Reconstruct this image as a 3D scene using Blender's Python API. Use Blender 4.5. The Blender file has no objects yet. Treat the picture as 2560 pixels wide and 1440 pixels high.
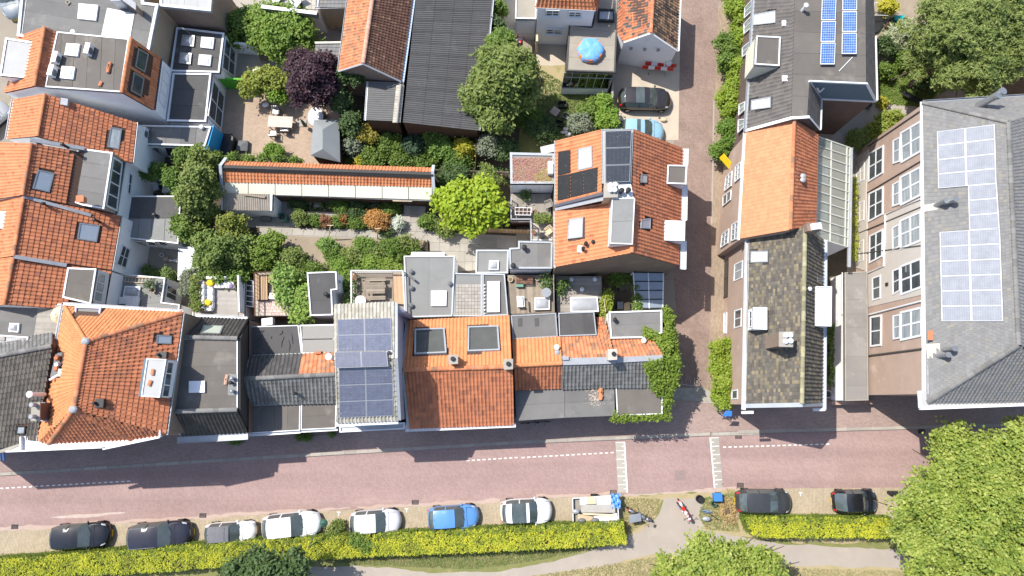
import bpy,math,random
import numpy as np
from mathutils import Vector,Matrix
random.seed(7)
RNG=np.random.default_rng(7)
S=bpy.context.scene
COL=S.collection
# ------------------------------------------------------------------ camera, world, sun, exposure
FPX=24.0/36.0*2560.0
CAMH=56.4
TILT=math.atan(283.0/FPX)
cam_data=bpy.data.cameras.new("camera")
cam_data.lens=24.0
cam_data.sensor_width=36.0
cam_data.clip_start=0.5
cam_data.clip_end=2000.0
cam=bpy.data.objects.new("camera",cam_data)
COL.objects.link(cam)
cam.location=(0,0,CAMH)
cam.rotation_euler=(TILT,0,0)
S.camera=cam
SHX,SHY=0.566,-0.395
sun_vec=Vector((-SHX,-SHY,1.0)).normalized()
world=bpy.data.worlds.new("World")
S.world=world
world.use_nodes=True
wn=world.node_tree
bg=wn.nodes["Background"]
sky=wn.nodes.new("ShaderNodeTexSky")
sky.sky_type='NISHITA'
sky.sun_disc=False
sky.sun_elevation=math.asin(sun_vec.z)
sky.sun_rotation=math.atan2(sun_vec.x,sun_vec.y)
sky.altitude=50
sky.air_density=1.0
sky.dust_density=1.2
wn.links.new(sky.outputs[0],bg.inputs[0])
bg.inputs[1].default_value=0.15
sun_data=bpy.data.lights.new("sun",'SUN')
sun_data.energy=4.25
sun_data.angle=math.radians(0.5)
sun_data.color=(1.0,0.955,0.88)
sun=bpy.data.objects.new("sun",sun_data)
COL.objects.link(sun)
sun.location=(-60,40,90)
sun.rotation_euler=sun_vec.to_track_quat('Z','Y').to_euler()
S.view_settings.view_transform='Standard'
S.view_settings.look='None'
S.view_settings.exposure=0.62
S.view_settings.gamma=1.0
S.view_settings.use_curve_mapping=False
# ------------------------------------------------------------------ from a photograph point to the place
CT,ST=math.cos(TILT),math.sin(TILT)
CAMP=Vector((0,0,CAMH))
def ray(p):
 dx=(p[0]-1280.0)/FPX
 dy=(720.0-p[1])/FPX
 return Vector((dx,ST+dy*CT,-CT+dy*ST))
def W(p,z=0.0):
 d=ray(p)
 t=(CAMH-z)/(-d.z)
 return Vector((d.x*t,d.y*t,z))
def crop(ox,oy):
 def f(x,y,z=None):
  p=(ox+x/3.6,oy+y/3.6)
  return p if z is None else W(p,z)
 return f
A1,A2,A3,A4=crop(0,0),crop(0,380),crop(0,740),crop(0,1040)
B1,B2,B3,B4=crop(620,0),crop(540,380),crop(600,700),crop(640,1040)
C1,C2,C3,C4=crop(1240,0),crop(1180,340),crop(1220,700),crop(1280,1040)
D1,D2,D3,D4,D5=crop(1900,0),crop(1780,340),crop(1780,680),crop(2080,240),crop(1900,1040)
def P(u,v,z=None):
 return(u,v)if z is None else W((u,v),z)
def plane_of(pts):
 n=Vector((0,0,0))
 for i in range(len(pts)):
  a,b=pts[i],pts[(i+1)%len(pts)]
  n+=Vector(((a.y-b.y)*(a.z+b.z),(a.z-b.z)*(a.x+b.x),(a.x-b.x)*(a.y+b.y)))
 n.normalize()
 if n.z<0:
  n=-n
 c=sum(pts,Vector((0,0,0)))/len(pts)
 return c,n
def vplane(a,b):
 n=Vector((b.y-a.y,a.x-b.x,0)).normalized()
 if n.dot(CAMP-a)<0:
  n=-n
 return a.copy(),n
def hit(p,pl,lift=0.0):
 d=ray(p)
 o,n=pl
 o=o+n*lift
 t=(o-CAMP).dot(n)/d.dot(n)
 return CAMP+d*t
def bil(q,s,t):
 return(q[0]*(1-s)+q[1]*s)*(1-t)+(q[3]*(1-s)+q[2]*s)*t
# ------------------------------------------------------------------ objects
def tag(o,label=None,cat=None,group=None,kind=None):
 if label:o["label"]=label
 if cat:o["category"]=cat
 if group:o["group"]=group
 if kind:o["kind"]=kind
 return o
def thing(name,label,cat,loc,group=None,rotz=0.0):
 o=bpy.data.objects.new(name,None)
 o.empty_display_size=0.3
 COL.objects.link(o)
 o.location=loc
 o.rotation_euler=(0,0,rotz)
 return tag(o,label,cat,group)
def root_of(o):
 while o.parent:
  o=o.parent
 return o
class MB:
 def __init__(self):
  self.v,self.f,self.m,self.uv=[],[],[],{}
 def poly(self,pts,mi=0,uv=None):
  k=len(self.v)
  self.v+=[Vector(p)for p in pts]
  if uv:self.uv[len(self.f)]=uv
  self.f.append(list(range(k,k+len(pts))))
  self.m.append(mi)
 def mesh(self,pts,faces,mi=0):
  k=len(self.v)
  self.v+=[Vector(p)for p in pts]
  for f in faces:
   self.f.append([k+i for i in f])
   self.m.append(mi)
 def prism(self,top,bot,mi=0):
  """closed solid between two matching loops"""
  n=len(top)
  fs=[list(range(n)),list(range(2*n-1,n-1,-1))]
  for i in range(n):
   j=(i+1)%n
   fs.append([i,n+i,n+j,j])
  self.mesh(list(top)+list(bot),fs,mi)
 def slab(self,pts,n,th,mi=0):
  self.prism(pts,[p-n*th for p in pts],mi)
 def box(self,c,X,Y,Z,mi=0):
  p=[c-X-Y+Z,c+X-Y+Z,c+X+Y+Z,c-X+Y+Z]
  self.prism(p,[q-Z*2 for q in p],mi)
 def abox(self,x0,x1,y0,y1,z0,z1,mi=0):
  self.box(Vector(((x0+x1)/2,(y0+y1)/2,(z0+z1)/2)),Vector(((x1-x0)/2,0,0)),Vector((0,(y1-y0)/2,0)),Vector((0,0,(z1-z0)/2)),mi)
 def bar(self,a,b,w,h,n=Vector((0,0,1)),mi=0,ext=0.0):
  d=(b-a)
  L=d.length
  d=d.normalized()
  s=n.cross(d)
  if s.length<1e-4:
   s=Vector((1,0,0))
  s.normalize()
  u=d.cross(s).normalized()
  self.box((a+b)/2,d*(L/2+ext),s*(w/2),u*(h/2),mi)
 def tube(self,path,r,n=7,mi=0,caps=True):
  path=[Vector(p)for p in path]
  rs=r if isinstance(r,(list,tuple))else[r]*len(path)
  k=len(self.v)
  for i,p in enumerate(path):
   d=(path[min(i+1,len(path)-1)]-path[max(i-1,0)])
   d=d.normalized()if d.length>1e-9 else Vector((0,0,1))
   a=d.cross(Vector((0,0,1)))
   if a.length<1e-3:a=d.cross(Vector((1,0,0)))
   a.normalize()
   b=d.cross(a)
   for j in range(n):
    t=2*math.pi*j/n
    self.v.append(p+(a*math.cos(t)+b*math.sin(t))*rs[i])
  for i in range(len(path)-1):
   for j in range(n):
    j2=(j+1)%n
    self.f.append([k+i*n+j,k+i*n+j2,k+(i+1)*n+j2,k+(i+1)*n+j])
    self.m.append(mi)
  if caps:
   self.f.append([k+j for j in range(n)]);self.m.append(mi)
   e=k+(len(path)-1)*n
   self.f.append([e+n-1-j for j in range(n)]);self.m.append(mi)
 def cyl(self,c,r,h,n=16,mi=0,r2=None):
  c=Vector(c)
  self.tube([c,c+Vector((0,0,h))],[r,r if r2 is None else r2],n,mi)
 def ell(self,c,r,n=12,m=7,mi=0,M=None,half=False):
  c=Vector(c)
  k=len(self.v)
  t0=0.0 if half else-math.pi/2
  for i in range(m+1):
   t=t0+(math.pi/2-t0)*i/m
   for j in range(n):
    a=2*math.pi*j/n
    p=Vector((r[0]*math.cos(t)*math.cos(a),r[1]*math.cos(t)*math.sin(a),r[2]*math.sin(t)))
    if M is not None:p=M@p
    self.v.append(c+p)
  for i in range(m):
   for j in range(n):
    j2=(j+1)%n
    self.f.append([k+i*n+j,k+i*n+j2,k+(i+1)*n+j2,k+(i+1)*n+j]);self.m.append(mi)
 def build(self,name,mat,parent=None,smooth=False,local=False,kind=None,label=None,top=None,loc=None):
  mats=mat if isinstance(mat,(list,tuple))else[mat]
  if parent is not None:
   off=Vector((0,0,0))if local else root_of(parent).location.copy()
  elif top is not None or loc is not None:
   if loc is None:
    zs=min(p.z for p in self.v)
    c=sum(self.v,Vector((0,0,0)))/len(self.v)
    loc=Vector((c.x,c.y,zs))
   off=Vector(loc)
  else:
   off=Vector((0,0,0))
  me=bpy.data.meshes.new(name)
  me.from_pydata([p-off for p in self.v],[],self.f)
  for q in mats:me.materials.append(q)
  if len(mats)>1:
   me.polygons.foreach_set("material_index",self.m)
  if smooth:
   me.polygons.foreach_set("use_smooth",[True]*len(me.polygons))
  if self.uv:
   l=me.uv_layers.new(name="uv")
   for pi,uvs in self.uv.items():
    for li,c in zip(me.polygons[pi].loop_indices,uvs):
     l.data[li].uv=c
  me.update()
  o=bpy.data.objects.new(name,me)
  COL.objects.link(o)
  if parent is not None:
   o.parent=parent
  else:
   o.location=off
  if top is not None:
   tag(o,*top)
  if kind:o["kind"]=kind
  if label:o["label"]=label
  return o
def xy(p):return(p.x,p.y)
def ccw(pts):
 a=sum(pts[i].x*pts[(i+1)%len(pts)].y-pts[(i+1)%len(pts)].x*pts[i].y for i in range(len(pts)))
 return pts if a>0 else pts[::-1]
def inset(pts,w):
 """mitred inset of a ccw loop"""
 out=[]
 n=len(pts)
 for i in range(n):
  a,b,c=pts[i-1],pts[i],pts[(i+1)%n]
  d1=Vector((b.x-a.x,b.y-a.y,0)).normalized()
  d2=Vector((c.x-b.x,c.y-b.y,0)).normalized()
  n1,n2=Vector((-d1 .y,d1 .x,0)),Vector((-d2 .y,d2 .x,0))
  m=n1+n2
  k=1.0+n1 .dot(n2)
  m=m/max(k,0.35)
  out.append(b+m*w)
 return out
def clip(pts,o,n):
 out=[]
 for i in range(len(pts)):
  a,b=pts[i],pts[(i+1)%len(pts)]
  da,db=(a-o).dot(n),(b-o).dot(n)
  if da>=0:out.append(a)
  if(da>=0)!=(db>=0):
   out.append(a+(b-a)*(da/(da-db)))
 return out
def inside(p,poly):
 c=False
 j=len(poly)-1
 for i in range(len(poly)):
  xi,yi,xj,yj=poly[i][0],poly[i][1],poly[j][0],poly[j][1]
  if(yi>p[1])!=(yj>p[1])and p[0]<(xj-xi)*(p[1]-yi)/(yj-yi)+xi:
   c=not c
  j=i
 return c
# ------------------------------------------------------------------ materials
MATS={}
def mat(name,c1,c2=None,scale=1.5,rough=0.8,bump=0.0,bscale=30.0,rnd=0.0,c3=None,p3=0.2,metal=0.0,spec=0.3,contrast=0.25,stain=None,sscale=0.35,spos=0.55,coat=0.0,streak=None):
 if name in MATS:return MATS[name]
 m=bpy.data.materials.new(name)
 m.use_nodes=True
 nt=m.node_tree
 N,L=nt.nodes,nt.links
 b=N["Principled BSDF"]
 b.inputs["Roughness"].default_value=rough
 b.inputs["Metallic"].default_value=metal
 b.inputs["Specular IOR Level"].default_value=spec
 if coat:b.inputs["Coat Weight"].default_value=coat
 g=N.new("ShaderNodeNewGeometry")
 c2=c2 or tuple(x*0.8 for x in c1)
 vec=g.outputs["Position"]
 if streak:
  mp=N.new("ShaderNodeVectorMath");mp.operation='MULTIPLY'
  mp.inputs[1].default_value=streak
  L.new(vec,mp.inputs[0]);vec=mp.outputs[0]
 nz=N.new("ShaderNodeTexNoise")
 nz.inputs["Scale"].default_value=scale
 nz.inputs["Detail"].default_value=6
 nz.inputs["Roughness"].default_value=0.65
 L.new(vec,nz.inputs["Vector"])
 mr=N.new("ShaderNodeMapRange")
 mr.inputs[1].default_value=0.5-contrast
 mr.inputs[2].default_value=0.5+contrast
 L.new(nz.outputs["Fac"],mr.inputs[0])
 mx=N.new("ShaderNodeMix");mx.data_type='RGBA'
 mx.inputs[6].default_value=(*c1,1);mx.inputs[7].default_value=(*c2,1)
 L.new(mr.outputs[0],mx.inputs[0])
 col=mx.outputs[2]
 if rnd or c3:
  oi=N.new("ShaderNodeObjectInfo")
  ad=N.new("ShaderNodeMath");ad.operation='ADD'
  L.new(oi.outputs["Random"],ad.inputs[0]);L.new(g.outputs["Random Per Island"],ad.inputs[1])
  fr=N.new("ShaderNodeMath");fr.operation='FRACT'
  L.new(ad.outputs[0],fr.inputs[0])
  R=fr.outputs[0]
  if c3:
   lt=N.new("ShaderNodeMath");lt.operation='LESS_THAN'
   lt.inputs[1].default_value=p3
   L.new(R,lt.inputs[0])
   m3=N.new("ShaderNodeMix");m3 .data_type='RGBA'
   m3 .inputs[7].default_value=(*c3,1)
   L.new(lt.outputs[0],m3 .inputs[0]);L.new(col,m3 .inputs[6])
   col=m3 .outputs[2]
  if rnd:
   mm=N.new("ShaderNodeMath");mm.operation='MULTIPLY';mm.inputs[1].default_value=7.31
   L.new(R,mm.inputs[0])
   f2=N.new("ShaderNodeMath");f2 .operation='FRACT';L.new(mm.outputs[0],f2 .inputs[0])
   r2=N.new("ShaderNodeMapRange")
   r2 .inputs[3].default_value=1-rnd;r2 .inputs[4].default_value=1+rnd
   L.new(f2 .outputs[0],r2 .inputs[0])
   sc=N.new("ShaderNodeVectorMath");sc.operation='SCALE'
   L.new(col,sc.inputs[0]);L.new(r2 .outputs[0],sc.inputs[3])
   col=sc.outputs[0]
 if stain:
  n2=N.new("ShaderNodeTexNoise")
  n2 .inputs["Scale"].default_value=sscale
  n2 .inputs["Detail"].default_value=9
  n2 .inputs["Roughness"].default_value=0.7
  L.new(vec,n2 .inputs["Vector"])
  r3=N.new("ShaderNodeMapRange")
  r3 .inputs[1].default_value=spos;r3 .inputs[2].default_value=spos+0.16
  r3 .inputs[4].default_value=0.75
  L.new(n2 .outputs["Fac"],r3 .inputs[0])
  m4=N.new("ShaderNodeMix");m4 .data_type='RGBA'
  m4 .inputs[7].default_value=(*stain,1)
  L.new(r3 .outputs[0],m4 .inputs[0]);L.new(col,m4 .inputs[6])
  col=m4 .outputs[2]
 L.new(col,b.inputs["Base Color"])
 if bump:
  n3=N.new("ShaderNodeTexNoise")
  n3 .inputs["Scale"].default_value=bscale
  n3 .inputs["Detail"].default_value=4
  L.new(g.outputs["Position"],n3 .inputs["Vector"])
  bp=N.new("ShaderNodeBump")
  bp.inputs["Strength"].default_value=bump
  bp.inputs["Distance"].default_value=0.03
  L.new(n3 .outputs["Fac"],bp.inputs["Height"])
  L.new(bp.outputs[0],b.inputs["Normal"])
 MATS[name]=m
 return m
def brick_mat(name,c1,c2,mortar,bw=0.22,bh=0.07,rough=0.9,vertical=True,rot=0.0,bias=0.0,big=(0.8,1.15),msize=0.008,scale2=0.25,blotch=None,bpos=0.55,lanes=0.0):
 if name in MATS:return MATS[name]
 m=bpy.data.materials.new(name)
 m.use_nodes=True
 nt=m.node_tree;N,L=nt.nodes,nt.links
 b=N["Principled BSDF"];b.inputs["Roughness"].default_value=rough
 b.inputs["Specular IOR Level"].default_value=0.2
 g=N.new("ShaderNodeNewGeometry")
 if vertical:
  sp=N.new("ShaderNodeSeparateXYZ");L.new(g.outputs["Position"],sp.inputs[0])
  ad=N.new("ShaderNodeMath");ad.operation='ADD'
  L.new(sp.outputs[0],ad.inputs[0]);L.new(sp.outputs[1],ad.inputs[1])
  cb=N.new("ShaderNodeCombineXYZ")
  L.new(ad.outputs[0],cb.inputs[0]);L.new(sp.outputs[2],cb.inputs[1])
  vec=cb.outputs[0]
 else:
  mp=N.new("ShaderNodeMapping");mp.inputs["Rotation"].default_value=(0,0,rot)
  L.new(g.outputs["Position"],mp.inputs[0]);vec=mp.outputs[0]
 t=N.new("ShaderNodeTexBrick")
 t.inputs["Scale"].default_value=1.0
 t.inputs["Brick Width"].default_value=bw
 t.inputs["Row Height"].default_value=bh
 t.inputs["Mortar Size"].default_value=msize
 t.inputs["Bias"].default_value=bias
 t.inputs["Color1"].default_value=(*c1,1);t.inputs["Color2"].default_value=(*c2,1)
 t.inputs["Mortar"].default_value=(*mortar,1)
 L.new(vec,t.inputs["Vector"])
 nz=N.new("ShaderNodeTexNoise");nz.inputs["Scale"].default_value=scale2;nz.inputs["Detail"].default_value=8
 nz.inputs["Roughness"].default_value=0.68
 L.new(g.outputs["Position"],nz.inputs["Vector"])
 mr=N.new("ShaderNodeMapRange")
 mr.inputs[1].default_value=0.3;mr.inputs[2].default_value=0.7
 mr.inputs[3].default_value=big[0];mr.inputs[4].default_value=big[1]
 L.new(nz.outputs["Fac"],mr.inputs[0])
 sc=N.new("ShaderNodeVectorMath");sc.operation='SCALE'
 L.new(t.outputs["Color"],sc.inputs[0]);L.new(mr.outputs[0],sc.inputs[3])
 col=sc.outputs[0]
 if lanes:
  mp=N.new("ShaderNodeMapping");mp.inputs["Rotation"].default_value=(0,0,lanes);mp.inputs["Scale"].default_value=(.035,.75,1)
  L.new(g.outputs["Position"],mp.inputs[0])
  nl=N.new("ShaderNodeTexNoise");nl.inputs["Scale"].default_value=1.0;nl.inputs["Detail"].default_value=5
  L.new(mp.outputs[0],nl.inputs["Vector"])
  rl=N.new("ShaderNodeMapRange");rl.inputs[1].default_value=.32;rl.inputs[2].default_value=.68;rl.inputs[3].default_value=.88;rl.inputs[4].default_value=1.08
  L.new(nl.outputs["Fac"],rl.inputs[0])
  sl=N.new("ShaderNodeVectorMath");sl.operation='SCALE'
  L.new(col,sl.inputs[0]);L.new(rl.outputs[0],sl.inputs[3]);col=sl.outputs[0]
 if blotch:
  n2=N.new("ShaderNodeTexNoise");n2 .inputs["Scale"].default_value=scale2*0.7;n2 .inputs["Detail"].default_value=10
  n2 .inputs["Roughness"].default_value=0.72
  vo=N.new("ShaderNodeVectorMath");vo.inputs[1].default_value=(31,17,5)
  L.new(g.outputs["Position"],vo.inputs[0]);L.new(vo.outputs[0],n2 .inputs["Vector"])
  r3=N.new("ShaderNodeMapRange");r3 .inputs[1].default_value=bpos;r3 .inputs[2].default_value=bpos+0.2;r3 .inputs[4].default_value=0.7
  L.new(n2 .outputs["Fac"],r3 .inputs[0])
  m4=N.new("ShaderNodeMix");m4 .data_type='RGBA';m4 .inputs[7].default_value=(*blotch,1)
  L.new(r3 .outputs[0],m4 .inputs[0]);L.new(col,m4 .inputs[6]);col=m4 .outputs[2]
 L.new(col,b.inputs["Base Color"])
 MATS[name]=m
 return m
def leaf_mat(cols):
 key="leaf"+str(cols)
 if key in MATS:return MATS[key]
 m=bpy.data.materials.new("foliage_leaf")
 m.use_nodes=True
 nt=m.node_tree;N,L=nt.nodes,nt.links
 N.remove(N["Principled BSDF"])
 out=N["Material Output"]
 g=N.new("ShaderNodeNewGeometry")
 rp=N.new("ShaderNodeValToRGB")
 rp.color_ramp.interpolation='LINEAR'
 el=rp.color_ramp.elements
 while len(el)<len(cols):el.new(0.5)
 for i,c in enumerate(cols):
  el[i].position=i/max(1,len(cols)-1)
  el[i].color=(*[1.06*x**.86 for x in c],1)
 nz=N.new("ShaderNodeTexNoise");nz.inputs["Scale"].default_value=1.1;nz.inputs["Detail"].default_value=3
 L.new(g.outputs["Position"],nz.inputs["Vector"])
 mr=N.new("ShaderNodeMapRange");mr.inputs[1].default_value=.3;mr.inputs[2].default_value=.7
 L.new(nz.outputs["Fac"],mr.inputs[0])
 mf=N.new("ShaderNodeMix");mf.inputs[0].default_value=.42
 L.new(g.outputs["Random Per Island"],mf.inputs[2]);L.new(mr.outputs[0],mf.inputs[3])
 L.new(mf.outputs[0],rp.inputs[0])
 d=N.new("ShaderNodeBsdfPrincipled")
 d.inputs["Roughness"].default_value=0.55
 d.inputs["Specular IOR Level"].default_value=0.35
 t=N.new("ShaderNodeBsdfTranslucent")
 L.new(rp.outputs[0],d.inputs["Base Color"]);L.new(rp.outputs[0],t.inputs["Color"])
 ms=N.new("ShaderNodeMixShader");ms.inputs[0].default_value=0.38
 L.new(d.outputs[0],ms.inputs[1]);L.new(t.outputs[0],ms.inputs[2])
 L.new(ms.outputs[0],out.inputs[0])
 MATS[key]=m
 return m
def solar_mat(name,cell,line,nx,ny,rough=0.25,lw=0.06,var=0.15):
 if name in MATS:return MATS[name]
 m=bpy.data.materials.new(name);m.use_nodes=True
 nt=m.node_tree;N,L=nt.nodes,nt.links
 b=N["Principled BSDF"];b.inputs["Roughness"].default_value=rough
 b.inputs["Specular IOR Level"].default_value=0.5
 uv=N.new("ShaderNodeUVMap");uv.uv_map="uv"
 t=N.new("ShaderNodeTexBrick");t.offset=0.0
 t.inputs["Scale"].default_value=1.0
 t.inputs["Brick Width"].default_value=1.0/nx;t.inputs["Row Height"].default_value=1.0/ny
 t.inputs["Mortar Size"].default_value=lw/max(nx,ny)
 t.inputs["Color1"].default_value=(*cell,1)
 t.inputs["Color2"].default_value=(*[x*(1-var)for x in cell],1)
 t.inputs["Mortar"].default_value=(*line,1)
 L.new(uv.outputs[0],t.inputs["Vector"])
 g=N.new("ShaderNodeNewGeometry")
 nz=N.new("ShaderNodeTexNoise");nz.inputs["Scale"].default_value=2.0;nz.inputs["Detail"].default_value=6
 L.new(g.outputs["Position"],nz.inputs["Vector"])
 mr=N.new("ShaderNodeMapRange");mr.inputs[3].default_value=0.75;mr.inputs[4].default_value=1.3
 L.new(nz.outputs["Fac"],mr.inputs[0])
 sc=N.new("ShaderNodeVectorMath");sc.operation='SCALE'
 L.new(t.outputs["Color"],sc.inputs[0]);L.new(mr.outputs[0],sc.inputs[3])
 vz=N.new("ShaderNodeTexNoise");vz.inputs["Scale"].default_value=9.0;vz.inputs["Detail"].default_value=2
 L.new(g.outputs["Position"],vz.inputs["Vector"])
 th=N.new("ShaderNodeMapRange");th.inputs[1].default_value=0.68;th.inputs[2].default_value=0.72;th.inputs[4].default_value=0.35
 L.new(vz.outputs["Fac"],th.inputs[0])
 mx=N.new("ShaderNodeMix");mx.data_type='RGBA';mx.inputs[7].default_value=(0.45,0.45,0.46,1)
 L.new(th.outputs[0],mx.inputs[0]);L.new(sc.outputs[0],mx.inputs[6])
 L.new(mx.outputs[2],b.inputs["Base Color"])
 MATS[name]=m
 return m
# palette ------------------------------------------------------------------
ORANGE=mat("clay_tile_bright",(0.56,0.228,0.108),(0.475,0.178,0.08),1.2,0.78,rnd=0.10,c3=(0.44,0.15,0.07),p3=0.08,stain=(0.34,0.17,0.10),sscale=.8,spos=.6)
ORANGE2=mat("clay_tile_worn_shaded",(0.475,0.182,0.088),(0.36,0.128,0.066),1.3,0.8,rnd=0.13,c3=(0.31,0.12,0.07),p3=0.12,stain=(0.19,0.10,0.065),sscale=0.7,spos=0.55)  # worn clay tile, darkened in colour for slopes turned from the sun
ORANGE3=mat("clay_tile_pale",(0.58,0.23,0.11),(0.44,0.16,0.08),1.5,0.85,rnd=0.2,c3=(0.33,0.17,0.10),p3=0.2,stain=(0.22,0.17,0.13),sscale=1.2,spos=0.58)
ORANGE4=mat("clay_tile_fresh",(0.60,0.25,0.105),(0.53,0.195,0.08),2.0,0.75,rnd=0.08,stain=(0.42,0.20,0.10),sscale=.8,spos=.6)
BROWNT=mat("brown_tile",(0.17,0.085,0.056),(0.115,0.06,0.043),1.0,0.85,rnd=0.22,c3=(0.22,0.12,0.08),p3=0.12)
MIXEDT=mat("mixed_clay_slate_tile",(0.50,0.19,0.09),(0.40,0.15,0.08),1.0,0.85,rnd=0.2,c3=(0.13,0.11,0.10),p3=0.3)
MIXEDB=mat("mottled_brown_tile",(0.30,0.19,0.11),(0.20,0.12,0.08),1.0,0.85,rnd=0.28,c3=(0.08,0.06,0.05),p3=0.3)
GREYT=mat("dark_grey_tile",(0.085,0.08,0.078),(0.06,0.056,0.055),1.5,0.7,rnd=0.2,stain=(0.13,0.12,0.105),sscale=1.2)
GREYT2=mat("weathered_grey_tile",(0.20,0.195,0.185),(0.14,0.135,0.128),1.2,0.8,rnd=0.22,stain=(0.22,0.21,0.19),sscale=1.2)
DARKT=mat("near_black_tile",(0.065,0.06,0.055),(0.045,0.04,0.04),2.0,0.6,rnd=0.2)
MOSSYT=mat("mossy_dark_tile",(0.12,0.105,0.09),(0.075,0.068,0.06),1.4,0.85,rnd=0.25,stain=(0.15,0.14,0.10),sscale=1.0)
OLIVET=mat("ochre_and_umber_tile",(0.115,0.101,0.084),(0.086,0.078,0.068),1.0,0.85,rnd=0.25,c3=(0.175,0.145,0.095),p3=0.25,stain=(0.16,0.14,0.10),sscale=.7,spos=.55)
SLATE=mat("grey_slate_tile",(0.20,0.196,0.192),(0.165,0.162,0.16),0.9,0.8,rnd=0.10,c3=(0.22,0.205,0.18),p3=0.08)
SLATED=mat("dark_slate_tile",(0.135,0.122,0.113),(0.105,0.096,0.09),1.2,0.8,rnd=0.14)
PALEPAN=mat("pale_concrete_tile",(0.44,0.41,0.35),(0.30,0.28,0.23),2.0,0.9,rnd=0.18,stain=(0.30,0.26,0.12),sscale=1.5)
UNDER=mat("roof_underlay",(0.10,0.06,0.045),None,2.0,0.95)
UNDERG=mat("roof_underlay_grey",(0.05,0.048,0.046),None,2.0,0.95)
FELT=mat("bitumen_felt",(0.175,0.17,0.162),(0.135,0.13,0.125),0.8,0.85,bump=0.15,bscale=60,rnd=0.12,stain=(0.26,0.25,0.23),sscale=0.45,spos=0.55)
FELTB=mat("brown_bitumen_felt",(0.145,0.13,0.115),(0.115,0.102,0.09),0.7,0.85,bump=0.15,bscale=60,rnd=0.10,stain=(0.235,0.21,0.18),sscale=0.45,spos=0.55)
FELTD=mat("dark_bitumen_felt",(0.088,0.085,0.083),(0.066,0.064,0.063),0.8,0.75,bump=0.2,bscale=40,rnd=0.12,stain=(0.17,0.165,0.155),sscale=0.5,spos=0.56)
FELTG=mat("grey_roof_membrane",(0.235,0.235,0.225),(0.195,0.195,0.187),0.8,0.8,bump=0.1,bscale=60,rnd=0.05,stain=(0.165,0.162,0.15),sscale=0.6)
FELTL=mat("light_grey_membrane",(0.42,0.42,0.41),(0.36,0.36,0.35),0.8,0.8,rnd=0.04,stain=(0.30,0.295,0.28),sscale=0.6,spos=0.58)
FELTT=mat("tan_grey_felt",(0.33,0.295,0.24),(0.27,0.245,0.20),0.8,0.85,rnd=0.05,stain=(0.22,0.20,0.17),sscale=0.7,spos=0.56)
WHITE=mat("white_paint",(0.74,0.74,0.74),(0.64,0.65,0.66),1.2,0.5,stain=(0.55,0.55,0.54),sscale=1.2,spos=0.62)
WHITEP=mat("white_plastic",(0.76,0.76,0.77),(0.70,0.70,0.72),1.2,0.35)
RENDERW=mat("white_render",(0.90,0.90,0.90),(0.84,0.84,0.84),0.7,0.9,bump=0.1,bscale=50,stain=(0.5,0.49,0.47),sscale=0.5,spos=0.6)
CREAM=mat("cream_paint",(0.68,0.66,0.54),(0.60,0.58,0.46),1.0,0.6,stain=(0.42,0.40,0.32),sscale=1.0,spos=0.63,streak=(1,6,1))
ZINC=mat("zinc_sheet",(0.42,0.44,0.46),(0.33,0.35,0.37),1.5,0.45,metal=0.3)
LEAD=mat("lead_flashing",(0.34,0.35,0.37),(0.25,0.26,0.28),3.0,0.6,bump=0.3,bscale=10)
BLUEGREY=mat("blue_grey_cladding",(0.10,0.155,0.20),(0.085,0.13,0.17),1.5,0.6)
BLACKM=mat("black_metal",(0.02,0.02,0.022),(0.03,0.03,0.032),2.0,0.45)
GREYM=mat("grey_metal",(0.35,0.36,0.37),(0.28,0.29,0.30),2.0,0.4,metal=0.6)
GREYP=mat("grey_plastic",(0.16,0.165,0.17),(0.12,0.125,0.13),2.0,0.5)
GLASS=mat("window_glass",(0.03,0.04,0.045),(0.10,0.115,0.12),1.0,0.04,spec=0.8)
GLASSL=mat("bright_window_glass",(0.44,0.47,0.47),(0.16,0.19,0.21),1.0,0.06,spec=0.8,streak=(.5,.5,7))
def clear_glass(name,tint=(.8,.84,.8),fac=.3,sky_sheen=0):
 m=bpy.data.materials.new(name);m.use_nodes=True
 nt=m.node_tree;N,L=nt.nodes,nt.links
 N.remove(N["Principled BSDF"])
 tr=N.new("ShaderNodeBsdfTransparent");tr.inputs[0].default_value=(*tint,1)
 gl=N.new("ShaderNodeBsdfGlossy");gl.inputs["Roughness"].default_value=.05
 fr=N.new("ShaderNodeFresnel");fr.inputs[0].default_value=1.6
 ad=N.new("ShaderNodeMath");ad.operation='MULTIPLY_ADD';ad.inputs[1].default_value=1.5;ad.inputs[2].default_value=fac*.3
 L.new(fr.outputs[0],ad.inputs[0])
 ms=N.new("ShaderNodeMixShader");L.new(ad.outputs[0],ms.inputs[0]);L.new(tr.outputs[0],ms.inputs[1]);L.new(gl.outputs[0],ms.inputs[2])
 if sky_sheen:  # pale mix painted in as whitish sky reflection on the glass
  df=N.new("ShaderNodeBsdfTranslucent");df.inputs[0].default_value=(.75,.77,.70,1)
  d2=N.new("ShaderNodeBsdfDiffuse");d2 .inputs[0].default_value=(.62,.63,.57,1)
  a2=N.new("ShaderNodeAddShader");L.new(df.outputs[0],a2 .inputs[0]);L.new(d2 .outputs[0],a2 .inputs[1])
  m2=N.new("ShaderNodeMixShader");m2 .inputs[0].default_value=sky_sheen
  L.new(ms.outputs[0],m2 .inputs[1]);L.new(a2 .outputs[0],m2 .inputs[2]);ms=m2
 L.new(ms.outputs[0],N["Material Output"].inputs[0])
 MATS[name]=m
 return m
CLEAR=clear_glass("clear_roof_glass",sky_sheen=.17)
CLEARG=clear_glass("green_tinted_glass",(.45,.60,.48))
GLASSG=mat("conservatory_glass",(0.25,0.27,0.22),(0.40,0.38,0.30),0.5,0.08,spec=0.8,stain=(0.50,0.42,0.28),sscale=0.5,spos=0.52)
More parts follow.
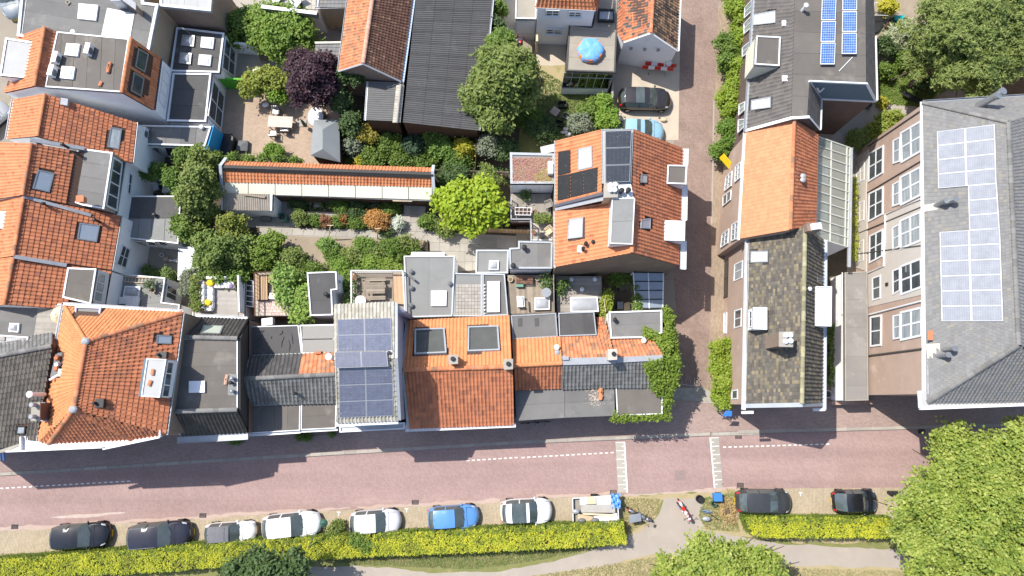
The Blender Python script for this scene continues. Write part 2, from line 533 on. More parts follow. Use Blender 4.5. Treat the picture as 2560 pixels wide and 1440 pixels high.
GLASSB=mat("blue_grey_glass",(0.27,0.31,0.36),(0.21,0.25,0.30),0.6,0.1,spec=0.8)
GLASSD=mat("dark_green_glass",(0.04,0.07,0.05),(0.10,0.14,0.10),0.7,0.05,spec=0.8)
DOME=mat("opal_dome",(0.72,0.73,0.75),(0.66,0.67,0.70),1.5,0.15,spec=0.6)
DOMEG=mat("clear_dome",(0.30,0.31,0.33),(0.42,0.43,0.45),1.5,0.12,spec=0.7)
WOOD=mat("weathered_wood",(0.30,0.25,0.19),(0.22,0.18,0.14),2.0,0.85,rnd=0.2,streak=(1,1,1))
WOODG=mat("silver_grey_wood",(0.34,0.31,0.27),(0.25,0.225,0.195),2.0,0.85,rnd=0.2)
WOODT=mat("tan_slat_wood",(0.48,0.32,0.19),(0.38,0.25,0.15),2.0,0.75,rnd=0.15)
WOODD=mat("dark_brown_wood",(0.10,0.052,0.03),(0.065,0.034,0.022),2.0,0.85,rnd=0.3)
WOODL=mat("pale_timber",(0.62,0.50,0.34),(0.54,0.42,0.28),2.0,0.75,rnd=0.1)
TERRA=mat("terracotta",(0.50,0.20,0.10),(0.42,0.16,0.08),3.0,0.85,rnd=0.15)
BRICKBR=brick_mat("brown_brick_wall",(0.24,0.16,0.115),(0.18,0.12,0.09),(0.30,0.27,0.23))
BRICKP=brick_mat("pinkish_brick_wall",(0.40,0.25,0.19),(0.33,0.20,0.155),(0.44,0.37,0.32),blotch=(0.46,0.38,0.32),scale2=0.5)
BRICKD=brick_mat("dark_brick_wall",(0.15,0.09,0.07),(0.11,0.07,0.055),(0.2,0.17,0.15))
BEIGEW=mat("beige_render",(0.40,0.32,0.22),(0.34,0.27,0.19),0.8,0.9,bump=0.1,bscale=50)
STUCCO=mat("greige_stucco",(0.55,0.50,0.44),(0.47,0.43,0.38),0.7,0.95,bump=0.15,bscale=50,stain=(0.36,0.32,0.28),sscale=0.5,spos=0.58)
PINKST=mat("pinkish_stucco",(0.44,0.325,0.26),(0.365,0.265,0.21),0.7,0.95,bump=0.2,bscale=50,stain=(0.58,0.47,0.40),sscale=0.5,spos=0.56)
CONC=mat("concrete",(0.37,0.34,0.295),(0.30,0.275,0.24),1.5,0.9,rnd=0.1,stain=(0.26,0.24,0.21),sscale=0.9,spos=0.57)
CONCL=mat("pale_concrete",(0.50,0.46,0.40),(0.43,0.39,0.34),1.5,0.9,rnd=0.08,stain=(0.38,0.35,0.30),sscale=0.9,spos=0.58)
PLATE=mat("yellow_number_plate",(0.75,0.5,0.03),None,1,0.5)
PAINT=mat("road_paint",(0.78,0.77,0.73),(0.66,0.64,0.60),3.0,0.7,stain=(0.48,0.42,0.38),sscale=2.5,spos=0.58)
YELLOW=mat("yellow_fabric",(0.75,0.55,0.02),(0.65,0.46,0.02),4,0.8)
FABW=mat("white_fabric",(0.78,0.77,0.75),(0.70,0.69,0.68),3,0.9)
BLUET=mat("blue_tarpaulin",(0.11,0.31,0.68),(0.19,0.42,0.76),3,0.55,bump=0.4,bscale=8)
BLUEP=mat("blue_wall_paint",(0.02,0.32,0.62),(0.02,0.28,0.55),1,0.6)
GREENP=mat("bright_green_wall_paint",(0.10,0.42,0.04),(0.08,0.36,0.035),1,0.7)
GREENM=mat("dark_green_metal",(0.05,0.12,0.09),(0.04,0.10,0.07),2,0.5)
RED=mat("red_paint",(0.55,0.03,0.025),(0.48,0.025,0.02),2,0.35)
SOIL=mat("garden_soil_clod",(0.20,0.15,0.10),(0.13,0.095,0.065),2.0,0.95)
# ------------------------------------------------------------------ builders for roofs, walls and windows
def tile_mesh(style,m,w,l):
 key=("tile",style,m.name,round(w,3),round(l,3))
 if key in MATS:return MATS[key]
 ll=l*1.08
 if style=='pan':
  prof=[(-0.5,.015),(-0.36,.052),(-0.2,.058),(0.0,.012),(0.28,-.004),(0.52,.014)]
  th=.022
 elif style=='roll':
  prof=[(-0.5,.0),(-0.36,.05),(-0.14,.06),(0.05,.01),(0.3,.0),(0.5,.0)]
  th=.03
 else:
  prof=[(-0.485,.0),(-0.25,.004),(0.25,.004),(0.485,.0)]
  th=.018
 v,f=[],[]
 n=len(prof)
 for x,z in prof:v.append((x*w,-ll/2,z+.012+th))
 for x,z in prof:v.append((x*w,ll/2,z*.9-.006))
 for x,z in prof:v.append((x*w,-ll/2+.004,z-.02))
 for i in range(n-1):
  f.append((i,i+1,n+i+1,n+i))
  f.append((i+1,i,2*n+i,2*n+i+1))
 if style=='flat':
  f.append((0,n,2*n));f.append((n-1,3*n-1,2*n-1))
 me=bpy.data.meshes.new("tile")
 me.from_pydata(v,[],f)
 me.materials.append(m)
 MATS[key]=me
 return me
EXCL={}
TILES={}
def slope(house,q,m,tw=.30,tl=.36,style='pan',base=UNDER,th=.12,lay=True,tiles=True,skip=None):
 """roof slope; first two points are the eave. Returns (roof, plane)"""
 c,n=plane_of(q)
 a=(q[1]-q[0]).cross(q[-1]-q[0])
 if a.z<0:
  q=[q[1],q[0]]+q[2:][::-1]
 mb=MB();mb.slab(q,n,th)
 roof=mb.build("roof",base,house)
 if not tiles:return roof,(c,n)
 off=root_of(house).location
 lst=TILES.setdefault(house.name,[])
 if len(q)==4 and lay:
  wd=((q[1]-q[0]).length+(q[2]-q[3]).length)/2
  ht=((q[3]-q[0]).length+(q[2]-q[1]).length)/2
  nc,nr=max(1,round(wd/tw)),max(1,round(ht/tl))
  tm=tile_mesh(style,m,tw,tl)
  for r in range(nr):
   for k in range(nc):
    s,t=(k+.5)/nc,(r+.5)/nr
    p=bil(q,s,t)
    if skip and skip(p):continue
    X=(bil(q,s+.01,t)-bil(q,s-.01,t))*50/nc
    Y=(bil(q,s,t+.01)-bil(q,s,t-.01))*50/nr
    N=X.cross(Y).normalized()
    sx,sy=X.length/tw,Y.length/tl
    X.normalize();Y=N.cross(X)
    lst.append((roof,tm,tile_mx(X,Y,N,sx,sy,p+N*.02-off)))
 else:
  X=(q[1]-q[0]);wd=X.length;X.normalize()
  Y=n.cross(X)
  P2=[((p-q[0]).dot(X),(p-q[0]).dot(Y))for p in q]
  xs=[p[0]for p in P2];ys=[p[1]for p in P2]
  tm=tile_mesh(style,m,tw,tl)
  r=0
  y=min(ys)+tl/2
  while y<max(ys):
   x=min(xs)+tw/2
   while x<max(xs):
    if inside((x,y),P2):
     p=q[0]+X*x+Y*y
     if not(skip and skip(p)):
      lst.append((roof,tm,tile_mx(X,Y,n,1,1,p+n*.02-off)))
    x+=tw
   y+=tl
 return roof,(c,n)
def tile_mx(X,Y,N,sx,sy,p):
 j=random.gauss(0,.008)
 X2=X+Y*j+N*random.gauss(0,.006)
 Y2=Y-X*j+N*random.gauss(0,.008)
 z=random.uniform(-.004,.006)
 return Matrix(((X2 .x*sx,Y2 .x*sy,N.x,p.x+N.x*z),(X2 .y*sx,Y2 .y*sy,N.y,p.y+N.y*z),(X2 .z*sx,Y2 .z*sy,N.z,p.z+N.z*z),(0,0,0,1)))
def finish_tiles(house,name='roof_tile',lim=300):
 lst=TILES.pop(house.name,[])
 off=house.location
 ex=EXCL.get(house.name,[])
 if ex:
  lst=[t for t in lst if not any(inside(xy(t[2].translation+off),e)for e in ex)]
 lst.sort(key=lambda t:(t[2].translation+off-CAMP).length)
 for roof,me,mx in lst[:lim]:
  o=bpy.data.objects.new(name,me)
  COL.objects.link(o)
  o.parent=roof
  o.matrix_basis=mx
 rest={}
 for roof,me,mx in lst[lim:]:
  rest.setdefault((roof,me.materials[0].name),[]).append((me,mx))
 for(roof,mn),items in rest.items():
  V,Fc=[],[]
  k=0
  for me,mx in items:
   nv=len(me.vertices)
   co=np.empty(nv*3,dtype=np.float32);me.vertices.foreach_get("co",co)
   M=np.array(mx)
   V.append(co.reshape(-1,3)@M[:3,:3].T+M[:3,3])
   for p in me.polygons:
    Fc.append([i+k for i in p.vertices])
   k+=nv
  m2=bpy.data.meshes.new("roof_tiles")
  m2 .from_pydata(np.concatenate(V).tolist(),[],Fc)
  m2 .materials.append(items[0][0].materials[0])
  o=bpy.data.objects.new("roof_tiles",m2)
  COL.objects.link(o)
  o.parent=roof
  o["kind"]="stuff"
def ridge(roof,a,b,m,r=.13,step=.42,name='ridge_tile',lift=.04):
 """row of half round ridge tiles"""
 L=(b-a).length
 n=max(1,round(L/step))
 d=(b-a).normalized()
 s=d.cross(Vector((0,0,1))).normalized()
 u=s.cross(d).normalized()
 key=("ridge",m.name,round(r,3),round(L/n,2))
 if key not in MATS:
  l=L/n
  v,f=[],[]
  for x,rr in((-l/2-.02,r*1.08),(l/2,r*.95)):
   for j in range(7):
    t=math.pi*j/6
    v.append((x,rr*math.cos(t),rr*.75*math.sin(t)))
  for j in range(6):f.append((j,j+1,8+j,7+j))
  f.append(tuple(range(6,-1,-1)));f.append(tuple(range(7,14)))
  me=bpy.data.meshes.new(name);me.from_pydata(v,[],f);me.materials.append(m)
  MATS[key]=me
 me=MATS[key]
 off=root_of(roof).location
 for i in range(n):
  p=a+(b-a)*((i+.5)/n)+u*lift-off
  o=bpy.data.objects.new(name,me);COL.objects.link(o);o.parent=roof
  o.matrix_basis=Matrix(((d.x,s.x,u.x,p.x),(d.y,s.y,u.y,p.y),(d.z,s.z,u.z,p.z),(0,0,0,1)))
def walls(house,top,m,z0=0.0,name='wall',drop=.1):
 """closed wall shell under a roof outline (top points carry their own height)"""
 top=ccw([Vector((p.x,p.y,p.z-drop))for p in top])
 bot=[Vector((p.x,p.y,z0))for p in top]
 mb=MB()
 n=len(top)
 mb.mesh(top+bot,[[i,n+i,n+(i+1)%n,(i+1)%n]for i in range(n)])
 return mb.build(name,m,house)
def ring(mb,pts,w,z0,z1,mi=0):
 pts=ccw(pts);inn=inset(pts,w)
 n=len(pts)
 def at(p,z):return Vector((p.x,p.y,z))
 for i in range(n):
  j=(i+1)%n
  a,b,c,d=pts[i],pts[j],inn[j],inn[i]
  mb.prism([at(a,z1),at(b,z1),at(c,z1),at(d,z1)],[at(a,z0),at(b,z0),at(c,z0),at(d,z0)],mi)
def flat(house,pts,z,m,edge=WHITE,ew=.16,eh=.10,th=.25,strip=None,wall=None,z0=0.0,sheet='roofing_sheet',gap=.045,sh=.012,ins=.03):
 """flat roof: slab, roofing sheets, rim and (optionally) the walls under it"""
 pts=ccw([W(p,z)if len(p)==2 else p for p in pts])
 mb=MB();mb.slab(pts,Vector((0,0,1)),th)
 roof=mb.build("roof",m,house)
 if strip:
  ang,wd=strip
  d=Vector((math.cos(ang),math.sin(ang),0))
  t=[(p-pts[0]).dot(d)for p in pts]
  core=inset(pts,ew+.01 if edge else .01)
  n=max(1,round((max(t)-min(t))/wd))
  wd=(max(t)-min(t))/n
  for i in range(n):
   lo,hi=min(t)+wd*i+gap/2,min(t)+wd*(i+1)-gap/2
   q=clip(core,pts[0]+d*lo,d)
   if len(q)>2:q=clip(q,pts[0]+d*hi,-d)
   if len(q)<3:continue
   h=sh*(1+.5*(i%2))
   b=MB();b.slab([p+Vector((0,0,h))for p in q],Vector((0,0,1)),h+.05)
   b.build(sheet,m,roof)
 if edge:
  b=MB();ring(b,pts,ew,z-th-.02+.03,z+eh)
  b.build("roof_edge",edge,roof)
 if wall:
  q=inset(pts,ins)
  mb=MB()
  mb.prism([Vector((p.x,p.y,z-th))for p in q],[Vector((p.x,p.y,z0))for p in q])
  mb.build("wall",wall,house)
 return roof,(Vector((0,0,z)),Vector((0,0,1))),pts
def window(house,pl,px,nx=2,ny=2,fw=.07,fm=WHITE,pm=GLASS,name='window',lift=.05,depth=.08,sill=False,mw=None):
 """window on a wall plane from four photograph points; frame is the part, panes are sub-parts"""
 q=[hit(p,pl,lift)for p in px]
 n=pl[1]
 mb=MB()
 mw=mw or fw*.7
 for i in range(4):
  mb.bar(q[i],q[(i+1)%4],fw,depth+(.004 if i%2 else 0),n,ext=fw/2 if i%2==0 else-fw/2)
 for i in range(1,nx):
  mb.bar(bil(q,i/nx,0),bil(q,i/nx,1),mw,depth*.8,n)
 for j in range(1,ny):
  mb.bar(bil(q,0,j/ny),bil(q,1,j/ny),mw,depth*.72,n)
 if sill:
  lo=sorted(q,key=lambda p:p.z)[:2]
  mb.bar(lo[0]-Vector((0,0,.06))+n*.05,lo[1]-Vector((0,0,.06))+n*.05,.05,.2,n,ext=.08)
 fr=mb.build(name,fm,house)
 for i in range(nx):
  for j in range(ny):
   a=[bil(q,i/nx,j/ny),bil(q,(i+1)/nx,j/ny),bil(q,(i+1)/nx,(j+1)/ny),bil(q,i/nx,(j+1)/ny)]
   b=MB()
   b.prism([p-n*.0 for p in a],[p-n*.04 for p in a])
   b.build("pane",pm,fr)
 return fr
def roof_window(roof,pl,px,fm=GREYM,gm=GLASSL,fw=.09,h=.10,name='skylight',parent_house=None):
 """roof window lying in a slope: frame with a pane in it"""
 q=[hit(p,pl,.07)for p in px]
 c,n=plane_of(q)
 mb=MB()
 for i in range(4):
  mb.bar(q[i],q[(i+1)%4],fw,h+(.006 if i%2 else 0),n,ext=fw/2 if i%2==0 else-fw/2)
 fr=mb.build(name,fm,roof)
 b=MB();b.slab([p+n*.02 for p in q],n,.09)
 b.build("pane",gm,fr)
 EXCL.setdefault(roof.name,[]).append([xy(p)for p in inset(ccw(q),-.13)])
 return fr
def skylight(house,px,z,fm=WHITEP,dm=DOME,h=.18,bulge=.16,fw=.09,name='skylight'):
 """dome rooflight on a kerb standing on a flat roof"""
 q=ccw([W(p,z+h)for p in px])
 mb=MB()
 lo=[Vector((p.x,p.y,z-.02))for p in q]
 mb.prism(q,lo)
 fr=mb.build(name,fm,house)
 d=MB()
 qi=inset(q,fw)
 N=6
 vs,fs=[],[]
 for j in range(N+1):
  for i in range(N+1):
   s,t=i/N,j/N
   p=bil(qi,s,t)
   b=bulge*(1-(2*s-1)**4)*(1-(2*t-1)**4)
   vs.append(p+Vector((0,0,.004+b)))
 for j in range(N):
  for i in range(N):
   k=j*(N+1)+i
   fs.append([k,k+1,k+N+2,k+N+1])
 d.mesh(vs,fs)
 d.build("dome",dm,fr,smooth=True)
 return fr
def gutter(house,a,b,m=WHITE,w=.14,h=.10,name='gutter',n=Vector((0,0,1))):
 """open channel gutter: floor and two lips"""
 d=(b-a).normalized();s=n.cross(d).normalized()
 mb=MB()
 mb.bar(a,b,w,.02,n)
 mb.bar(a+s*(w/2)+n*h*.5,b+s*(w/2)+n*h*.5,.022,h,n)
 mb.bar(a-s*(w/2)+n*h*.5,b-s*(w/2)+n*h*.5,.022,h,n)
 return mb.build(name,m,house)
def board(house,a,b,m=WHITE,w=.2,h=.05,name='verge_board',n=Vector((0,0,1)),lift=.06):
 mb=MB();mb.bar(a+n*lift,b+n*lift,w,h,n)
 return mb.build(name,m,house)
def band(house,px,z,h,m,name):
 pts=ccw([W(p,z)for p in px])
 mb=MB();mb.slab(pts,Vector((0,0,1)),h)
 return mb.build(name,m,house)
def chimney(house,px,z,z0,m=BRICKBR,cap=CONC,pots=(),pm=GREYM,pr=.13,ph=.35,capw=.06):
 """chimney stack given by its top corners, with cap and pots"""
 q=ccw([W(p,z)for p in px])
 mb=MB()
 mb.prism([p-Vector((0,0,.08))for p in q],[Vector((p.x,p.y,z0))for p in q])
 st=mb.build("chimney",m,house)
 b=MB();o=inset(q,-capw)
 b.slab(o,Vector((0,0,1)),.08);b.build("chimney_cap",cap,st)
 for p in pots:
  c=W(p,z)
  d=MB()
  d.tube([c+Vector((0,0,.001)),c+Vector((0,0,ph))],[pr,pr*.85],12)
  d.tube([c+Vector((0,0,ph+.03)),c+Vector((0,0,ph+.07))],[pr*1.2,pr*.9],12)
  d.build("chimney_pot",pm,st,smooth=False)
 return st
def pipe_vent(house,p,z,r=.09,h=.45,m=BLACKM,cap=True,name='vent_pipe',z0=None):
 c=W(p,z+h)
 mb=MB()
 mb.tube([Vector((c.x,c.y,z-.25 if z0 is None else z0)),c],r,10)
 if cap:
  mb.tube([c,c+Vector((0,0,.05)),c+Vector((0,0,.12))],[r*1.5,r*1.5,r*.5],10)
 return mb.build(name,m,house)
def panels(house,pl,px,nx,ny,cell,frame=WHITEP,lift=.12,gap=.02,fw=.045,name='solar_panel',skip=()):
 q=[hit(p,pl,lift)for p in px]
 c,n=plane_of(q)
 for j in range(ny):
  for i in range(nx):
   if(i,j)in skip:continue
   a=[bil(q,(i+du)/nx,(j+dv)/ny)for du,dv in((0,0),(1,0),(1,1),(0,1))]
   cc=sum(a,Vector((0,0,0)))/4
   a=[p+(cc-p).normalized()*gap for p in a]
   b=MB()
   inn=[p+(cc-p).normalized()*fw*1.4 for p in a]
   up=n*.005
   for k in range(4):
    k2=(k+1)%4
    b.prism([a[k]+up,a[k2]+up,inn[k2]+up,inn[k]+up],[p-n*.035 for p in(a[k],a[k2],inn[k2],inn[k])],0)
   b.poly([p for p in inn],1,uv=[(0,0),(1,0),(1,1),(0,1)])
   b.poly([p-n*.03 for p in inn[::-1]],0)
   b.build(name,[frame,cell],house)
def corrugated(house,q,m,rows,cols,pitch=.18,amp=.03,along=True,name='roof_sheet'):
 """sheets of corrugated roofing; corrugations run from q0q1 (eave) up to q3q2"""
 c,n=plane_of(q)
 if(q[1]-q[0]).cross(q[3]-q[0]).z<0:q=[q[1],q[0],q[3],q[2]]
 mb=MB();mb.slab([p-n*.05 for p in q],n,.12)
 roof=mb.build("roof",UNDERG,house)
 for j in range(rows):
  for i in range(cols):
   s0,s1=i/cols-.004,(i+1)/cols+.004
   t0,t1=j/rows-.006,(j+1)/rows
   w=(bil(q,s1,0)-bil(q,s0,0)).length
   k=max(4,int(w/pitch*4))
   b=MB();vs=[];fs=[]
   for e in range(k+1):
    s=s0+(s1-s0)*e/k
    z=amp*math.sin(2*math.pi*e/4+.6)
    vs.append(bil(q,s,max(t0,0))+n*(z+.028));vs.append(bil(q,s,t1)+n*(z+.006))
   for e in range(k):fs.append([2*e,2*e+2,2*e+3,2*e+1])
   b.mesh(vs,fs)
   b.build(name,m,roof)
 return roof,(c,n)
def slabs(parent,q,nx,ny,m,h=.03,gap=.012,name='paving_slab',jit=.004,stagger=False):
 """paving laid slab by slab over a quad on the ground"""
 if(q[1]-q[0]).cross(q[3]-q[0]).z<0:q=[q[1],q[0],q[3],q[2]]
 for j in range(ny):
  sh=.5 if(stagger and j%2)else 0
  for i in range(nx+(1 if sh else 0)):
   s0,s1=max(0,(i-sh)/nx),min(1,(i+1-sh)/nx)
   if s1-s0<1e-3:continue
   a=[bil(q,s,t)for s,t in((s0,j/ny),(s1,j/ny),(s1,(j+1)/ny),(s0,(j+1)/ny))]
   cc=sum(a,Vector((0,0,0)))/4
   a=[p+(cc-p).normalized()*gap for p in a]
   up=Vector((0,0,random.uniform(0,jit)))
   b=MB();b.slab([p+up for p in a],Vector((0,0,1)),h)
   b.build(name,m,parent)
def planks(parent,q,n,m,h=.03,gap=.012,name='deck_board',across=False):
 slabs(parent,q,1 if not across else n,n if not across else 1,m,h,gap,name)
# ------------------------------------------------------------------ vegetation
def leaves_mesh(name,pts,nrm,size,cols,parent=None,top=None,loc=None,kind=None,elong=1.7,label=None):
 N=len(pts)
 rnd=RNG.normal(size=(N,3))
 n=nrm/np.linalg.norm(nrm,axis=1,keepdims=True)
 a=np.cross(n,rnd);a/=np.linalg.norm(a,axis=1,keepdims=True)
 b=np.cross(n,a)
 s=size*RNG.uniform(.65,1.35,size=(N,1))
 A=a*s*.5*elong;B=b*s*.5
 fold=n*s*.12
 V=np.stack([pts-A,pts-B+fold,pts+A,pts+B+fold],axis=1)
 if parent is not None:off=np.array(root_of(parent).location)
 else:
  if loc is None:loc=Vector((float(pts[:,0].mean()),float(pts[:,1].mean()),float(max(0,pts[:,2].min()))))
  off=np.array(loc)
 V=(V-off).reshape(-1,3)
 me=bpy.data.meshes.new(name)
 me.vertices.add(4*N);me.loops.add(4*N);me.polygons.add(N)
 me.vertices.foreach_set("co",V.astype(np.float32).ravel())
 me.loops.foreach_set("vertex_index",np.arange(4*N,dtype=np.int32))
 me.polygons.foreach_set("loop_start",np.arange(0,4*N,4,dtype=np.int32))
 me.update(calc_edges=True)
 me.materials.append(leaf_mat(cols))
 o=bpy.data.objects.new(name,me);COL.objects.link(o)
 if parent is not None:o.parent=parent
 else:o.location=loc
 if top:tag(o,*top)
 if kind:o["kind"]=kind
 if label:o["label"]=label
 return o
def lobe_points(lobes,leaf,dens,clump,elong=1.7,sag=0.0):
 P_,N_=[],[]
 work=[]
 for(u,v,rp,zc,zr)in lobes:
  c=W((u,v),zc)
  r=rp/FPX*(CAMH-zc)*1.02
  if rp>9:
   work.append((c,r*(.62 if rp>21 else .72),zr*.58))
   k=8 if rp<21 else 13 if rp<60 else 30
   for i in range(k):
    a=2.4*i+random.uniform(-.4,.4);e=random.uniform(-.1,1.35)
    d=Vector((math.cos(a)*math.cos(e),math.sin(a)*math.cos(e),math.sin(e)))
    f=random.uniform(.17,.36);g=random.uniform(.66,.90)
    work.append((c+Vector((d.x*r*g,d.y*r*g,d.z*zr*g)),r*f,max(zr*f,r*f*.7)))
  else:
   work.append((c,r,zr))
 for(c,r,zr)in work:
  area=4*math.pi*((r*r)**1.6/3+2*(r*zr)**1.6/3)**(1/1.6)
  n=int(dens*area/(leaf*leaf*elong*.5))
  nc=max(6,int(n/clump))
  d=RNG.normal(size=(nc,3));d/=np.linalg.norm(d,axis=1,keepdims=True)
  lowmask=d[:,2]<-.35
  d[lowmask,2]*=-1
  ph=RNG.uniform(0,6.28,6)
  lump=1+.11*np.sin(d[:,0]*5+ph[0])*np.sin(d[:,1]*5+ph[1])+.09*np.sin(d[:,0]*9+ph[2]+d[:,2]*7)+.07*np.sin(d[:,1]*11+ph[3])
  rad=lump*(1-.42*RNG.uniform(0,1,nc)**2.2)
  cc=d*rad[:,None]*np.array([r,r,zr])
  wp=cc+np.array(c)
  hv=np.sin(wp[:,0]*3.3+wp[:,1]*1.7)*np.sin(wp[:,1]*3.7-wp[:,0]*1.1)+.7*np.sin(wp[:,0]*7.1+wp[:,1]*5.9+wp[:,2]*4)+.35*RNG.normal(size=nc)
  kp=hv<(.42 if r>.45 else .75)
  if kp.sum()>5:d=d[kp];cc=cc[kp];nc=len(cc)
  idx=np.repeat(np.arange(nc),int(clump))
  cr=leaf*math.sqrt(clump)*.42
  off=RNG.normal(size=(len(idx),3))*cr*np.array([1,1,.7])
  p=cc[idx]+off+np.array(c)
  if sag:p[:,2]-=sag*np.abs(RNG.normal(size=len(p)))
  nn=d[idx]*.6+RNG.normal(size=(len(idx),3))*.45+np.array([-.1,.1,.75])
  k=p[:,2]>.04
  P_.append(p[k]);N_.append(nn[k])
 return np.concatenate(P_),np.concatenate(N_)
def foliage(name,label,cat,lobes,cols,leaf=.16,dens=2.2,clump=10,trunk=None,group=None,elong=1.7,sag=0.0,z0=0.0,part='crown',bark=(0.13,0.10,0.075)):
 """a plant: leaf-sized faces in uneven clumps, with a stem or a limbed trunk"""
 bx=W((lobes[0][0],lobes[0][1]),lobes[0][3])
 cs=[W((l[0],l[1]),l[3])for l in lobes]
 cen=sum(cs,Vector((0,0,0)))/len(cs)
 base=Vector((cen.x,cen.y,z0))
 t=thing(name,label,cat,base,group)
 p,n=lobe_points(lobes,leaf,dens,clump,elong,sag)
 if z0:
  k=p[:,2]>z0+.02
  p,n=p[k],n[k]
 leaves_mesh(part,p,n,leaf,cols,parent=t,elong=elong)
 bm=mat("bark"+str(bark),bark,None,6,.9,bump=.4,bscale=20)
 mb=MB()
 tr=trunk or .03
 fork=base+(cen-base)*.55
 mb.tube([base-Vector((0,0,.1)),base+(cen-base)*.3,fork],[tr*1.25,tr,tr*.8],8)
 for c in cs:
  mid=(fork+c)/2+Vector((random.uniform(-.2,.2),random.uniform(-.2,.2),.1))*tr*4
  mb.tube([fork-(cen-base)*.05,mid,c],[tr*.6,tr*.4,tr*.15],6)
  for k in range(3 if trunk and trunk>.1 else 0):
   e=c+Vector((random.uniform(-1,1),random.uniform(-1,1),random.uniform(-.2,.6)))*tr*7
   mb.tube([mid,(mid+e)/2+Vector((0,0,.15)),e],[tr*.3,tr*.2,tr*.08],5)
 mb.build("trunk" if(trunk and trunk>.06)else "stem",bm,t)
 return t
def leaf_cover(name,label,cat,pieces,cols,leaf=.12,dens=2.5,clump=8,kind=None,loc=None,group=None,elong=1.5,asthing=True,stem=True):
 """leaf cover over surfaces; pieces are (loop of world points, thickness)"""
 P_,N_=[],[]
 for loop,th in pieces:
  c,n=plane_of(loop)if True else None
  if abs(n.z)<.15:
   if n.dot(CAMP-c)<0:n=-n
  X=(loop[1]-loop[0]).normalized();Y=n.cross(X)
  p2=[((p-loop[0]).dot(X),(p-loop[0]).dot(Y))for p in loop]
  xs=[p[0]for p in p2];ys=[p[1]for p in p2]
  A=abs(sum(p2[i][0]*p2[(i+1)%len(p2)][1]-p2[(i+1)%len(p2)][0]*p2[i][1]for i in range(len(p2))))/2
  nc=max(4,int(dens*A/(leaf*leaf*elong*.5)/clump))
  ptl=[]
  while len(ptl)<nc:
   x,y=random.uniform(min(xs),max(xs)),random.uniform(min(ys),max(ys))
   if inside((x,y),p2):ptl.append((x,y))
  a=np.array(ptl)
  h=th*(.35+.65*(.5+.25*np.sin(a[:,0]*2.3+1)+.25*np.sin(a[:,1]*2.9+a[:,0]*1.3)))*RNG.uniform(.4,1.15,nc)
  o,x_,y_,n_=np.array(loop[0]),np.array(X),np.array(Y),np.array(n)
  cc=o+a[:,:1]*x_+a[:,1:]*y_+h[:,None]*n_
  idx=np.repeat(np.arange(nc),clump)
  p=cc[idx]+RNG.normal(size=(len(idx),3))*leaf*math.sqrt(clump)*.36
  nn=n_*.8+RNG.normal(size=(len(idx),3))*.42+np.array([-.1,.1,.45])
  P_.append(p);N_.append(nn)
 p,n=np.concatenate(P_),np.concatenate(N_)
 if kind=='stuff':
  return leaves_mesh(name,p,n,leaf,cols,kind='stuff',elong=elong,top=(label,cat,group)if label else None)
 base=Vector((float(p[:,0].mean()),float(p[:,1].mean()),0))
 t=thing(name,label,cat,base,group)
 leaves_mesh("leaf_cover",p,n,leaf,cols,parent=t,elong=elong)
 if stem:
  mb=MB()
  for k in range(5):
   i,j=random.randrange(len(p)),random.randrange(len(p))
   a,b=Vector(p[i]),Vector(p[j])
   a=Vector((a.x,a.y,max(.02,a.z-.1)))
   b=a+(b-a).normalized()*min(1.2,(b-a).length)
   mb.tube([a,(a+b)/2,b],[.03,.022,.01],5)
  mb.build("stem",mat("bark_stem",(.14,.1,.07),None,6,.9),t)
 return t
def hedge(name,label,px,z,cols,leaf=.10,th=.18,dens=3.0,group=None):
 """clipped hedge: leafy top and sides around a woody core"""
 top=ccw([W(p,z)for p in px])
 n=len(top)
 inn=inset(top,.12)
 pieces=[(top,th)]
 side=[]
 for i in range(n):
  a,b=top[i],top[(i+1)%n]
  side.append(([Vector((a.x,a.y,.05)),Vector((b.x,b.y,.05)),b,a],.08))
  if(a-b).normalized().x>.5:
   w=Vector((0,-.34,0));side.append(([a,a+w,b+w,b],th*1.1))
 t=leaf_cover(name,label,"hedge",pieces,cols,leaf,dens,7,group=group,stem=False)
 s_=leaf_cover("green_side",None,None,side,((.06,.10,.015),(.12,.18,.02),(.24,.28,.03)),leaf,dens*.62,7,kind='stuff')
 s_.location=s_.location-t.location;s_.parent=t;del s_["kind"]
 mb=MB();mb.prism([p-Vector((0,0,.12))for p in inn],[Vector((p.x,p.y,0))for p in inn])
 mb.build("twiggy_core",mat("hedge_core",(.05,.055,.02),(.09,.08,.03),8,.95),t)
 return t
# ------------------------------------------------------------------ the setting
G_SOIL=mat("dry_soil",(0.33,0.27,0.20),(0.24,0.19,0.14),0.8,0.95,bump=.4,bscale=12,stain=(0.17,0.15,0.08),sscale=.6)
G_DARKSOIL=mat("dark_soil",(0.10,0.08,0.055),(0.06,0.05,0.035),1.2,0.95,bump=.4,bscale=12)
G_ROAD=brick_mat("red_road_brick",(0.36,0.25,0.228),(0.305,0.21,0.192),(0.21,0.15,0.135),.21,.105,.85,False,math.radians(45),0,(.92,1.07),.006,.22,(0.40,0.295,0.26),.60,lanes=-.06)
G_WALK=brick_mat("pavement_brick",(0.36,0.265,0.23),(0.30,0.215,0.19),(0.19,0.15,0.13),.21,.105,.88,False,math.radians(3),0,(.85,1.1),.006,.4)
G_PARK=brick_mat("beige_parking_brick",(0.44,0.365,0.255),(0.36,0.295,0.21),(0.21,0.17,0.12),.22,.11,.9,False,math.radians(93),0,(.84,1.12),.01,.5,(0.45,0.39,0.32),.56)
G_ALLEY=brick_mat("brown_alley_brick",(0.31,0.225,0.185),(0.25,0.175,0.145),(0.16,0.12,0.10),.21,.105,.88,False,math.radians(47),0,(.82,1.14),.008,.5,(0.36,0.28,0.235),.57)
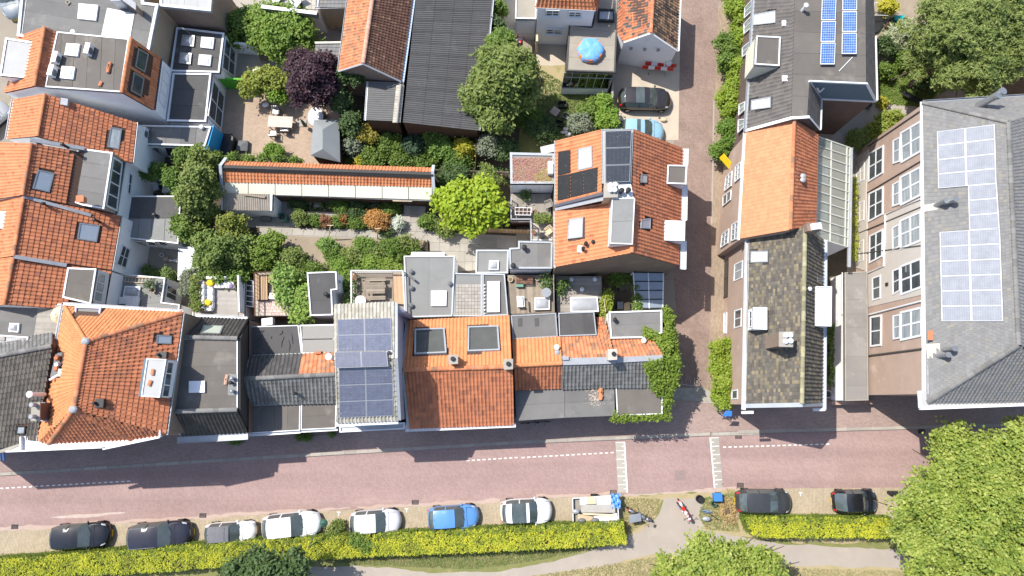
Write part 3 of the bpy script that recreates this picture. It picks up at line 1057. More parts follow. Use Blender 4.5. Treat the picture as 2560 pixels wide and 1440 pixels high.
G_GUT=brick_mat("alley_edge_brick",(0.36,0.28,0.20),(0.28,0.21,0.155),(0.18,0.14,0.1),.22,.11,.9,False,math.radians(90),0,(.85,1.12),.01,.5)
G_PATIO=brick_mat("patio_clinker",(0.44,0.335,0.25),(0.37,0.275,0.205),(0.25,0.19,0.14),.20,.10,.9,False,0.0,0,(.86,1.1),.007,.5)
G_LOT=mat("pale_yard_paving",(0.50,0.43,0.34),(0.42,0.36,0.285),.7,.9,bump=.1,stain=(0.36,0.30,0.235),sscale=.5)
G_PATH=mat("grey_beige_asphalt",(0.365,0.315,0.265),(0.31,0.27,0.23),.6,.95,bump=.2,bscale=40,stain=(0.41,0.345,0.27),sscale=.5)
G_GRASS=mat("dry_lawn",(0.14,0.165,0.045),(0.22,0.20,0.085),1.2,.95,bump=.5,bscale=30,stain=(0.40,0.32,0.18),sscale=.55,spos=.55)
G_DRY=mat("straw_lawn",(0.40,0.32,0.19),(0.30,0.255,0.13),1.0,.95,bump=.5,bscale=30,stain=(0.18,0.185,0.06),sscale=.7,spos=.55)
G_CONC=mat("concrete_yard",(0.38,0.345,0.295),(0.32,0.29,0.25),.9,.92,bump=.1,stain=(0.26,0.235,0.20),sscale=.7)
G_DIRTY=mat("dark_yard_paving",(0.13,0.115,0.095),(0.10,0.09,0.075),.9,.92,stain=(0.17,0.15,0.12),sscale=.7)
JR=random.Random(3)
def sheet(name,px,z,m,h=None,jag=0):
 pts=ccw([W(p,z)for p in px])
 if jag:
  out=[]
  for i in range(len(pts)):
   a,b=pts[i],pts[(i+1)%len(pts)]
   k=max(1,int((b-a).length/.45))
   s=Vector((a.y-b.y,b.x-a.x,0)).normalized()
   w=0
   for j in range(k):
    w=.6*w+JR.uniform(-jag,jag)
    out.append(a+(b-a)*(j/k)+(s*w if j else s*0))
  pts=out
 mb=MB()
 if h:mb.slab(pts,Vector((0,0,1)),h)
 else:mb.poly(pts)
 return mb.build(name,m,kind="structure")
mb=MB();mb.poly([Vector((-900,-900,0)),Vector((900,-900,0)),Vector((900,900,0)),Vector((-900,900,0))])
mb.build("ground",mat("town_ground",(0.30,0.26,0.21),(0.24,0.21,0.17),.3,.95,stain=(0.20,0.17,0.12),sscale=.15),kind="structure")
sheet("road",[(-260,1207),(0,1189),(657,1148),(1300,1110),(1374,1107),(1897,1083),(2511,1066),(2860,1056),(2860,1206),(2261,1219),(1900,1223),(1835,1222),(1430,1241),(1251,1252),(640,1287),(0,1327),(-260,1345)],.004,G_ROAD)
# pavement before the houses, a real step above the road
sheet("pavement",[(-260,1197),(0,1181),(657,1140),(1300,1102),(1374,1099),(1797,1080),(1812,1012),(1690,1000),(1600,980),(-260,1060)],.11,G_WALK,.12)
sheet("pavement",[(1797,1080),(1897,1076),(2511,1059),(2860,1049),(2860,940),(1860,960),(1812,1012)],.11,G_WALK,.12)
def kerb_run(a,b,n,z=.125,off=(0,8)):
 """kerb stones along the pavement edge"""
 k=sheet("kerb",[a,b,(b[0],b[1]+off[1]),(a[0],a[1]+off[1])],z-.02,CONC,.1)
 for i in range(n):
  s,t=i/n,(i+1)/n
  q=[W((a[0]+(b[0]-a[0])*s,a[1]+(b[1]-a[1])*s),z),W((a[0]+(b[0]-a[0])*t,a[1]+(b[1]-a[1])*t),z)]
  q+=[W((a[0]+(b[0]-a[0])*t,a[1]+(b[1]-a[1])*t+off[1]),z),W((a[0]+(b[0]-a[0])*s,a[1]+(b[1]-a[1])*s+off[1]),z)]
  q=ccw(q);c=sum(q,Vector((0,0,0)))/4
  b_=MB();b_.slab([p+(c-p).normalized()*.012 for p in q],Vector((0,0,1)),.1)
  b_.build("kerb_stone",mat("kerb_stone_grey",(.36,.325,.28),(.30,.27,.235),1.5,.9,rnd=.12),k)
kerb_run((-120,1189),(657,1140),26);kerb_run((657,1140),(1300,1102),22);kerb_run((1300,1102),(1776,1081),16)
kerb_run((1845,1076),(2511,1059),22);kerb_run((2511,1059),(2800,1052),10)
r_=sheet("crossing_ramp",[(1779,1080),(1898,1077),(1900,1087),(1782,1090)],.05,CONC,.05)
slabs(r_,[W((1781,1081),.075),W((1897,1078),.075),W((1899,1086),.075),W((1783,1089),.075)],8,1,CONC,.03)
sheet("parking_strip",[(-260,1346),(0,1328),(640,1288),(1251,1253),(1430,1242),(1545,1238),(1560,1310),(1300,1320),(640,1358),(0,1399),(-260,1418)],.006,G_PARK)
sheet("parking_strip",[(1838,1222),(2261,1219),(2860,1206),(2860,1300),(1838,1296)],.006,G_PARK)
sheet("park_lawn",[(-260,1416),(640,1360),(1300,1324),(1545,1240),(1840,1222),(1840,1296),(2860,1300),(2860,1900),(-260,1900)],.002,G_GRASS)
sheet("dry_grass",[(1545,1240),(1840,1222),(1850,1300),(2240,1345),(2240,1362),(1900,1352),(1740,1330),(1752,1260),(1655,1250),(1640,1290),(1580,1345),(1560,1352),(1550,1300)],.0045,G_DRY,jag=0.16)
sheet("dry_grass",[(1300,1440),(1480,1395),(1660,1370),(1800,1370),(2300,1420),(2560,1440),(2560,1560),(1300,1560)],.0045,G_DRY,jag=0.16)
sheet("park_path",[(640,1500),(760,1415),(900,1415),(1100,1432),(1240,1430),(1400,1398),(1520,1362),(1600,1330),(1648,1285),(1660,1246),(1757,1246),(1755,1290),(1760,1325),(1900,1352),(1950,1360),(2240,1374),(2560,1400),(2560,1440),(2240,1420),(1990,1414),(1800,1390),(1640,1385),(1480,1420),(1330,1440),(1280,1600),(640,1600)],.010,G_PATH,jag=.07)
sheet("hedge_bed",[(-260,1404),(0,1393),(640,1352),(1300,1316),(1560,1302),(1562,1312),(640,1366),(-260,1424)],.012,G_SOIL,jag=0.1)
# the alley
sheet("alley",[(1700,-160),(1800,-160),(1796,0),(1785,300),(1778,560),(1778,760),(1764,1010),(1672,1020),(1690,780),(1672,500),(1690,300)],.006,G_ALLEY)
sheet("alley_edge",[(1797,-160),(1850,-160),(1855,400),(1835,700),(1830,960),(1800,1020),(1765,1018),(1779,760),(1779,560),(1786,300),(1797,0)],.012,G_GUT)
k_=sheet("alley_gutter",[(1783,250),(1787,250),(1781,560),(1777,560)],.016,CONC)
sheet("crossing_paving",[(1690,970),(1755,968),(1790,985),(1800,1024),(1673,1026)],.016,CONC)
r_=sheet("yard_paving",[(1695,975),(1750,975),(1790,1005),(1790,1023),(1676,1024)],.018,CONC)
slabs(r_,[W((1690,978),.03),W((1752,976),.03),W((1788,1020),.03),W((1678,1022),.03)],8,5,CONC,.02)
sheet("parking_yard",[(1532,120),(1700,110),(1696,350),(1530,350)],.010,G_LOT)
sheet("front_yard",[(1290,60),(1420,60),(1420,160),(1310,165)],.012,G_LOT,jag=0.08)
sheet("front_yard",[(1300,150),(1420,150),(1420,225),(1320,260)],.008,G_DRY,jag=0.08)
sheet("lawn",[(1280,170),(1535,220),(1530,340),(1400,420),(1170,420),(1150,320)],.004,G_GRASS,jag=0.2)
sheet("garden_walk",[(1258,-60),(1310,-60),(1295,110),(1262,110)],.012,CONCL)
# gardens and yards between the houses
sheet("garden_bed",[(430,380),(1290,380),(1290,700),(430,700)],.004,G_DARKSOIL)
sheet("garden_soil",[(700,585),(1060,590),(1050,660),(830,668),(690,660)],.008,G_SOIL,jag=0.15)
sheet("back_garden",[(560,-60),(860,-60),(850,190),(560,200)],.006,G_CONC)
sheet("patio",[(545,185),(850,190),(850,420),(620,400),(545,395)],.010,G_PATIO)
sheet("back_garden",[(850,190),(1300,320),(1290,420),(850,420)],.006,G_DARKSOIL)
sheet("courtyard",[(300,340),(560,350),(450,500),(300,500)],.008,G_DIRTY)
sheet("courtyard",[(300,590),(460,600),(450,690),(300,690)],.012,G_CONC)
sheet("back_garden",[(2180,-60),(2640,-60),(2640,270),(2200,270)],.006,G_SOIL)
sheet("lawn",[(2192,160),(2300,150),(2420,200),(2300,270),(2192,260)],.010,G_GRASS,jag=0.2)
sheet("courtyard",[(2040,240),(2320,270),(2200,380),(2120,400),(2040,380)],.012,G_CONC)
sheet("side_passage",[(2060,560),(2120,600),(2100,1040),(2060,1040)],.010,G_DARKSOIL,jag=0.05)
# concrete garden walks laid slab by slab
r_=sheet("garden_walk",[(650,568),(1070,578),(1290,590),(1290,640),(1140,652),(1060,600),(646,588)],.012,G_CONC)
slabs(r_,[W(B2(390,684),.04),W(B2(1900,722),.04),W(B2(1850,782),.04),W(B2(392,742),.04)],15,1,CONC)
slabs(r_,[W(B2(1920,735),.04),W(B2(2376,765),.04),W(B2(2376,900),.04),W(B2(1925,890),.04)],5,2,CONC)
slabs(r_,[W(B2(2170,905),.04),W(B2(2376,905),.04),W(B2(2376,1060),.04),W(B2(2170,1080),.04)],3,2,CONC)
slabs(r_,[W(B2(2380,770),.04),W(B2(2680,790),.04),W(B2(2680,1030),.04),W(B2(2380,1030),.04)],4,3,CONC)
r_=sheet("garden_walk",[(735,528),(1010,535),(1065,540),(1065,580),(1008,578),(1005,548),(735,538)],.014,G_CONC)
slabs(r_,[W(B2(780,540),.045),W(B2(1670,570),.045),W(B2(1668,592),.045),W(B2(778,562),.045)],13,1,CONC)
slabs(r_,[W(B2(1690,480),.045),W(B2(1890,490),.045),W(B2(1860,718),.045),W(B2(1690,712),.045)],3,3,CONC)
r_=sheet("garden_walk",[(605,500),(740,505),(740,565),(600,570)],.013,G_CONC)
slabs(r_,[W(B2(270,600),.04),W(B2(725,590),.04),W(B2(722,675),.04),W(B2(300,680),.04)],7,2,CONC)
sheet("worn_marking",[A4(440,912),A4(760,885),A4(900,880),A4(1125,866),A4(1125,874),A4(930,898),A4(560,922)],.0085,mat("faded_paint",(.50,.42,.37),(.40,.31,.275),2.5,.9),jag=.05)
# road markings: dashes, and the toothed ramps of the speed table
def marks(name,lst):
 r=None
 for q in lst:
  pts=ccw([W(p,.0125)for p in q])
  mb=MB();mb.slab(pts,Vector((0,0,1)),.004)
  if r is None:
   r=mb.build(name,PAINT,kind="structure")
  else:
   mb.build("road_dash" if name=="lane_marking" else "ramp_tooth",PAINT,r)
def dashes(a,b,n):
 out=[]
 for i in range(n):
  s,t=i/n,(i+.55)/n
  p=(a[0]+(b[0]-a[0])*s,a[1]+(b[1]-a[1])*s);q=(a[0]+(b[0]-a[0])*t,a[1]+(b[1]-a[1])*t)
  out.append([(p[0],p[1]-1.4),(q[0],q[1]-1.4),(q[0],q[1]+1.4),(p[0],p[1]+1.4)])
 return out
marks("lane_marking",dashes(A4(0,652),A4(1195,584),23))
marks("lane_marking",dashes(B4(1895,402),B4(2376,372),10)+dashes((1304,1144),C4(938,327),17))
marks("lane_marking",dashes(C4(1900,281),D5(645,252),20))
def ramp(pl,n,left):
 r=sheet("ramp_paving",pl,.0095,CONC)
 out=[]
 L=lambda s,t:((pl[0][0]*(1-s)+pl[1][0]*s)*(1-t)+(pl[3][0]*(1-s)+pl[2][0]*s)*t,(pl[0][1]*(1-s)+pl[1][1]*s)*(1-t)+(pl[3][1]*(1-s)+pl[2][1]*s)*t)
 e0,e1=(0,.14)if left else(.86,1)
 out.append([L(e0,0),L(e1,0),L(e1,1),L(e0,1)])
 for i in range(n):
  t=(i+.02)/n
  full=i%2==0
  w=.13/n*2
  a,b=(.15,.98 if full else .45)if left else(.02 if full else .58,.85)
  out.append([L(a,t),L(b,t),L(b,t+w*.55),L(a,t+w*.55)])
 marks("speed_ramp_marking",out)
ramp([C4(930,233),C4(1018,232),C4(1044,690),C4(956,690)],12,False)
ramp([C4(1778,195),C4(1862,190),C4(1898,645),C4(1818,650)],12,True)
for i,q in enumerate(([(1340,1236),(1420,1236),(1545,1226),(1545,1240),(1430,1242),(1340,1247)],[(640,1278),(900,1266),(1250,1247),(1250,1253),(640,1288)],[(0,1318),(300,1303),(640,1280),(640,1288),(0,1328)],[(1560,1236),(1700,1230),(1840,1216),(1840,1224),(1560,1241)])):
 sheet("road_dust",q,.0075,mat("road_dust",(.44,.34,.28),(.38,.28,.24),2,.95),jag=.09)
# ------------------------------------------------------------------ houses on the left
def house(name,label,base_px,cat="house",group=None):
 return thing(name,label,cat,W(base_px,0),group)
# flat roofed building, top left
h=house("flat_roofed_house","flat grey-roofed house in the top left corner with white rim and one big opal rooflight",(220,60))
_,pl,q=flat(h,[A1(210,-200),A1(1290,-200),A1(1300,25),A1(1432,40),A1(1345,480),A1(160,330)],5.8,FELT,WHITE,.22,.12,strip=(math.radians(80),1.05),wall=BEIGEW)
ea=vplane(W(A1(1425,45),5.5),W(A1(1345,470),5.5))
window(h,ea,[A1(1425,205),A1(1530,318),A1(1495,490),A1(1393,380)],2,1,.12)
skylight(h,[A1(708,30),A1(880,45),A1(862,182),A1(697,165)],5.8)
band(h,[A1(965,70),A1(1210,122),A1(1168,350),A1(910,325)],5.87,.05,mat("white_membrane",(.70,.70,.71),(.64,.64,.66),1,.6),"roof_patch")
gutter(h,W(A1(255,-200),5.75),W(A1(185,325),5.75),ZINC,.3)
pipe_vent(h,A1(655,287),5.8,.13,.35,WHITEP)
mb=MB();mb.tube([W(A1(590,20),5.85),W(A1(612,5),5.87),W(A1(632,22),5.88),W(A1(610,42),5.89),W(A1(592,22),5.9)],.05,6)
mb.build("cable_coil",mat("rope",(.4,.36,.28)),h)
chimney(h,[A1(1095,-10),A1(1150,-20),A1(1215,30),A1(1215,75)],7.0,5.5,BRICKBR,LEAD)
chimney(h,[A1(1000,-60),A1(1080,-60),A1(1080,0),A1(1000,5)],7.0,5.5,ZINC,LEAD)
h=house("flat_roofed_house","brown brick house with pale flat roof above the four rooflights",(470,10))
flat(h,[A1(1440,-250),A1(1925,-250),A1(1900,105),A1(1442,60)],5.6,FELTL,WHITE,.2,.1,strip=(0,1.0),wall=BRICKBR)
ea=vplane(W(A1(1925,-200),5.2),W(A1(1905,95),5.2))
window(h,ea,[A1(1935,-40),A1(2010,60),A1(2010,130),A1(1930,60)],2,1,.08,WOODD)
# low flat roofs behind them
h=house("garden_extension","low dark flat-roofed extension with four small domed rooflights",(500,130),"extension")
flat(h,[A1(1592,248),A1(2022,300),A1(1978,658),A1(1535,645)],3.0,FELTD,WHITE,.14,.1,strip=(math.radians(90),1.2),wall=RENDERW)
for q in([(1640,310),(1750,318),(1742,416),(1626,406)],[(1812,330),(1927,338),(1915,438),(1802,425)],[(1622,470),(1722,478),(1712,576),(1606,565)],[(1792,488),(1902,496),(1890,592),(1780,580)]):
 skylight(h,[A1(*p)for p in q],3.0,dm=DOMEG if q[0][0]<1700 else DOME,fm=GREYM if q[0][0]<1700 else WHITE)
ea=vplane(W(A1(2022,300),3),W(A1(1980,655),3))
window(h,ea,[A1(2030,335),A1(2118,470),A1(2105,690),A1(2000,610)],2,2,.12,pm=GLASS)
h=house("garden_extension","low black flat-roofed extension with wide white garden doors",(475,245),"extension")
flat(h,[A1(1560,658),A1(1905,665),A1(1858,1100),A1(1505,1092)],3.0,FELTD,WHITE,.14,.1,strip=(math.radians(90),1.25),wall=RENDERW)
ea=vplane(W(A1(1908,665),3),W(A1(1862,1098),3))
window(h,ea,[A1(1920,720),A1(2018,872),A1(1988,1160),A1(1875,1040)],2,2,.12,pm=GLASS)
# tall house with the steep east slope
h=house("tall_house","tall white-walled house with flat roof terrace of white air conditioners and steep orange slopes",(200,200))
Zt=7.6
flat(h,[A1(515,285),A1(1165,350),A1(1092,832),A1(405,785)],Zt,FELTB,WHITE,.10,.06,strip=(math.radians(3),1.0))
r1,plw=slope(h,[A1(45,835,5.2),A1(165,330,5.2),A1(403,243,8.1),A1(310,775,8.1)],ORANGE,.26,.33,skip=lambda p:inside(xy(p),[xy(W(A1(*k),6.8))for k in((-40,330),(300,375),(240,710),(-60,690))]))
r2,_=slope(h,[A1(408,783,7.55),A1(512,288,7.55),A1(403,243,8.1),A1(310,775,8.1)],ORANGE2,.26,.33)
r3,ple=slope(h,[A1(1378,990,5.0),A1(1440,520,5.0),A1(1180,340,7.75),A1(1095,832,7.75)],ORANGE,.26,.33)
ridge(r1,W(A1(310,775),8.15),W(A1(403,243),8.15),ORANGE)
ridge(r3,W(A1(1095,835),7.78),W(A1(1180,338),7.78),ORANGE)
walls(h,[W(A1(45,835),5.2),W(A1(310,775),8.0),W(A1(408,785),7.5),W(A1(1095,832),7.6),W(A1(1378,988),5.0),W(A1(1440,522),5.0),W(A1(1165,352),7.5),W(A1(512,288),7.5),W(A1(403,245),8.0),W(A1(165,332),5.2)],RENDERW)
gutter(h,W(A1(1390,992),4.9),W(A1(1452,520),4.9),mat("slate_blue_gutter",(.08,.12,.16)),.2)
flat(h,[A1(55,342),A1(305,380),A1(240,705),A1(0,682)],7.0,FELTL,ZINC,.14,.08,th=.2,wall=RENDERW,z0=5.0)
roof_window(h,ple,[A1(1245,442),A1(1330,490),A1(1298,645),A1(1218,598)],GREYM,GLASS,.1)
roof_window(h,ple,[A1(1205,655),A1(1292,708),A1(1265,862),A1(1178,815)],GREYM,GLASS,.1)
ea=vplane(W(A1(1378,988),4.9),W(A1(1440,522),4.9))
window(h,ea,[A1(1470,610),A1(1525,685),A1(1480,975),A1(1428,902)],1,3,.12)
skylight(h,[A1(598,388),A1(715,396),A1(695,505),A1(580,492)],Zt)
skylight(h,[A1(556,593),A1(672,603),A1(655,712),A1(538,700)],Zt)
def air_conditioner(label,px,z,wdt=.85,dep=.36,hgt=.62,yaw=0.0,group=None):
 c=W(px,z+hgt*.6);c.z=z
 t=thing("air_conditioner",label,"air conditioner",c,group,yaw)
 mb=MB();mb.abox(-dep/2,dep/2,-wdt/2,wdt/2,.08,hgt);mb.build("casing",WHITEP,t,local=True)
 b=MB()
 for s in(-.28,.28):b.abox(-dep/2-.02,dep/2+.04,s-.03,s+.03,0,.08)
 b.build("feet",BLACKM,t,local=True)
 f=MB();x=dep/2+.012
 for k in range(4):
  rr=.26-k*.06
  f.tube([Vector((x,-.1+rr*math.cos(a),.36+rr*math.sin(a)))for a in np.linspace(0,6.28,17)],.008,5)
 f.build("fan_grille",GREYM,t,local=True)
 l=MB()
 l.tube([Vector((x+.001,-.1,.36)),Vector((x+.006,-.1,.36))],.25,20)
 l.build("fan",GREYP,t,local=True)
 return t
air_conditioner("white air conditioner nearest the north rim of the flat roof, right of a rooflight",A1(797,445),Zt,yaw=-.15)
air_conditioner("white air conditioner at the west rim, upper of the two side by side",A1(505,520),Zt,yaw=-.15)
air_conditioner("white air conditioner at the west rim, lower of the two side by side",A1(470,640),Zt,yaw=-.15)
def tile_pile(label,px,z,n,m=TERRA,dx=.0,w=.26,l=.4):
 c=W(px,z)
 t=thing("tile_pile",label,"roof tiles",c)
 for k in range(n):
  a=random.uniform(-.2,.2)-.2
  o=Vector((random.uniform(-.05,.05)+dx*(k%3),random.uniform(-.08,.08)+.28*((k%3)-1)*(1 if n>2 else .6),.05+.05*(k//3)))
  X=Vector((math.cos(a),math.sin(a),0));Y=Vector((-math.sin(a),math.cos(a),0))
  mb=MB()
  for j in range(5):
   t0,t1=math.pi*j/5,math.pi*(j+1)/5
   A,B=X*(w/2*math.cos(t0))+Vector((0,0,.09*math.sin(t0))),X*(w/2*math.cos(t1))+Vector((0,0,.09*math.sin(t1)))
   mb.prism([c+o+A-Y*l/2,c+o+A+Y*l/2,c+o+B+Y*l/2,c+o+B-Y*l/2],[c+o+A*.8-Y*l/2,c+o+A*.8+Y*l/2,c+o+B*.8+Y*l/2,c+o+B*.8-Y*l/2])
  mb.build("tile",m,t)
tile_pile("stack of spare orange tiles lying on the brown flat roof",A1(988,612),Zt+.03,6)
tile_pile("single spare orange tile lying by itself on the brown flat roof",A1(907,742),Zt+.03,1)
# terrace of orange houses
h=house("terraced_house","orange-tiled terraced house below the white-walled tall house with one roof window near the eave",(150,290))
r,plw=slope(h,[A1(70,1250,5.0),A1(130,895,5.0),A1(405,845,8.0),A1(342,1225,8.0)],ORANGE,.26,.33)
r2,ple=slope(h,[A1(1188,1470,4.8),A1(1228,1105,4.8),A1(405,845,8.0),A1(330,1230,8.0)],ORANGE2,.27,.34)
ridge(r2,W(A1(338,1225),8.05),W(A1(405,845),8.05),ORANGE)
walls(h,[W(A1(70,1250),5),W(A1(338,1228),7.9),W(A1(1188,1470),4.8),W(A1(1228,1105),4.8),W(A1(405,845),7.9),W(A1(130,895),5)],RENDERW)
roof_window(h,ple,[A1(1000,1150),A1(1092,1166),A1(1066,1342),A1(970,1320)])
gutter(h,W(A1(1198,1470),4.75),W(A1(1236,1105),4.75),ZINC,.16)
gutter(h,W(A1(62,1250),4.95),W(A1(122,895),4.95),WHITE,.2)
band(h,[A1(548,878),A1(612,890),A1(605,950),A1(540,938)],7.55,.25,LEAD,"roof_vent")
h=house("terraced_house","worn orange terraced house with wide grey flat dormer and tall white-framed windows",(110,440))
r,_=slope(h,[A2(-330,470,5.0),A2(-230,-90,5.0),A2(285,-78,8.4),A2(205,388,8.4)],ORANGE,.27,.34)
r2,ple=slope(h,[A2(1040,560,4.8),A2(1120,70,4.8),A2(285,-78,8.4),A2(205,388,8.4)],ORANGE2,.27,.34,skip=lambda p:inside(xy(p),[xy(W(A2(*k),7))for k in((640,-60),(1140,0),(1080,560),(590,470))]))
ridge(r2,W(A2(205,388),8.45),W(A2(285,-78),8.45),ORANGE3)
_,_,q=flat(h,[A2(712,-35),A2(1018,5),A2(940,515),A2(745,482),A2(628,440),A2(690,0)],6.4,FELT,WHITE,.12,.06,th=.2,wall=WOODG,z0=4.9,strip=(math.radians(80),1.1))
ea=vplane(W(A2(1018,5),6.3),W(A2(940,515),6.3))
window(h,ea,[A2(1020,50),A2(1098,100),A2(1048,525),A2(955,482)],1,4,.13,pm=GLASS)
walls(h,[W(A2(-330,470),5),W(A2(205,390),8.3),W(A2(1040,562),4.8),W(A2(1120,70),4.8),W(A2(285,-78),8.3),W(A2(-230,-90),5)],RENDERW)
roof_window(h,ple,[A2(345,165),A2(482,195),A2(440,358),A2(298,325)],GREYM,GLASSB)
gutter(h,W(A2(1050,562),4.72),W(A2(1128,70),4.72),ZINC,.18)
mb=MB();mb.bar(W(A2(270,-110),8.5),W(A2(760,-30),6.6),.28,.12);mb.build("lead_flashing",LEAD,h)
ea2=vplane(W(A2(1040,560),4.8),W(A2(1120,70),4.8))
window(h,ea2,[A2(1165,190),A2(1190,210),A2(1172,385),A2(1148,365)],1,2,.08)
for p in((345,-75),(560,-70),(138,318)):pipe_vent(h,A2(*p),7.4 if p[0]>200 else 7.2,.1,.5,BLACKM)
chimney(h,[A2(690,398),A2(745,395),A2(745,440),A2(688,445)],7.7,7.2,TERRA,TERRA)
h=house("terraced_house","orange terraced house with white box dormer at the left edge of the view",(80,560))
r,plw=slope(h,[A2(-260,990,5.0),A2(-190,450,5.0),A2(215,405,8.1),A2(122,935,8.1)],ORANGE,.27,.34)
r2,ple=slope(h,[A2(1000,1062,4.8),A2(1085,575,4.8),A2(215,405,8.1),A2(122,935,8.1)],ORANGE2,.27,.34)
ridge(r2,W(A2(122,935),8.15),W(A2(215,405),8.15),ORANGE3)
walls(h,[W(A2(-260,990),5),W(A2(122,935),8),W(A2(1000,1062),4.8),W(A2(1085,575),4.8),W(A2(215,405),8),W(A2(-190,450),5)],RENDERW)
roof_window(h,ple,[A2(722,642),A2(892,665),A2(866,806),A2(700,780)],GREYM,GLASSB)
gutter(h,W(A2(1010,1062),4.72),W(A2(1093,575),4.72),ZINC,.18)
mb=MB();mb.bar(W(A2(210,398),8.25),W(A2(820,570),5.9),.24,.12);mb.build("lead_flashing",LEAD,h)
mb=MB();mb.bar(W(A2(120,940),8.2),W(A2(600,1020),6.4),.28,.12);mb.build("lead_flashing",LEAD,h)
flat(h,[A2(-60,528),A2(102,540),A2(68,688),A2(-60,690)],7.1,WHITE,WHITE,.08,.05,th=.2,wall=WHITE,z0=5.6)
ea2=vplane(W(A2(1000,1060),4.8),W(A2(1085,575),4.8))
window(h,ea2,[A2(1105,838),A2(1170,880),A2(1130,1045),A2(1050,1010)],2,2,.09)
mb=MB();c=W(A2(395,470),7.6)
mb.tube([c-Vector((0,0,.5)),c+Vector((0,0,.2)),c+Vector((.25,-.05,.3))],.12,8);mb.build("vent_hood",BLACKM,h)
pipe_vent(h,A2(850,608),5.7,.1,.5)
h=house("terraced_house","orange terraced house at the lower end of the left row with brown flat dormer",(60,700))
r,_=slope(h,[A2(-300,1400,5.0),A2(-260,995,5.0),A2(122,945,7.9),A2(38,1375,7.9)],ORANGE,.27,.34)
r2,ple=slope(h,[A2(935,1440,4.8),A2(1000,1075,4.8),A2(125,950,7.9),A2(38,1375,7.9)],ORANGE2,.27,.34,skip=lambda p:inside(xy(p),[xy(W(A2(*k),6.9))for k in((600,1030),(1040,1060),(960,1460),(560,1320))]))
ridge(r2,W(A2(38,1375),7.95),W(A2(125,950),7.95),ORANGE3)
walls(h,[W(A2(-300,1400),5),W(A2(38,1375),7.8),W(A2(935,1442),4.8),W(A2(1000,1077),4.8),W(A2(125,952),7.8),W(A2(-260,1000),5)],RENDERW)
flat(h,[A2(612,1040),A2(872,1050),A2(822,1372),A2(565,1312)],6.6,FELTB,WHITE,.12,.07,th=.2,wall=WHITE,z0=4.9,strip=(math.radians(80),1.1))
ea=vplane(W(A2(872,1050),6.5),W(A2(822,1372),6.5))
window(h,ea,[A2(885,1080),A2(950,1105),A2(912,1355),A2(840,1335)],1,3,.11,pm=GLASSL)
# flat roofed garden rooms of the left row
h=house("garden_extension","grey flat-roofed garden room with a dark half and a pale half",(385,550),"extension")
flat(h,[A2(1152,396),A2(1632,396),A2(1608,828),A2(1105,775)],3.0,FELT,WHITE,.10,.08,wall=RENDERW)
band(h,[A2(1162,404),A2(1622,404),A2(1614,592),A2(1140,590)],3.035,.03,FELTD,"roofing_sheet")
for k in range(4):
 a,b=k/4,(k+1)/4
 band(h,[A2(1138+470*a,602),A2(1138+468*b-4,602),A2(1118+480*b-4,772+44*b),A2(1118+480*a,772+44*a)],3.03,.03,FELTG,"roofing_sheet")
sp=vplane(W(A2(1105,775),3),W(A2(1608,828),3))
for x in(1215,1320,1420):window(h,sp,[A2(x,800),A2(x+70,808),A2(x+95,845),A2(x+25,835)],1,1,.06)
pipe_vent(h,A2(1385,562),3.0,.12,.3)
h=house("garden_extension","small flat-roofed extension with bright blue side wall",(425,335),"extension")
flat(h,[A1(1238,1128),A1(1905,1140),A1(1850,1320),A1(1232,1302)],2.9,FELT,WHITE,.12,.1,wall=RENDERW,strip=(0.0,1.2))
mb=MB();a,b=W(A1(1912,1130),2.85),W(A1(1852,1345),2.85)
mb.prism([a,b,b+Vector((.12,0,0)),a+Vector((.12,0,0))],[Vector((p.x,p.y,0))for p in(a,b,b+Vector((.12,0,0)),a+Vector((.12,0,0)))])
mb.build("painted_wall",BLUEP,h)
ss=vplane(W(A1(1850,1320),2.8),W(A1(1232,1302),2.8))
window(h,ss,[A1(1240,1325),A1(1430,1325),A1(1450,1400),A1(1290,1420)],3,1,.1)
window(h,ss,[A1(1480,1325),A1(1620,1325),A1(1640,1385),A1(1510,1400)],2,1,.08)
pipe_vent(h,A1(1812,1142),2.9,.12,.25,WHITEP)
air_conditioner("beige air conditioner on the small roof beside the blue wall",A1(1298,1195),2.95,yaw=-.1)
h=house("terrace_extension","grey flat roof terrace with ladder, rooflight and plant pots",(350,725),"extension")
flat(h,[A2(1045,1092),A2(1492,1132),A2(1462,1352),A2(1622,1372),A2(1615,1440),A2(925,1440)],3.0,FELTG,WHITE,.1,.1,wall=RENDERW,strip=(math.radians(95),1.0))
skylight(h,[A2(1122,1205),A2(1262,1212),A2(1248,1308),A2(1106,1302)],3.0,dm=DOMEG)
ea=vplane(W(A2(1492,1132),3),W(A2(1462,1352),3))
window(h,ea,[A2(1505,1195),A2(1590,1245),A2(1580,1345),A2(1490,1305)],1,2,.08)
air_conditioner("grey-white air conditioner on the terrace roof beside the rooflight",A2(1036,1258),3.0,yaw=-.1)
def ladder(label,a,b,w,n,z,m=GREYM):
 A,B=W(a,z),W(b,z)
 d=(B-A).normalized();s=Vector((-d.y,d.x,0))*(w/2)
 t=thing("ladder",label,"ladder",(A+B)/2)
 for k in(-1,1):
  mb=MB();mb.bar(A+s*k,B+s*k,.05,.08);mb.build("rail",m,t)
 mb=MB()
 for i in range(n):
  c=A+(B-A)*((i+.5)/n);mb.tube([c-s,c+s],.02,6)
 mb.build("rungs",m,t)
ladder("pale wooden ladder lying along the north rim of the terrace roof",A2(1085,1142),A2(1385,1160),.42,10,3.12,WOODL)
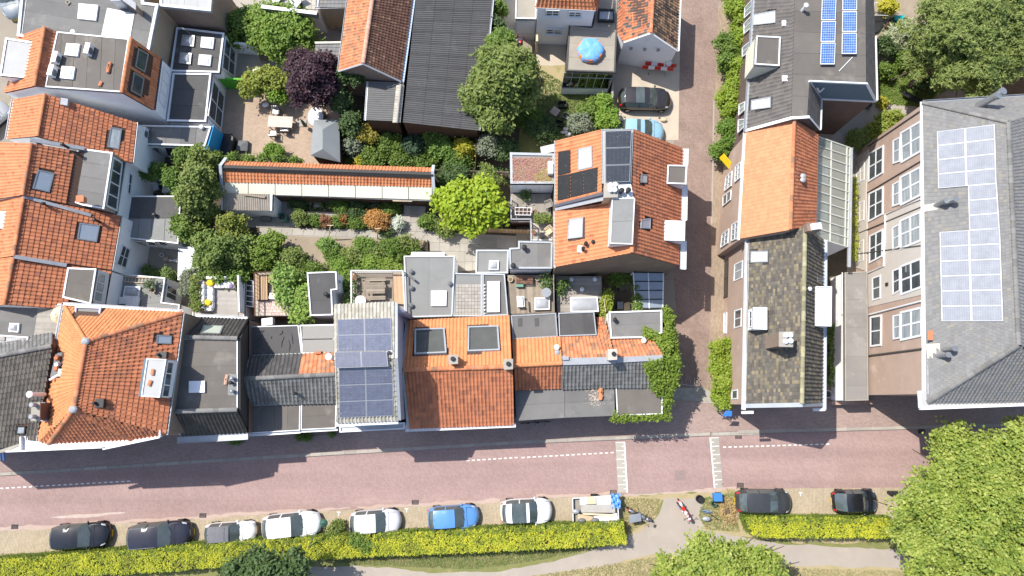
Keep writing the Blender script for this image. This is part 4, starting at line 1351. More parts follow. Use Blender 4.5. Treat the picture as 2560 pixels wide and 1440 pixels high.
def pot(label,px,z,r=.2,h=.3,m=TERRA,plant=None,cols=None,pr=14,name="flower_pot",group=None):
 c=W(px,z)
 t=thing(name,label,"flower pot",c,group)
 mb=MB()
 n=14
 mb.tube([c,c+Vector((0,0,h*.9)),c+Vector((0,0,h))],[r*.75,r,r*1.08],n,caps=True)
 mb.build("pot",m,t)
 b=MB();b.tube([c+Vector((0,0,h+.001)),c+Vector((0,0,h+.004))],r*.85,n);b.build("soil",SOIL,t)
 if plant:
  k=RNG.normal(size=(plant,3))*np.array([r,r,r*.8])*1.1+np.array([c.x,c.y,z+h+r])
  k[:,2]=np.maximum(k[:,2],z+h*.8)
  leaves_mesh("plant",k,RNG.normal(size=(plant,3))+np.array([0,0,.8]),.12,cols or((.05,.10,.02),(.12,.2,.04)),parent=t)
 return t
pot("pale flower pot on the terrace roof with grey-green cactus-like plant",A2(1390,1250),3.05,.18,.3,WOODL)
pot("dark pot with leafy plant on the terrace roof right of the rooflight",A2(1385,1200),3.05,.22,.3,GREYP,220,((.10,.14,.06),(.22,.27,.16)))
mb=MB()
for x,y,a in((1130,1335,.2),(1200,1340,-.3),(1190,1380,.1)):
 c=W(A2(x,y),3.2+a*.1);mb.box(c,Vector((.5,.1*a,.02)),Vector((-.1*a,.28,.03)),Vector((0,0,.08)))
mb.build("covered_furniture",FABW,top=("white covered garden furniture heaped on the terrace roof below the rooflight","furniture"))
# small white sheet roof of the shed
h=house("garden_shed","shed with pale translucent sheet roof beside the leafy garden tree",(470,655),"shed")
flat(h,[A2(1608,858),A2(1742,852),A2(1812,1080),A2(1722,1172),A2(1600,1152)],2.3,mat("pale_sheet",(.62,.64,.67),(.56,.58,.62),1.5,.4),ZINC,.05,.04,th=.06,wall=WOODG)
# green and white garden walls
def garden_wall(name,label,a,b,z,m,th=.15,cap=None,cat="wall",z0=0.0):
 A,B=W(a,z),W(b,z)
 d=(B-A);s=Vector((-d.y,d.x,0)).normalized()*th/2
 mb=MB();mb.prism([A-s,B-s,B+s,A+s],[Vector((p.x,p.y,z0))for p in(A-s,B-s,B+s,A+s)])
 if cap:
  t=thing(name,label,cat,Vector(((A.x+B.x)/2,(A.y+B.y)/2,0)))
  mb.build("wall",m,t)
  b2=MB();b2 .bar(A+Vector((0,0,.03)),B+Vector((0,0,.03)),th*1.5,.06);b2 .build("coping",cap,t)
  return t
 return mb.build(name,m,top=(label,cat))
garden_wall("garden_wall","bright green painted garden wall beside the patio doors",A1(1945,700),A1(2195,712),1.9,GREENP)
garden_wall("garden_wall","white garden wall running toward the big green shrub",A1(2075,378),A1(2305,402),1.8,RENDERW)
def fence(label,a,b,z,m=WOODG,n=None,th=.04,name="wooden_fence",z0=0.0,group=None):
 A,B=W(a,z),W(b,z)
 L=(Vector((A.x,A.y,0))-Vector((B.x,B.y,0))).length
 n=n or max(3,int(L/.28))
 t=thing(name,label,"fence",Vector(((A.x+B.x)/2,(A.y+B.y)/2,z0)),group)
 d=(B-A)/n;s=Vector((-d.y,d.x,0)).normalized()*th/2
 for i in range(n):
  p,q=A+d*(i+.04),A+d*(i+.96)
  j=Vector((0,0,random.uniform(-.04,.03)))
  mb=MB();mb.prism([p-s+j,q-s+j,q+s+j,p+s+j],[Vector((k.x,k.y,z0))for k in(p-s,q-s,q+s,p+s)])
  mb.build("fence_board",m,t)
 mb=MB()
 for k in(.35,.8):
  zz=Vector((0,0,-(z-z0)*(1-k)))
  mb.bar(A+zz+s*2,B+zz+s*2,.05,.08)
 mb.build("rail",m,t)
 return t
# ------------------------------------------------------------------ the row along the street
# dark roofed house at the left end
h=house("dark_roofed_house","dark mossy tiled house at the lower left with brick chimney and small roof window",(60,960))
r,pls=slope(h,[A3(-1000,1425,8.4),A3(325,1344,8.4),A3(472,450,9.4),A3(-1000,720,9.4)],MOSSYT,.27,.36)
r2,_=slope(h,[A3(472,336,8.5),A3(-1000,560,8.5),A3(-1000,715,9.4),A3(472,445,9.4)],GREYT2,.27,.36)
ridge(r,W(A3(-1000,720),9.46),W(A3(468,450),9.46),GREYT2,.16)
walls(h,[W(A3(-1000,1425),8.4),W(A3(325,1344),8.4),W(A3(472,450),9.3),W(A3(472,340),8.5),W(A3(-1000,570),8.5)],BRICKD)
roof_window(h,pls,[A3(158,1175),A3(228,1175),A3(222,1240),A3(148,1240)],BLACKM,GLASSL,.08)
chimney(h,[A3(290,970),A3(352,962),A3(348,1118),A3(283,1116)],10.4,8.3,BRICKD,CONC,[A3(322,980),A3(318,1085)],LEAD,.14,.4)
flat(h,[A3(-60,345),A3(262,368),A3(240,520),A3(-60,515)],8.7,FELTL,WHITE,.1,.08,wall=RENDERW,z0=3)
for p in((18,382),(215,410),(45,442),(90,448),(208,472)):
 band(h,[A3(p[0]-24,p[1]-20),A3(p[0]+24,p[1]-20),A3(p[0]+22,p[1]+20),A3(p[0]-26,p[1]+20)],8.78,.05,CONC,"roof_slab")
band(h,[A3(-60,1405),A3(200,1320),A3(190,1340),A3(60,1400),A3(-60,1425)],8.6,.2,PALEPAN,"eave_tiles")
pipe_vent(h,A3(268,885),9.2,.15,1.2,WHITEP)
h=house("roof_terrace","upper balcony house with white railings and a wooden deck holding a cream parasol",(110,800))
flat(h,[A3(-60,90),A3(560,70),A3(500,400),A3(-60,380)],6.3,FELT,WHITE,.1,.08,wall=RENDERW,strip=(math.radians(90),1.1))
skylight(h,[A3(85,242),A3(172,245),A3(162,328),A3(75,322)],6.3,dm=DOMEG)
planks(h,[W(A3(345,85),6.42),W(A3(560,80),6.42),W(A3(520,395),6.42),W(A3(300,380),6.42)],16,WOODG)
def railing(label,pts,z,h=1.0,n=None,m=WHITE,name="railing",cat="railing",bars=True,spacing=.13):
 ps=[W(p,z+h)for p in pts]
 c=sum(ps,Vector((0,0,0)))/len(ps)
 t=thing(name,label,cat,Vector((c.x,c.y,z)))
 mb=MB()
 for a,b in zip(ps,ps[1:]):
  mb.bar(a,b,.10,.06)
  lo=Vector((0,0,-h+.12))
  mb.bar(a+lo,b+lo,.04,.04)
 mb.build("handrail",m,t)
 p_=MB()
 for a in ps:p_.bar(a+Vector((0,0,.04)),a-Vector((0,0,h)),.07,.07,Vector((0,1,0)))
 p_.build("posts",m,t)
 if bars:
  b_=MB()
  for a,b in zip(ps,ps[1:]):
   k=max(2,int((b-a).length/spacing))
   for i in range(1,k):
    q=a+(b-a)*(i/k)
    b_.bar(q-Vector((0,0,.03)),q-Vector((0,0,h-.12)),.02,.02,Vector((0,1,0)))
  b_.build("bars",m,t)
 return t
railing("white balcony railing around the deck with the cream parasol",[A3(215,350),A3(262,62),A3(575,78)],5.2,1.0)
railing("white inner railing between the deck and the grey roof",[A3(280,350),A3(345,92)],5.2,.9)
def parasol(label,px,z,r,m,closed=False,hgt=2.2,tilt=(0,0)):
 c=W(px,z+hgt)
 base=Vector((c.x,c.y,z))
 t=thing("parasol",label,"parasol",base)
 mb=MB();mb.tube([base,base+Vector((tilt[0],tilt[1],hgt+.15))],.025,8);mb.build("pole",GREYM,t)
 b=MB();b.tube([base,base+Vector((0,0,.06)),base+Vector((0,0,.1))],[.25,.25,.06],14);b.build("foot",GREYP,t)
 top=base+Vector((tilt[0],tilt[1],hgt))
 d=MB()
 n=16
 if closed:
  d.tube([top+Vector((0,0,.1)),top-Vector((0,0,.5)),top-Vector((0,0,1.2)),top-Vector((0,0,1.3))],[.03,.12,.18,.06],10)
 else:
  vs=[top+Vector((0,0,.12))]
  for k,(rr,zz)in enumerate(((.35,.02),(.7,-.14),(1,-.32),(1,-.38))):
   for j in range(n):
    a=6.2832*j/n
    w=1-.05*(j%2)*(k>0)
    vs.append(top+Vector((r*rr*w*math.cos(a),r*rr*w*math.sin(a),zz)))
  fs=[[0,1+j,1+(j+1)%n]for j in range(n)]
  for k in range(3):
   for j in range(n):fs.append([1+k*n+j,1+(k+1)*n+j,1+(k+1)*n+(j+1)%n,1+k*n+(j+1)%n])
  d.mesh(vs,fs)
 d.build("canopy",m,t)
 return t
parasol("cream parasol on the corner deck behind white railings",A3(505,165),6.42,.62,mat("cream_fabric",(.75,.62,.38),(.66,.54,.33),3,.9),hgt=1.6)
# orange hipped house
h=house("hipped_house","big orange hipped-roof house with white street cornice and white dormer",(280,950))
ZE,ZR=8.5,11.3
NW,NE,SE,SW=A3(585,100),A3(1640,150),A3(1180,1290),A3(440,1325)
rT,rB=W(A3(775,408),ZR),W(A3(665,1020),ZR)
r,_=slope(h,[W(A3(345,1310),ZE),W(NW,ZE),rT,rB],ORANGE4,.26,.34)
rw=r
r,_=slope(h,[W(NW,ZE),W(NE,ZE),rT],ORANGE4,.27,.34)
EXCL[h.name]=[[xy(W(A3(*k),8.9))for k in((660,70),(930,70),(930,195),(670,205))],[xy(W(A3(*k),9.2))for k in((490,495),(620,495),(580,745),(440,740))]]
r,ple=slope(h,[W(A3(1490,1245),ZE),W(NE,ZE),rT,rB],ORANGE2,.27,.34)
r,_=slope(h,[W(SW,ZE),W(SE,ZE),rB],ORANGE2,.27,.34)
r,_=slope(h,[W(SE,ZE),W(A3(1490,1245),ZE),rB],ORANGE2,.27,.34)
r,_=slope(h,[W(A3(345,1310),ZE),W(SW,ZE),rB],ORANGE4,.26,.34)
ridge(rw,rT,rB,ORANGE3,.15);ridge(rw,W(NW,ZE),rT,ORANGE4,.15);ridge(rw,W(NE,ZE),rT,ORANGE3,.15)
ridge(rw,W(SW,ZE),rB,ORANGE3,.15);ridge(rw,W(SE,ZE),rB,ORANGE2,.15)
for p in(rT,rB):
 mb=MB();mb.ell(p+Vector((0,0,.1)),(.3,.26,.12),8,4);mb.build("ridge_flashing",LEAD,h)
walls(h,[W(A3(345,1310),ZE),W(SW,ZE),W(SE,ZE),W(A3(1490,1245),ZE),W(NE,ZE),W(NW,ZE)],BRICKBR)
gutter(h,W(A3(1648,140),ZE-.05),W(A3(1498,1248),ZE-.05),ZINC,.28,.12)
gutter(h,W(A3(570,70),ZE-.1),W(A3(1650,138),ZE-.1),WHITE,.2,.12)
gutter(h,W(A3(568,80),ZE-.08),W(A3(345,1312),ZE-.08),WHITE,.16,.12)
mb=MB();mb.slab(ccw([W(A3(*k),ZE+.05)for k in((190,1265),(245,1262),(250,1300),(440,1320),(1180,1290),(1385,1255),(1388,1208),(1440,1208),(1440,1270),(930,1375),(920,1355),(190,1395),(60,1400),(62,1385),(190,1340))]),Vector((0,0,1)),.35)
co=mb.build("cornice",WHITE,h)
mb=MB();mb.bar(W(A3(60,1400),ZE+.2),W(A3(925,1362),ZE+.2),.1,.2);mb.bar(W(A3(930,1378),ZE+.2),W(A3(1440,1272),ZE+.2),.1,.2)
mb.bar(W(A3(190,1265),ZE+.2),W(A3(190,1390),ZE+.2),.1,.19);mb.bar(W(A3(1442,1208),ZE+.2),W(A3(1442,1268),ZE+.2),.1,.19)
mb.build("cornice_rim",WHITEP,co)
flat(h,[A3(683,95),A3(915,102),A3(905,188),A3(680,196)],8.8,FELTG,mat("lilac_white_paint",(.72,.70,.80),None,1,.5),.1,.12,th=.2,wall=RENDERW,z0=8.1)
# dormer
flat(h,[A3(1322,562),A3(1500,568),A3(1440,915),A3(1272,905)],10.2,FELTL,WHITE,.07,.05,th=.2,wall=WHITE,z0=8.5)
ea=vplane(W(A3(1500,568),10.1),W(A3(1440,915),10.1))
window(h,ea,[A3(1508,590),A3(1560,598),A3(1515,910),A3(1455,905)],1,3,.1)
b_=MB();b_.bar(W(A3(1318,565),10.2),W(A3(1265,905),10.2),.3,.03);b_.build("lead_flashing",BLUEGREY,h)
# recessed window on the west slope
mb=MB();mb.slab(ccw([W(A3(*k),9.1)for k in((500,515),(622,500),(585,740),(450,730))]),Vector((0,0,1)),.1);mb.build("balcony_floor",GREYP,h)
for k in((535,560,TERRA),(530,655,TERRA)):
 mb=MB();c=W(A3(k[0],k[1]),9.15);mb.tube([c,c+Vector((0,0,.3)),c+Vector((0,0,.4))],[.18,.2,.14],10);mb.build("chimney_pot",k[2],h)
mb=MB();c=W(A3(548,620),9.15);mb.tube([c,c+Vector((0,0,.5))],.13,12);mb.build("flue",WHITEP,h)
mb=MB();c=W(A3(565,690),9.3);mb.box(c,Vector((.2,0,0)),Vector((0,.25,0)),Vector((0,0,.2)));mb.tube([c,c+Vector((-.5,-.3,.05)),c+Vector((-.8,-.5,.05))],.09,8);mb.build("flue_elbow",WHITEP,h)
roof_window(h,ple,[A3(1418,355),A3(1542,362),A3(1538,428),A3(1410,422)],GREYM,GLASSB,.07)
mb=MB();c=hit(A3(905,965),ple,.15);mb.box(c,Vector((.28,0,0)),Vector((0,.28,0)),Vector((0,0,.15)));mb.tube([c+Vector((-.2,0,.1)),c+Vector((-.25,0,.45))],.1,8);mb.build("vent_hood",BLACKM,h)
mb=MB();c=hit(A3(1470,530),ple,.15);mb.box(c,Vector((.28,0,0)),Vector((0,.22,0)),Vector((0,0,.15)));mb.tube([c+Vector((-.2,0,.1)),c+Vector((-.25,0,.45))],.1,8);mb.build("vent_hood",BLACKM,h)
tile_pile("orange tile lying on the white dormer roof, upper one",A3(1382,662),10.23,1,ORANGE)
tile_pile("orange tile lying on the white dormer roof, lower one",A3(1358,762),10.23,1,ORANGE)
chimney(h,[A3(352,965),A3(425,965),A3(420,1120),A3(348,1118)],9.4,8.1,BRICKD,LEAD)
# dark mansard house
h=house("mansard_house","dark mansard house with brown flat top, dark flanks and a white board on it",(540,950))
ZM=7.6
flat(h,[A3(1645,385),A3(2142,385),A3(2142,1020),A3(1552,1040)],ZM,FELTB,WHITE,.08,.05,strip=(math.radians(92),1.0))
r,pls=slope(h,[A3(1635,1255,5.2),A3(2225,1225,5.2),A3(2135,1030,ZM),A3(1550,1050,ZM)],DARKT,.27,.34)
r2,pln=slope(h,[A3(2230,215,5.2),A3(1790,195,5.2),A3(1645,368,ZM),A3(2138,378,ZM)],DARKT,.27,.34)
r3,_=slope(h,[A3(2232,1230,4.4),A3(2238,215,4.4),A3(2148,382,ZM),A3(2148,1025,ZM)],mat("shade_blue_slate",(.035,.042,.055),(.03,.035,.045),1,.6,rnd=.1),.3,.4,'flat',UNDERG)  # dark slate with the flank's blue shadow tone put into its colour
ridge(r,W(A3(1550,1040),ZM+.08),W(A3(2138,1022),ZM+.08),GREYT2,.16);ridge(r2,W(A3(1640,370),ZM+.08),W(A3(2140,382),ZM+.08),GREYT2,.16)
walls(h,[W(A3(1552,1045),ZM),W(A3(1635,1255),5.2),W(A3(2232,1230),5.2),W(A3(2238,215),5.2),W(A3(1790,195),5.2),W(A3(1645,375),ZM)],BRICKD)
gutter(h,W(A3(1595,1300),5.1),W(A3(2232,1262),5.1),ZINC,.45,.1);gutter(h,W(A3(1760,178),5.1),W(A3(2228,205),5.1),ZINC,.3,.1)
board(h,W(A3(1540,1050),ZM),W(A3(1625,1250),5.2),LEAD,.16);board(h,W(A3(1642,368),ZM),W(A3(1785,195),5.2),LEAD,.16)
roof_window(h,pln,[A3(1838,265),A3(2010,270),A3(1978,342),A3(1808,335)],GREYM,mat("pale_green_glass",(.45,.48,.40),None,1,.1),.1)
band(h,[A3(2055,700),A3(2132,705),A3(2130,895),A3(2050,895)],ZM+.05,.05,FELTG,"vent_base")
for p in((2085,740),(2075,780),(2085,855)):pipe_vent(h,A3(*p),ZM,.1,.35,GREYM if p[1]!=780 else BLACKM)
mb=MB();mb.slab(ccw([W(A3(*k),ZM+.18)for k in((1700,765),(1842,763),(1842,868),(1698,872))]),Vector((0,0,1)),.1)
mb.build("white_board",WHITEP,top=("white board lying flat on the brown mansard roof","board"))
tile_pile("pale clay tile by the vents on the mansard roof, upper one",A3(2042,702),ZM+.03,1,mat("pale_clay",(.5,.3,.21),None,2,.9))
tile_pile("pale clay tile by the vents on the mansard roof, lower one",A3(2035,745),ZM+.03,1,MATS["pale_clay"])
# low pair of grey roofed houses
h=house("low_grey_house","low house with wrinkled dark membrane and dark grey tiles beside the mansard house",(680,960))
flat(h,[B3(80,418),B3(528,405),B3(560,668),B3(82,685)],4.5,FELTD,ZINC,.08,.06,wall=BRICKD,strip=(math.radians(92),1.9))
for k in range(9):
 a=B3(random.uniform(170,500),random.uniform(430,640));c=W(a,4.54)
 mb=MB();d=Vector((random.uniform(-.6,.6),random.uniform(-1,1),0));mb.tube([c-d*.5,c+Vector((random.uniform(-.1,.1),0,.01)),c+d*.5],[.02,.045,.015],6);mb.build("membrane_wrinkle",FELTD,h)
ZL,ZLr=4.4,6.2
r,_=slope(h,[B3(560,668,ZL+.3),B3(85,688,ZL+.3),B3(45,885,ZLr),B3(525,862,ZLr)],GREYT,.30,.36)
r2,pls=slope(h,[B3(85,1122,ZL),B3(545,1112,ZL),B3(525,875,ZLr),B3(45,900,ZLr)],GREYT2,.30,.36)
ridge(r,W(B3(45,890),ZLr+.05),W(B3(525,865),ZLr+.05),GREYT2,.16)
flat(h,[B3(82,1125),B3(545,1112),B3(540,1355),B3(82,1382)],4.2,FELTB,WHITE,.07,.05,wall=BRICKD,strip=(math.radians(3),1.0))
walls(h,[W(B3(82,1125),4.4),W(B3(545,1112),4.4),W(B3(525,868),6.1),W(B3(560,668),4.7),W(B3(85,688),4.7),W(B3(45,890),6.1)],BRICKD)
board(h,W(B3(30,900),ZLr),W(B3(80,685),ZL+.3),LEAD,.2);board(h,W(B3(30,900),ZLr),W(B3(80,1120),ZL),LEAD,.2)
pipe_vent(h,B3(490,1020),5.2,.1,.4);
gutter(h,W(B3(80,1398),4.0),W(B3(545,1368),4.0),WHITE,.16)
h=house("low_grey_house","low house with half orange roof and two grey roof panes, left of the solar panels",(770,960))
flat(h,[B3(538,405),B3(848,398),B3(852,655),B3(560,665)],4.6,FELT,WHITE,.1,.08,wall=BRICKD)
for a,b in((415,530),(540,650)):
 band(h,[B3(565,a),B3(842,a-5),B3(846,b-4),B3(560,b)],4.72,.06,mat("ribbed_grey_sheet",(.22,.21,.19),(.27,.26,.24),3,.6,streak=(1,8,1)),"roof_panel")
r,_=slope(h,[B3(852,655,ZL+.3),B3(562,668,ZL+.3),B3(525,860,ZLr),B3(852,848,ZLr)],ORANGE3,.30,.36)
r2,_=slope(h,[B3(548,1112,ZL),B3(865,1105,ZL),B3(855,868,ZLr),B3(528,875,ZLr)],GREYT2,.30,.36)
ridge(r,W(B3(528,865),ZLr+.05),W(B3(855,850),ZLr+.05),GREYT2,.16)
flat(h,[B3(552,1110),B3(870,1102),B3(865,1335),B3(548,1350)],4.2,FELTB,WHITE,.07,.05,wall=BRICKD,strip=(math.radians(93),.9))
walls(h,[W(B3(548,1112),4.4),W(B3(865,1105),4.4),W(B3(855,855),6.1),W(B3(852,655),4.7),W(B3(562,668),4.7),W(B3(528,868),6.1)],BRICKD)
pipe_vent(h,B3(798,690),4.8,.17,1.6,WHITEP)
band(h,[B3(672,645),B3(728,640),B3(728,662),B3(672,668)],5.0,.3,TERRA,"tile_cap")
gutter(h,W(B3(550,1362),4.0),W(B3(880,1345),4.0),WHITE,.16)
# tall house with the solar panels
h=house("solar_house","tall narrow house covered in twelve blue solar panels over pale tiles",(915,920))
ZS,ZSr=7.9,10.3
rA,plA=slope(h,[B3(1392,200,ZS+.4),B3(845,225,ZS+.4),B3(850,720,ZSr),B3(1392,708,ZSr)],PALEPAN,.25,.40,'roll',UNDERG)
rB_,plB=slope(h,[B3(872,1285,ZS),B3(1422,1262,ZS),B3(1395,712,ZSr),B3(852,724,ZSr)],PALEPAN,.25,.40,'roll',UNDERG)
walls(h,[W(B3(872,1285),ZS),W(B3(1422,1262),ZS),W(B3(1394,712),ZSr),W(B3(1392,200),ZS+.4),W(B3(845,225),ZS+.4),W(B3(851,722),ZSr)],mat("lavender_grey_render",(.36,.36,.42),(.30,.30,.36),.8,.9,stain=(.42,.38,.38),sscale=.6))
SOL1=solar_mat("dark_blue_solar_cell",(.125,.135,.185),(.16,.17,.21),6,10,.3,.04)
SFR=mat("dull_aluminium",(.40,.41,.43),None,2,.45)
panels(h,plA,[B3(875,355),B3(1362,340),B3(1368,634),B3(880,645)],2,2,SOL1,SFR,.12,.012,.025)
panels(h,(Vector((0,0,ZSr+.14)),Vector((0,0,1))),[B3(852,648),B3(1322,640),B3(1335,778),B3(855,794)],2,1,SOL1,SFR,.0,.012,.025)
panels(h,plB,[B3(888,798),B3(1370,784),B3(1385,1220),B3(892,1240)],2,3,SOL1,SFR,.12,.012,.025)
gutter(h,W(B3(868,1298),ZS-.1),W(B3(1424,1275),ZS-.1),WHITE,.28,.12)
board(h,W(B3(1408,205),ZS+.4),W(B3(1408,708),ZSr),ZINC,.2);board(h,W(B3(1410,712),ZSr),W(B3(1438,1262),ZS),ZINC,.2)
chimney(h,[B3(1328,645),B3(1366,640),B3(1370,735),B3(1332,742)],10.2,9.0,ZINC,GREYM,[B3(1345,655),B3(1350,715)],BLACKM,.1,.15)
flat(h,[B3(895,1315),B3(1488,1280),B3(1482,1342),B3(898,1372)],4.4,ZINC,WHITE,.1,.12,th=.15,wall=RENDERW)
mb=MB();mb.prism([W(B3(1395,290),8.4),W(B3(1440,245),8.4),W(B3(1500,285),8.0),W(B3(1470,300),8.0)],[Vector((W(B3(*k),8.2).x,W(B3(*k),8.2).y,4.2))for k in((1395,290),(1440,245),(1500,285),(1470,300))])
mb.build("party_wall",MATS["lavender_grey_render"],h)
# orange house with two big roof windows
h=house("orange_house","bright orange house with two large square roof windows, right of the solar house",(1145,930))
r,pln=slope(h,[C3(195,322,4.6),B3(1512,368,4.6),B3(1475,800,7.0),C3(215,778,7.0)],ORANGE4,.27,.36)
r2,pls=slope(h,[B3(1525,1335,4.4),C3(232,1300,4.4),C3(222,785,7.0),B3(1475,815,7.0)],ORANGE2,.27,.36)
ridge(r,W(B3(1475,808),7.06),W(C3(218,780),7.06),ORANGE3,.16)
walls(h,[W(B3(1525,1335),4.4),W(C3(232,1300),4.4),W(C3(220,782),6.9),W(C3(195,322),4.6),W(B3(1512,368),4.6),W(B3(1475,806),6.9)],BRICKBR)
GDK=mat("grey_roof_glass",(.075,.078,.073),(.105,.108,.102),1,.6,spec=.15)
roof_window(h,pln,[B3(1580,455),B3(1836,445),B3(1854,658),B3(1578,670)],ZINC,GDK,.12,.3)
roof_window(h,pln,[B3(2058,432),B3(2318,424),B3(2332,634),B3(2055,645)],ZINC,GDK,.12,.3)
chimney(h,[B3(1882,682),B3(1955,680),B3(1955,748),B3(1885,752)],7.9,6.0,CONC,CONC,[B3(1916,710)],BLACKM,.14,.1)
chimney(h,[C3(148,722),C3(218,718),C3(218,795),C3(150,800)],8.2,6.0,CONCL,CONC,[C3(183,755)],BLACKM,.14,.1)
gutter(h,W(B3(1490,1352),4.3),W(C3(250,1310),4.3),WHITE,.22,.12)
board(h,W(B3(1462,800),7.0),W(B3(1500,368),4.6),LEAD,.18);board(h,W(B3(1466,812),7.0),W(B3(1515,1335),4.4),LEAD,.18)
# three small houses at the corner
ZC,ZCr,ZF=4.3,6.1,4.15
h=house("small_corner_house","small house with fresh bright orange ridge roof beside the ivy row",(1340,930))
flat(h,[C3(205,318),C3(612,296),C3(628,512),C3(222,535)],4.7,FELT,LEAD,.1,.07,wall=BRICKD,strip=(math.radians(3),1.0))
for x in(268,420):band(h,[C3(x,342),C3(x+36,340),C3(x+38,412),C3(x+2,415)],4.76,.05,FELTD,"roof_patch")
r,_=slope(h,[C3(655,512,ZC+.4),C3(220,535,ZC+.4),C3(230,768,ZCr),C3(668,746,ZCr)],ORANGE4,.28,.36)
r2,_=slope(h,[C3(242,988,ZC),C3(662,972,ZC),C3(668,752,ZCr),C3(232,775,ZCr)],ORANGE2,.28,.36)
ridge(r,W(C3(230,770),ZCr+.05),W(C3(668,748),ZCr+.05),ORANGE4,.15)
walls(h,[W(C3(242,988),ZC),W(C3(662,972),ZC),W(C3(668,750),ZCr),W(C3(655,512),ZC+.4),W(C3(220,535),ZC+.4),W(C3(231,772),ZCr)],BRICKD)
flat(h,[C3(242,990),C3(690,972),C3(690,1240),C3(255,1268)],ZF,FELT,None,strip=(math.radians(93),1.0),wall=BRICKD)
for p in((618,605),(625,655)):pipe_vent(h,C3(*p),5.3,.14,.35,WHITEP if p[1]==605 else LEAD)
h=house("small_corner_house","small house with faded orange roof, grey front tiles and rubble pile on its flat front",(1470,930))
flat(h,[C3(632,296),C3(955,285),C3(978,496),C3(640,508)],4.8,FELTD,ZINC,.08,.08,wall=BRICKD,strip=(math.radians(3),1.1))
r,_=slope(h,[C3(1000,500,ZC+.4),C3(658,514,ZC+.4),C3(675,716,ZCr),C3(1060,706,ZCr)],ORANGE3,.28,.36)
slope(h,[C3(1100,528,ZC+.4),C3(985,500,ZC+.4),C3(975,340,ZC-.3),C3(1040,330,ZC-.3)],ORANGE3,.28,.36)
r2,_=slope(h,[C3(664,982,ZC),C3(1145,965,ZC),C3(1150,740,ZCr),C3(672,752,ZCr)],GREYT2,.28,.36)
slope(h,[C3(1100,532,ZC+.4),C3(1000,502,ZC+.4),C3(1060,706,ZCr),C3(1140,704,ZCr)],ORANGE3,.28,.36)
mb=MB();mb.bar(W(C3(672,735),ZCr+.06),W(C3(1150,722),ZCr+.06),.5,.06);mb.build("ridge_flashing",LEAD,h)
walls(h,[W(C3(664,980),ZC),W(C3(1145,965),ZC),W(C3(1150,730),ZCr),W(C3(1100,530),ZC+.4),W(C3(658,514),ZC+.4),W(C3(672,735),ZCr)],BRICKD)
flat(h,[C3(692,972),C3(1138,962),C3(1142,1222),C3(692,1240)],ZF,FELT,None,strip=(math.radians(93),1.0),wall=BRICKD)
chimney(h,[C3(1085,630),C3(1155,628),C3(1155,710),C3(1088,715)],7.3,5.5,CONCL,CONCL,[C3(1130,665)],BLACKM,.14,.1)
mb=MB();mb.slab(ccw([W(C3(*k),ZCr+.25)for k in((668,685),(725,684),(728,718),(672,720))]),Vector((0,0,1)),.2);mb.build("vent_base",LEAD,h)
h=house("small_corner_house","end house at the alley corner with faded orange roof overgrown by ivy",(1590,930))
flat(h,[C3(1085,286),C3(1565,270),C3(1566,480),C3(1420,522),C3(1100,528)],4.9,FELT,WHITE,.12,.12,wall=RENDERW,strip=(math.radians(93),1.2))
r,_=slope(h,[C3(1480,528,ZC+.4),C3(1110,532,ZC+.4),C3(1150,704,ZCr),C3(1578,684,ZCr)],ORANGE3,.28,.36)
r2,_=slope(h,[C3(1148,965,ZC),C3(1570,965,ZC),C3(1575,715,ZCr),C3(1152,735,ZCr)],GREYT2,.28,.36)
mb=MB();mb.bar(W(C3(1152,720),ZCr+.06),W(C3(1575,698),ZCr+.06),.4,.06);mb.build("ridge_flashing",LEAD,h)
walls(h,[W(C3(1148,965),ZC),W(C3(1570,965),ZC),W(C3(1576,700),ZCr),W(C3(1480,528),ZC+.4),W(C3(1110,532),ZC+.4),W(C3(1152,722),ZCr)],BRICKD)
flat(h,[C3(1148,965),C3(1570,965),C3(1570,1208),C3(1160,1222)],ZF,FELTB,WHITE,.08,.06,wall=BRICKD,strip=None)
pipe_vent(h,C3(1402,545),5.0,.13,.3,WHITEP)
pipe_vent(h,C3(1142,358),4.9,.12,.35,BLACKM)
# rubble and tiles on the flat front
c0=W(C3(970,1050),ZF)
mb=MB()
for k in range(240):
 p=W(C3(random.gauss(960,35),random.gauss(1050,40)),ZF+random.uniform(.02,.06));s=random.uniform(.015,.05)
 mb.ell(p,(s,s*.8,s*.5),5,3)
mb.build("rubble",mat("pale_rubble",(.62,.52,.42),(.45,.37,.30),6,.95),top=("heap of pale rubble on the grey flat roof beside leftover tiles","rubble",None,"stuff"))
tile_pile("leftover orange and grey tiles stacked beside the rubble heap",C3(1012,1022),ZF+.03,9,ORANGE3)
# ------------------------------------------------------------------ the houses between the gardens and the alley
# corner house with three kinds of solar panels
h=house("orange_alley_house","large orange house by the alley with black solar panels and grey ridge roofs",(1550,520))
ZW,ZR7,ZE7=6.6,9.8,6.1
r,plw=slope(h,[C2(755,45,ZW),C2(760,625,ZW),C2(1170,520,ZR7),C2(1162,-56,ZR7)],ORANGE,.27,.36)
r1,plw2=slope(h,[C2(750,680,ZW),C2(750,1178,ZW),C2(1436,1052,ZR7),C2(1440,550,ZR7)],ORANGE,.27,.36)
r2,ple=slope(h,[C2(1855,1165,ZE7),C2(1895,112,ZE7),C2(1448,-62,ZR7),C2(1438,1052,ZR7)],ORANGE2,.27,.34)
flat(h,[C2(1162,-58),C2(1452,-64),C2(1432,425),C2(1170,430)],ZR7+.1,FELTL,ZINC,.06,.05)
SOL2=solar_mat("charcoal_solar_cell",(.035,.04,.05),(.10,.105,.12),6,12,.3,.04)
SOL3=solar_mat("black_solar_cell",(.018,.018,.02),(.03,.03,.034),6,10,.3,.03)
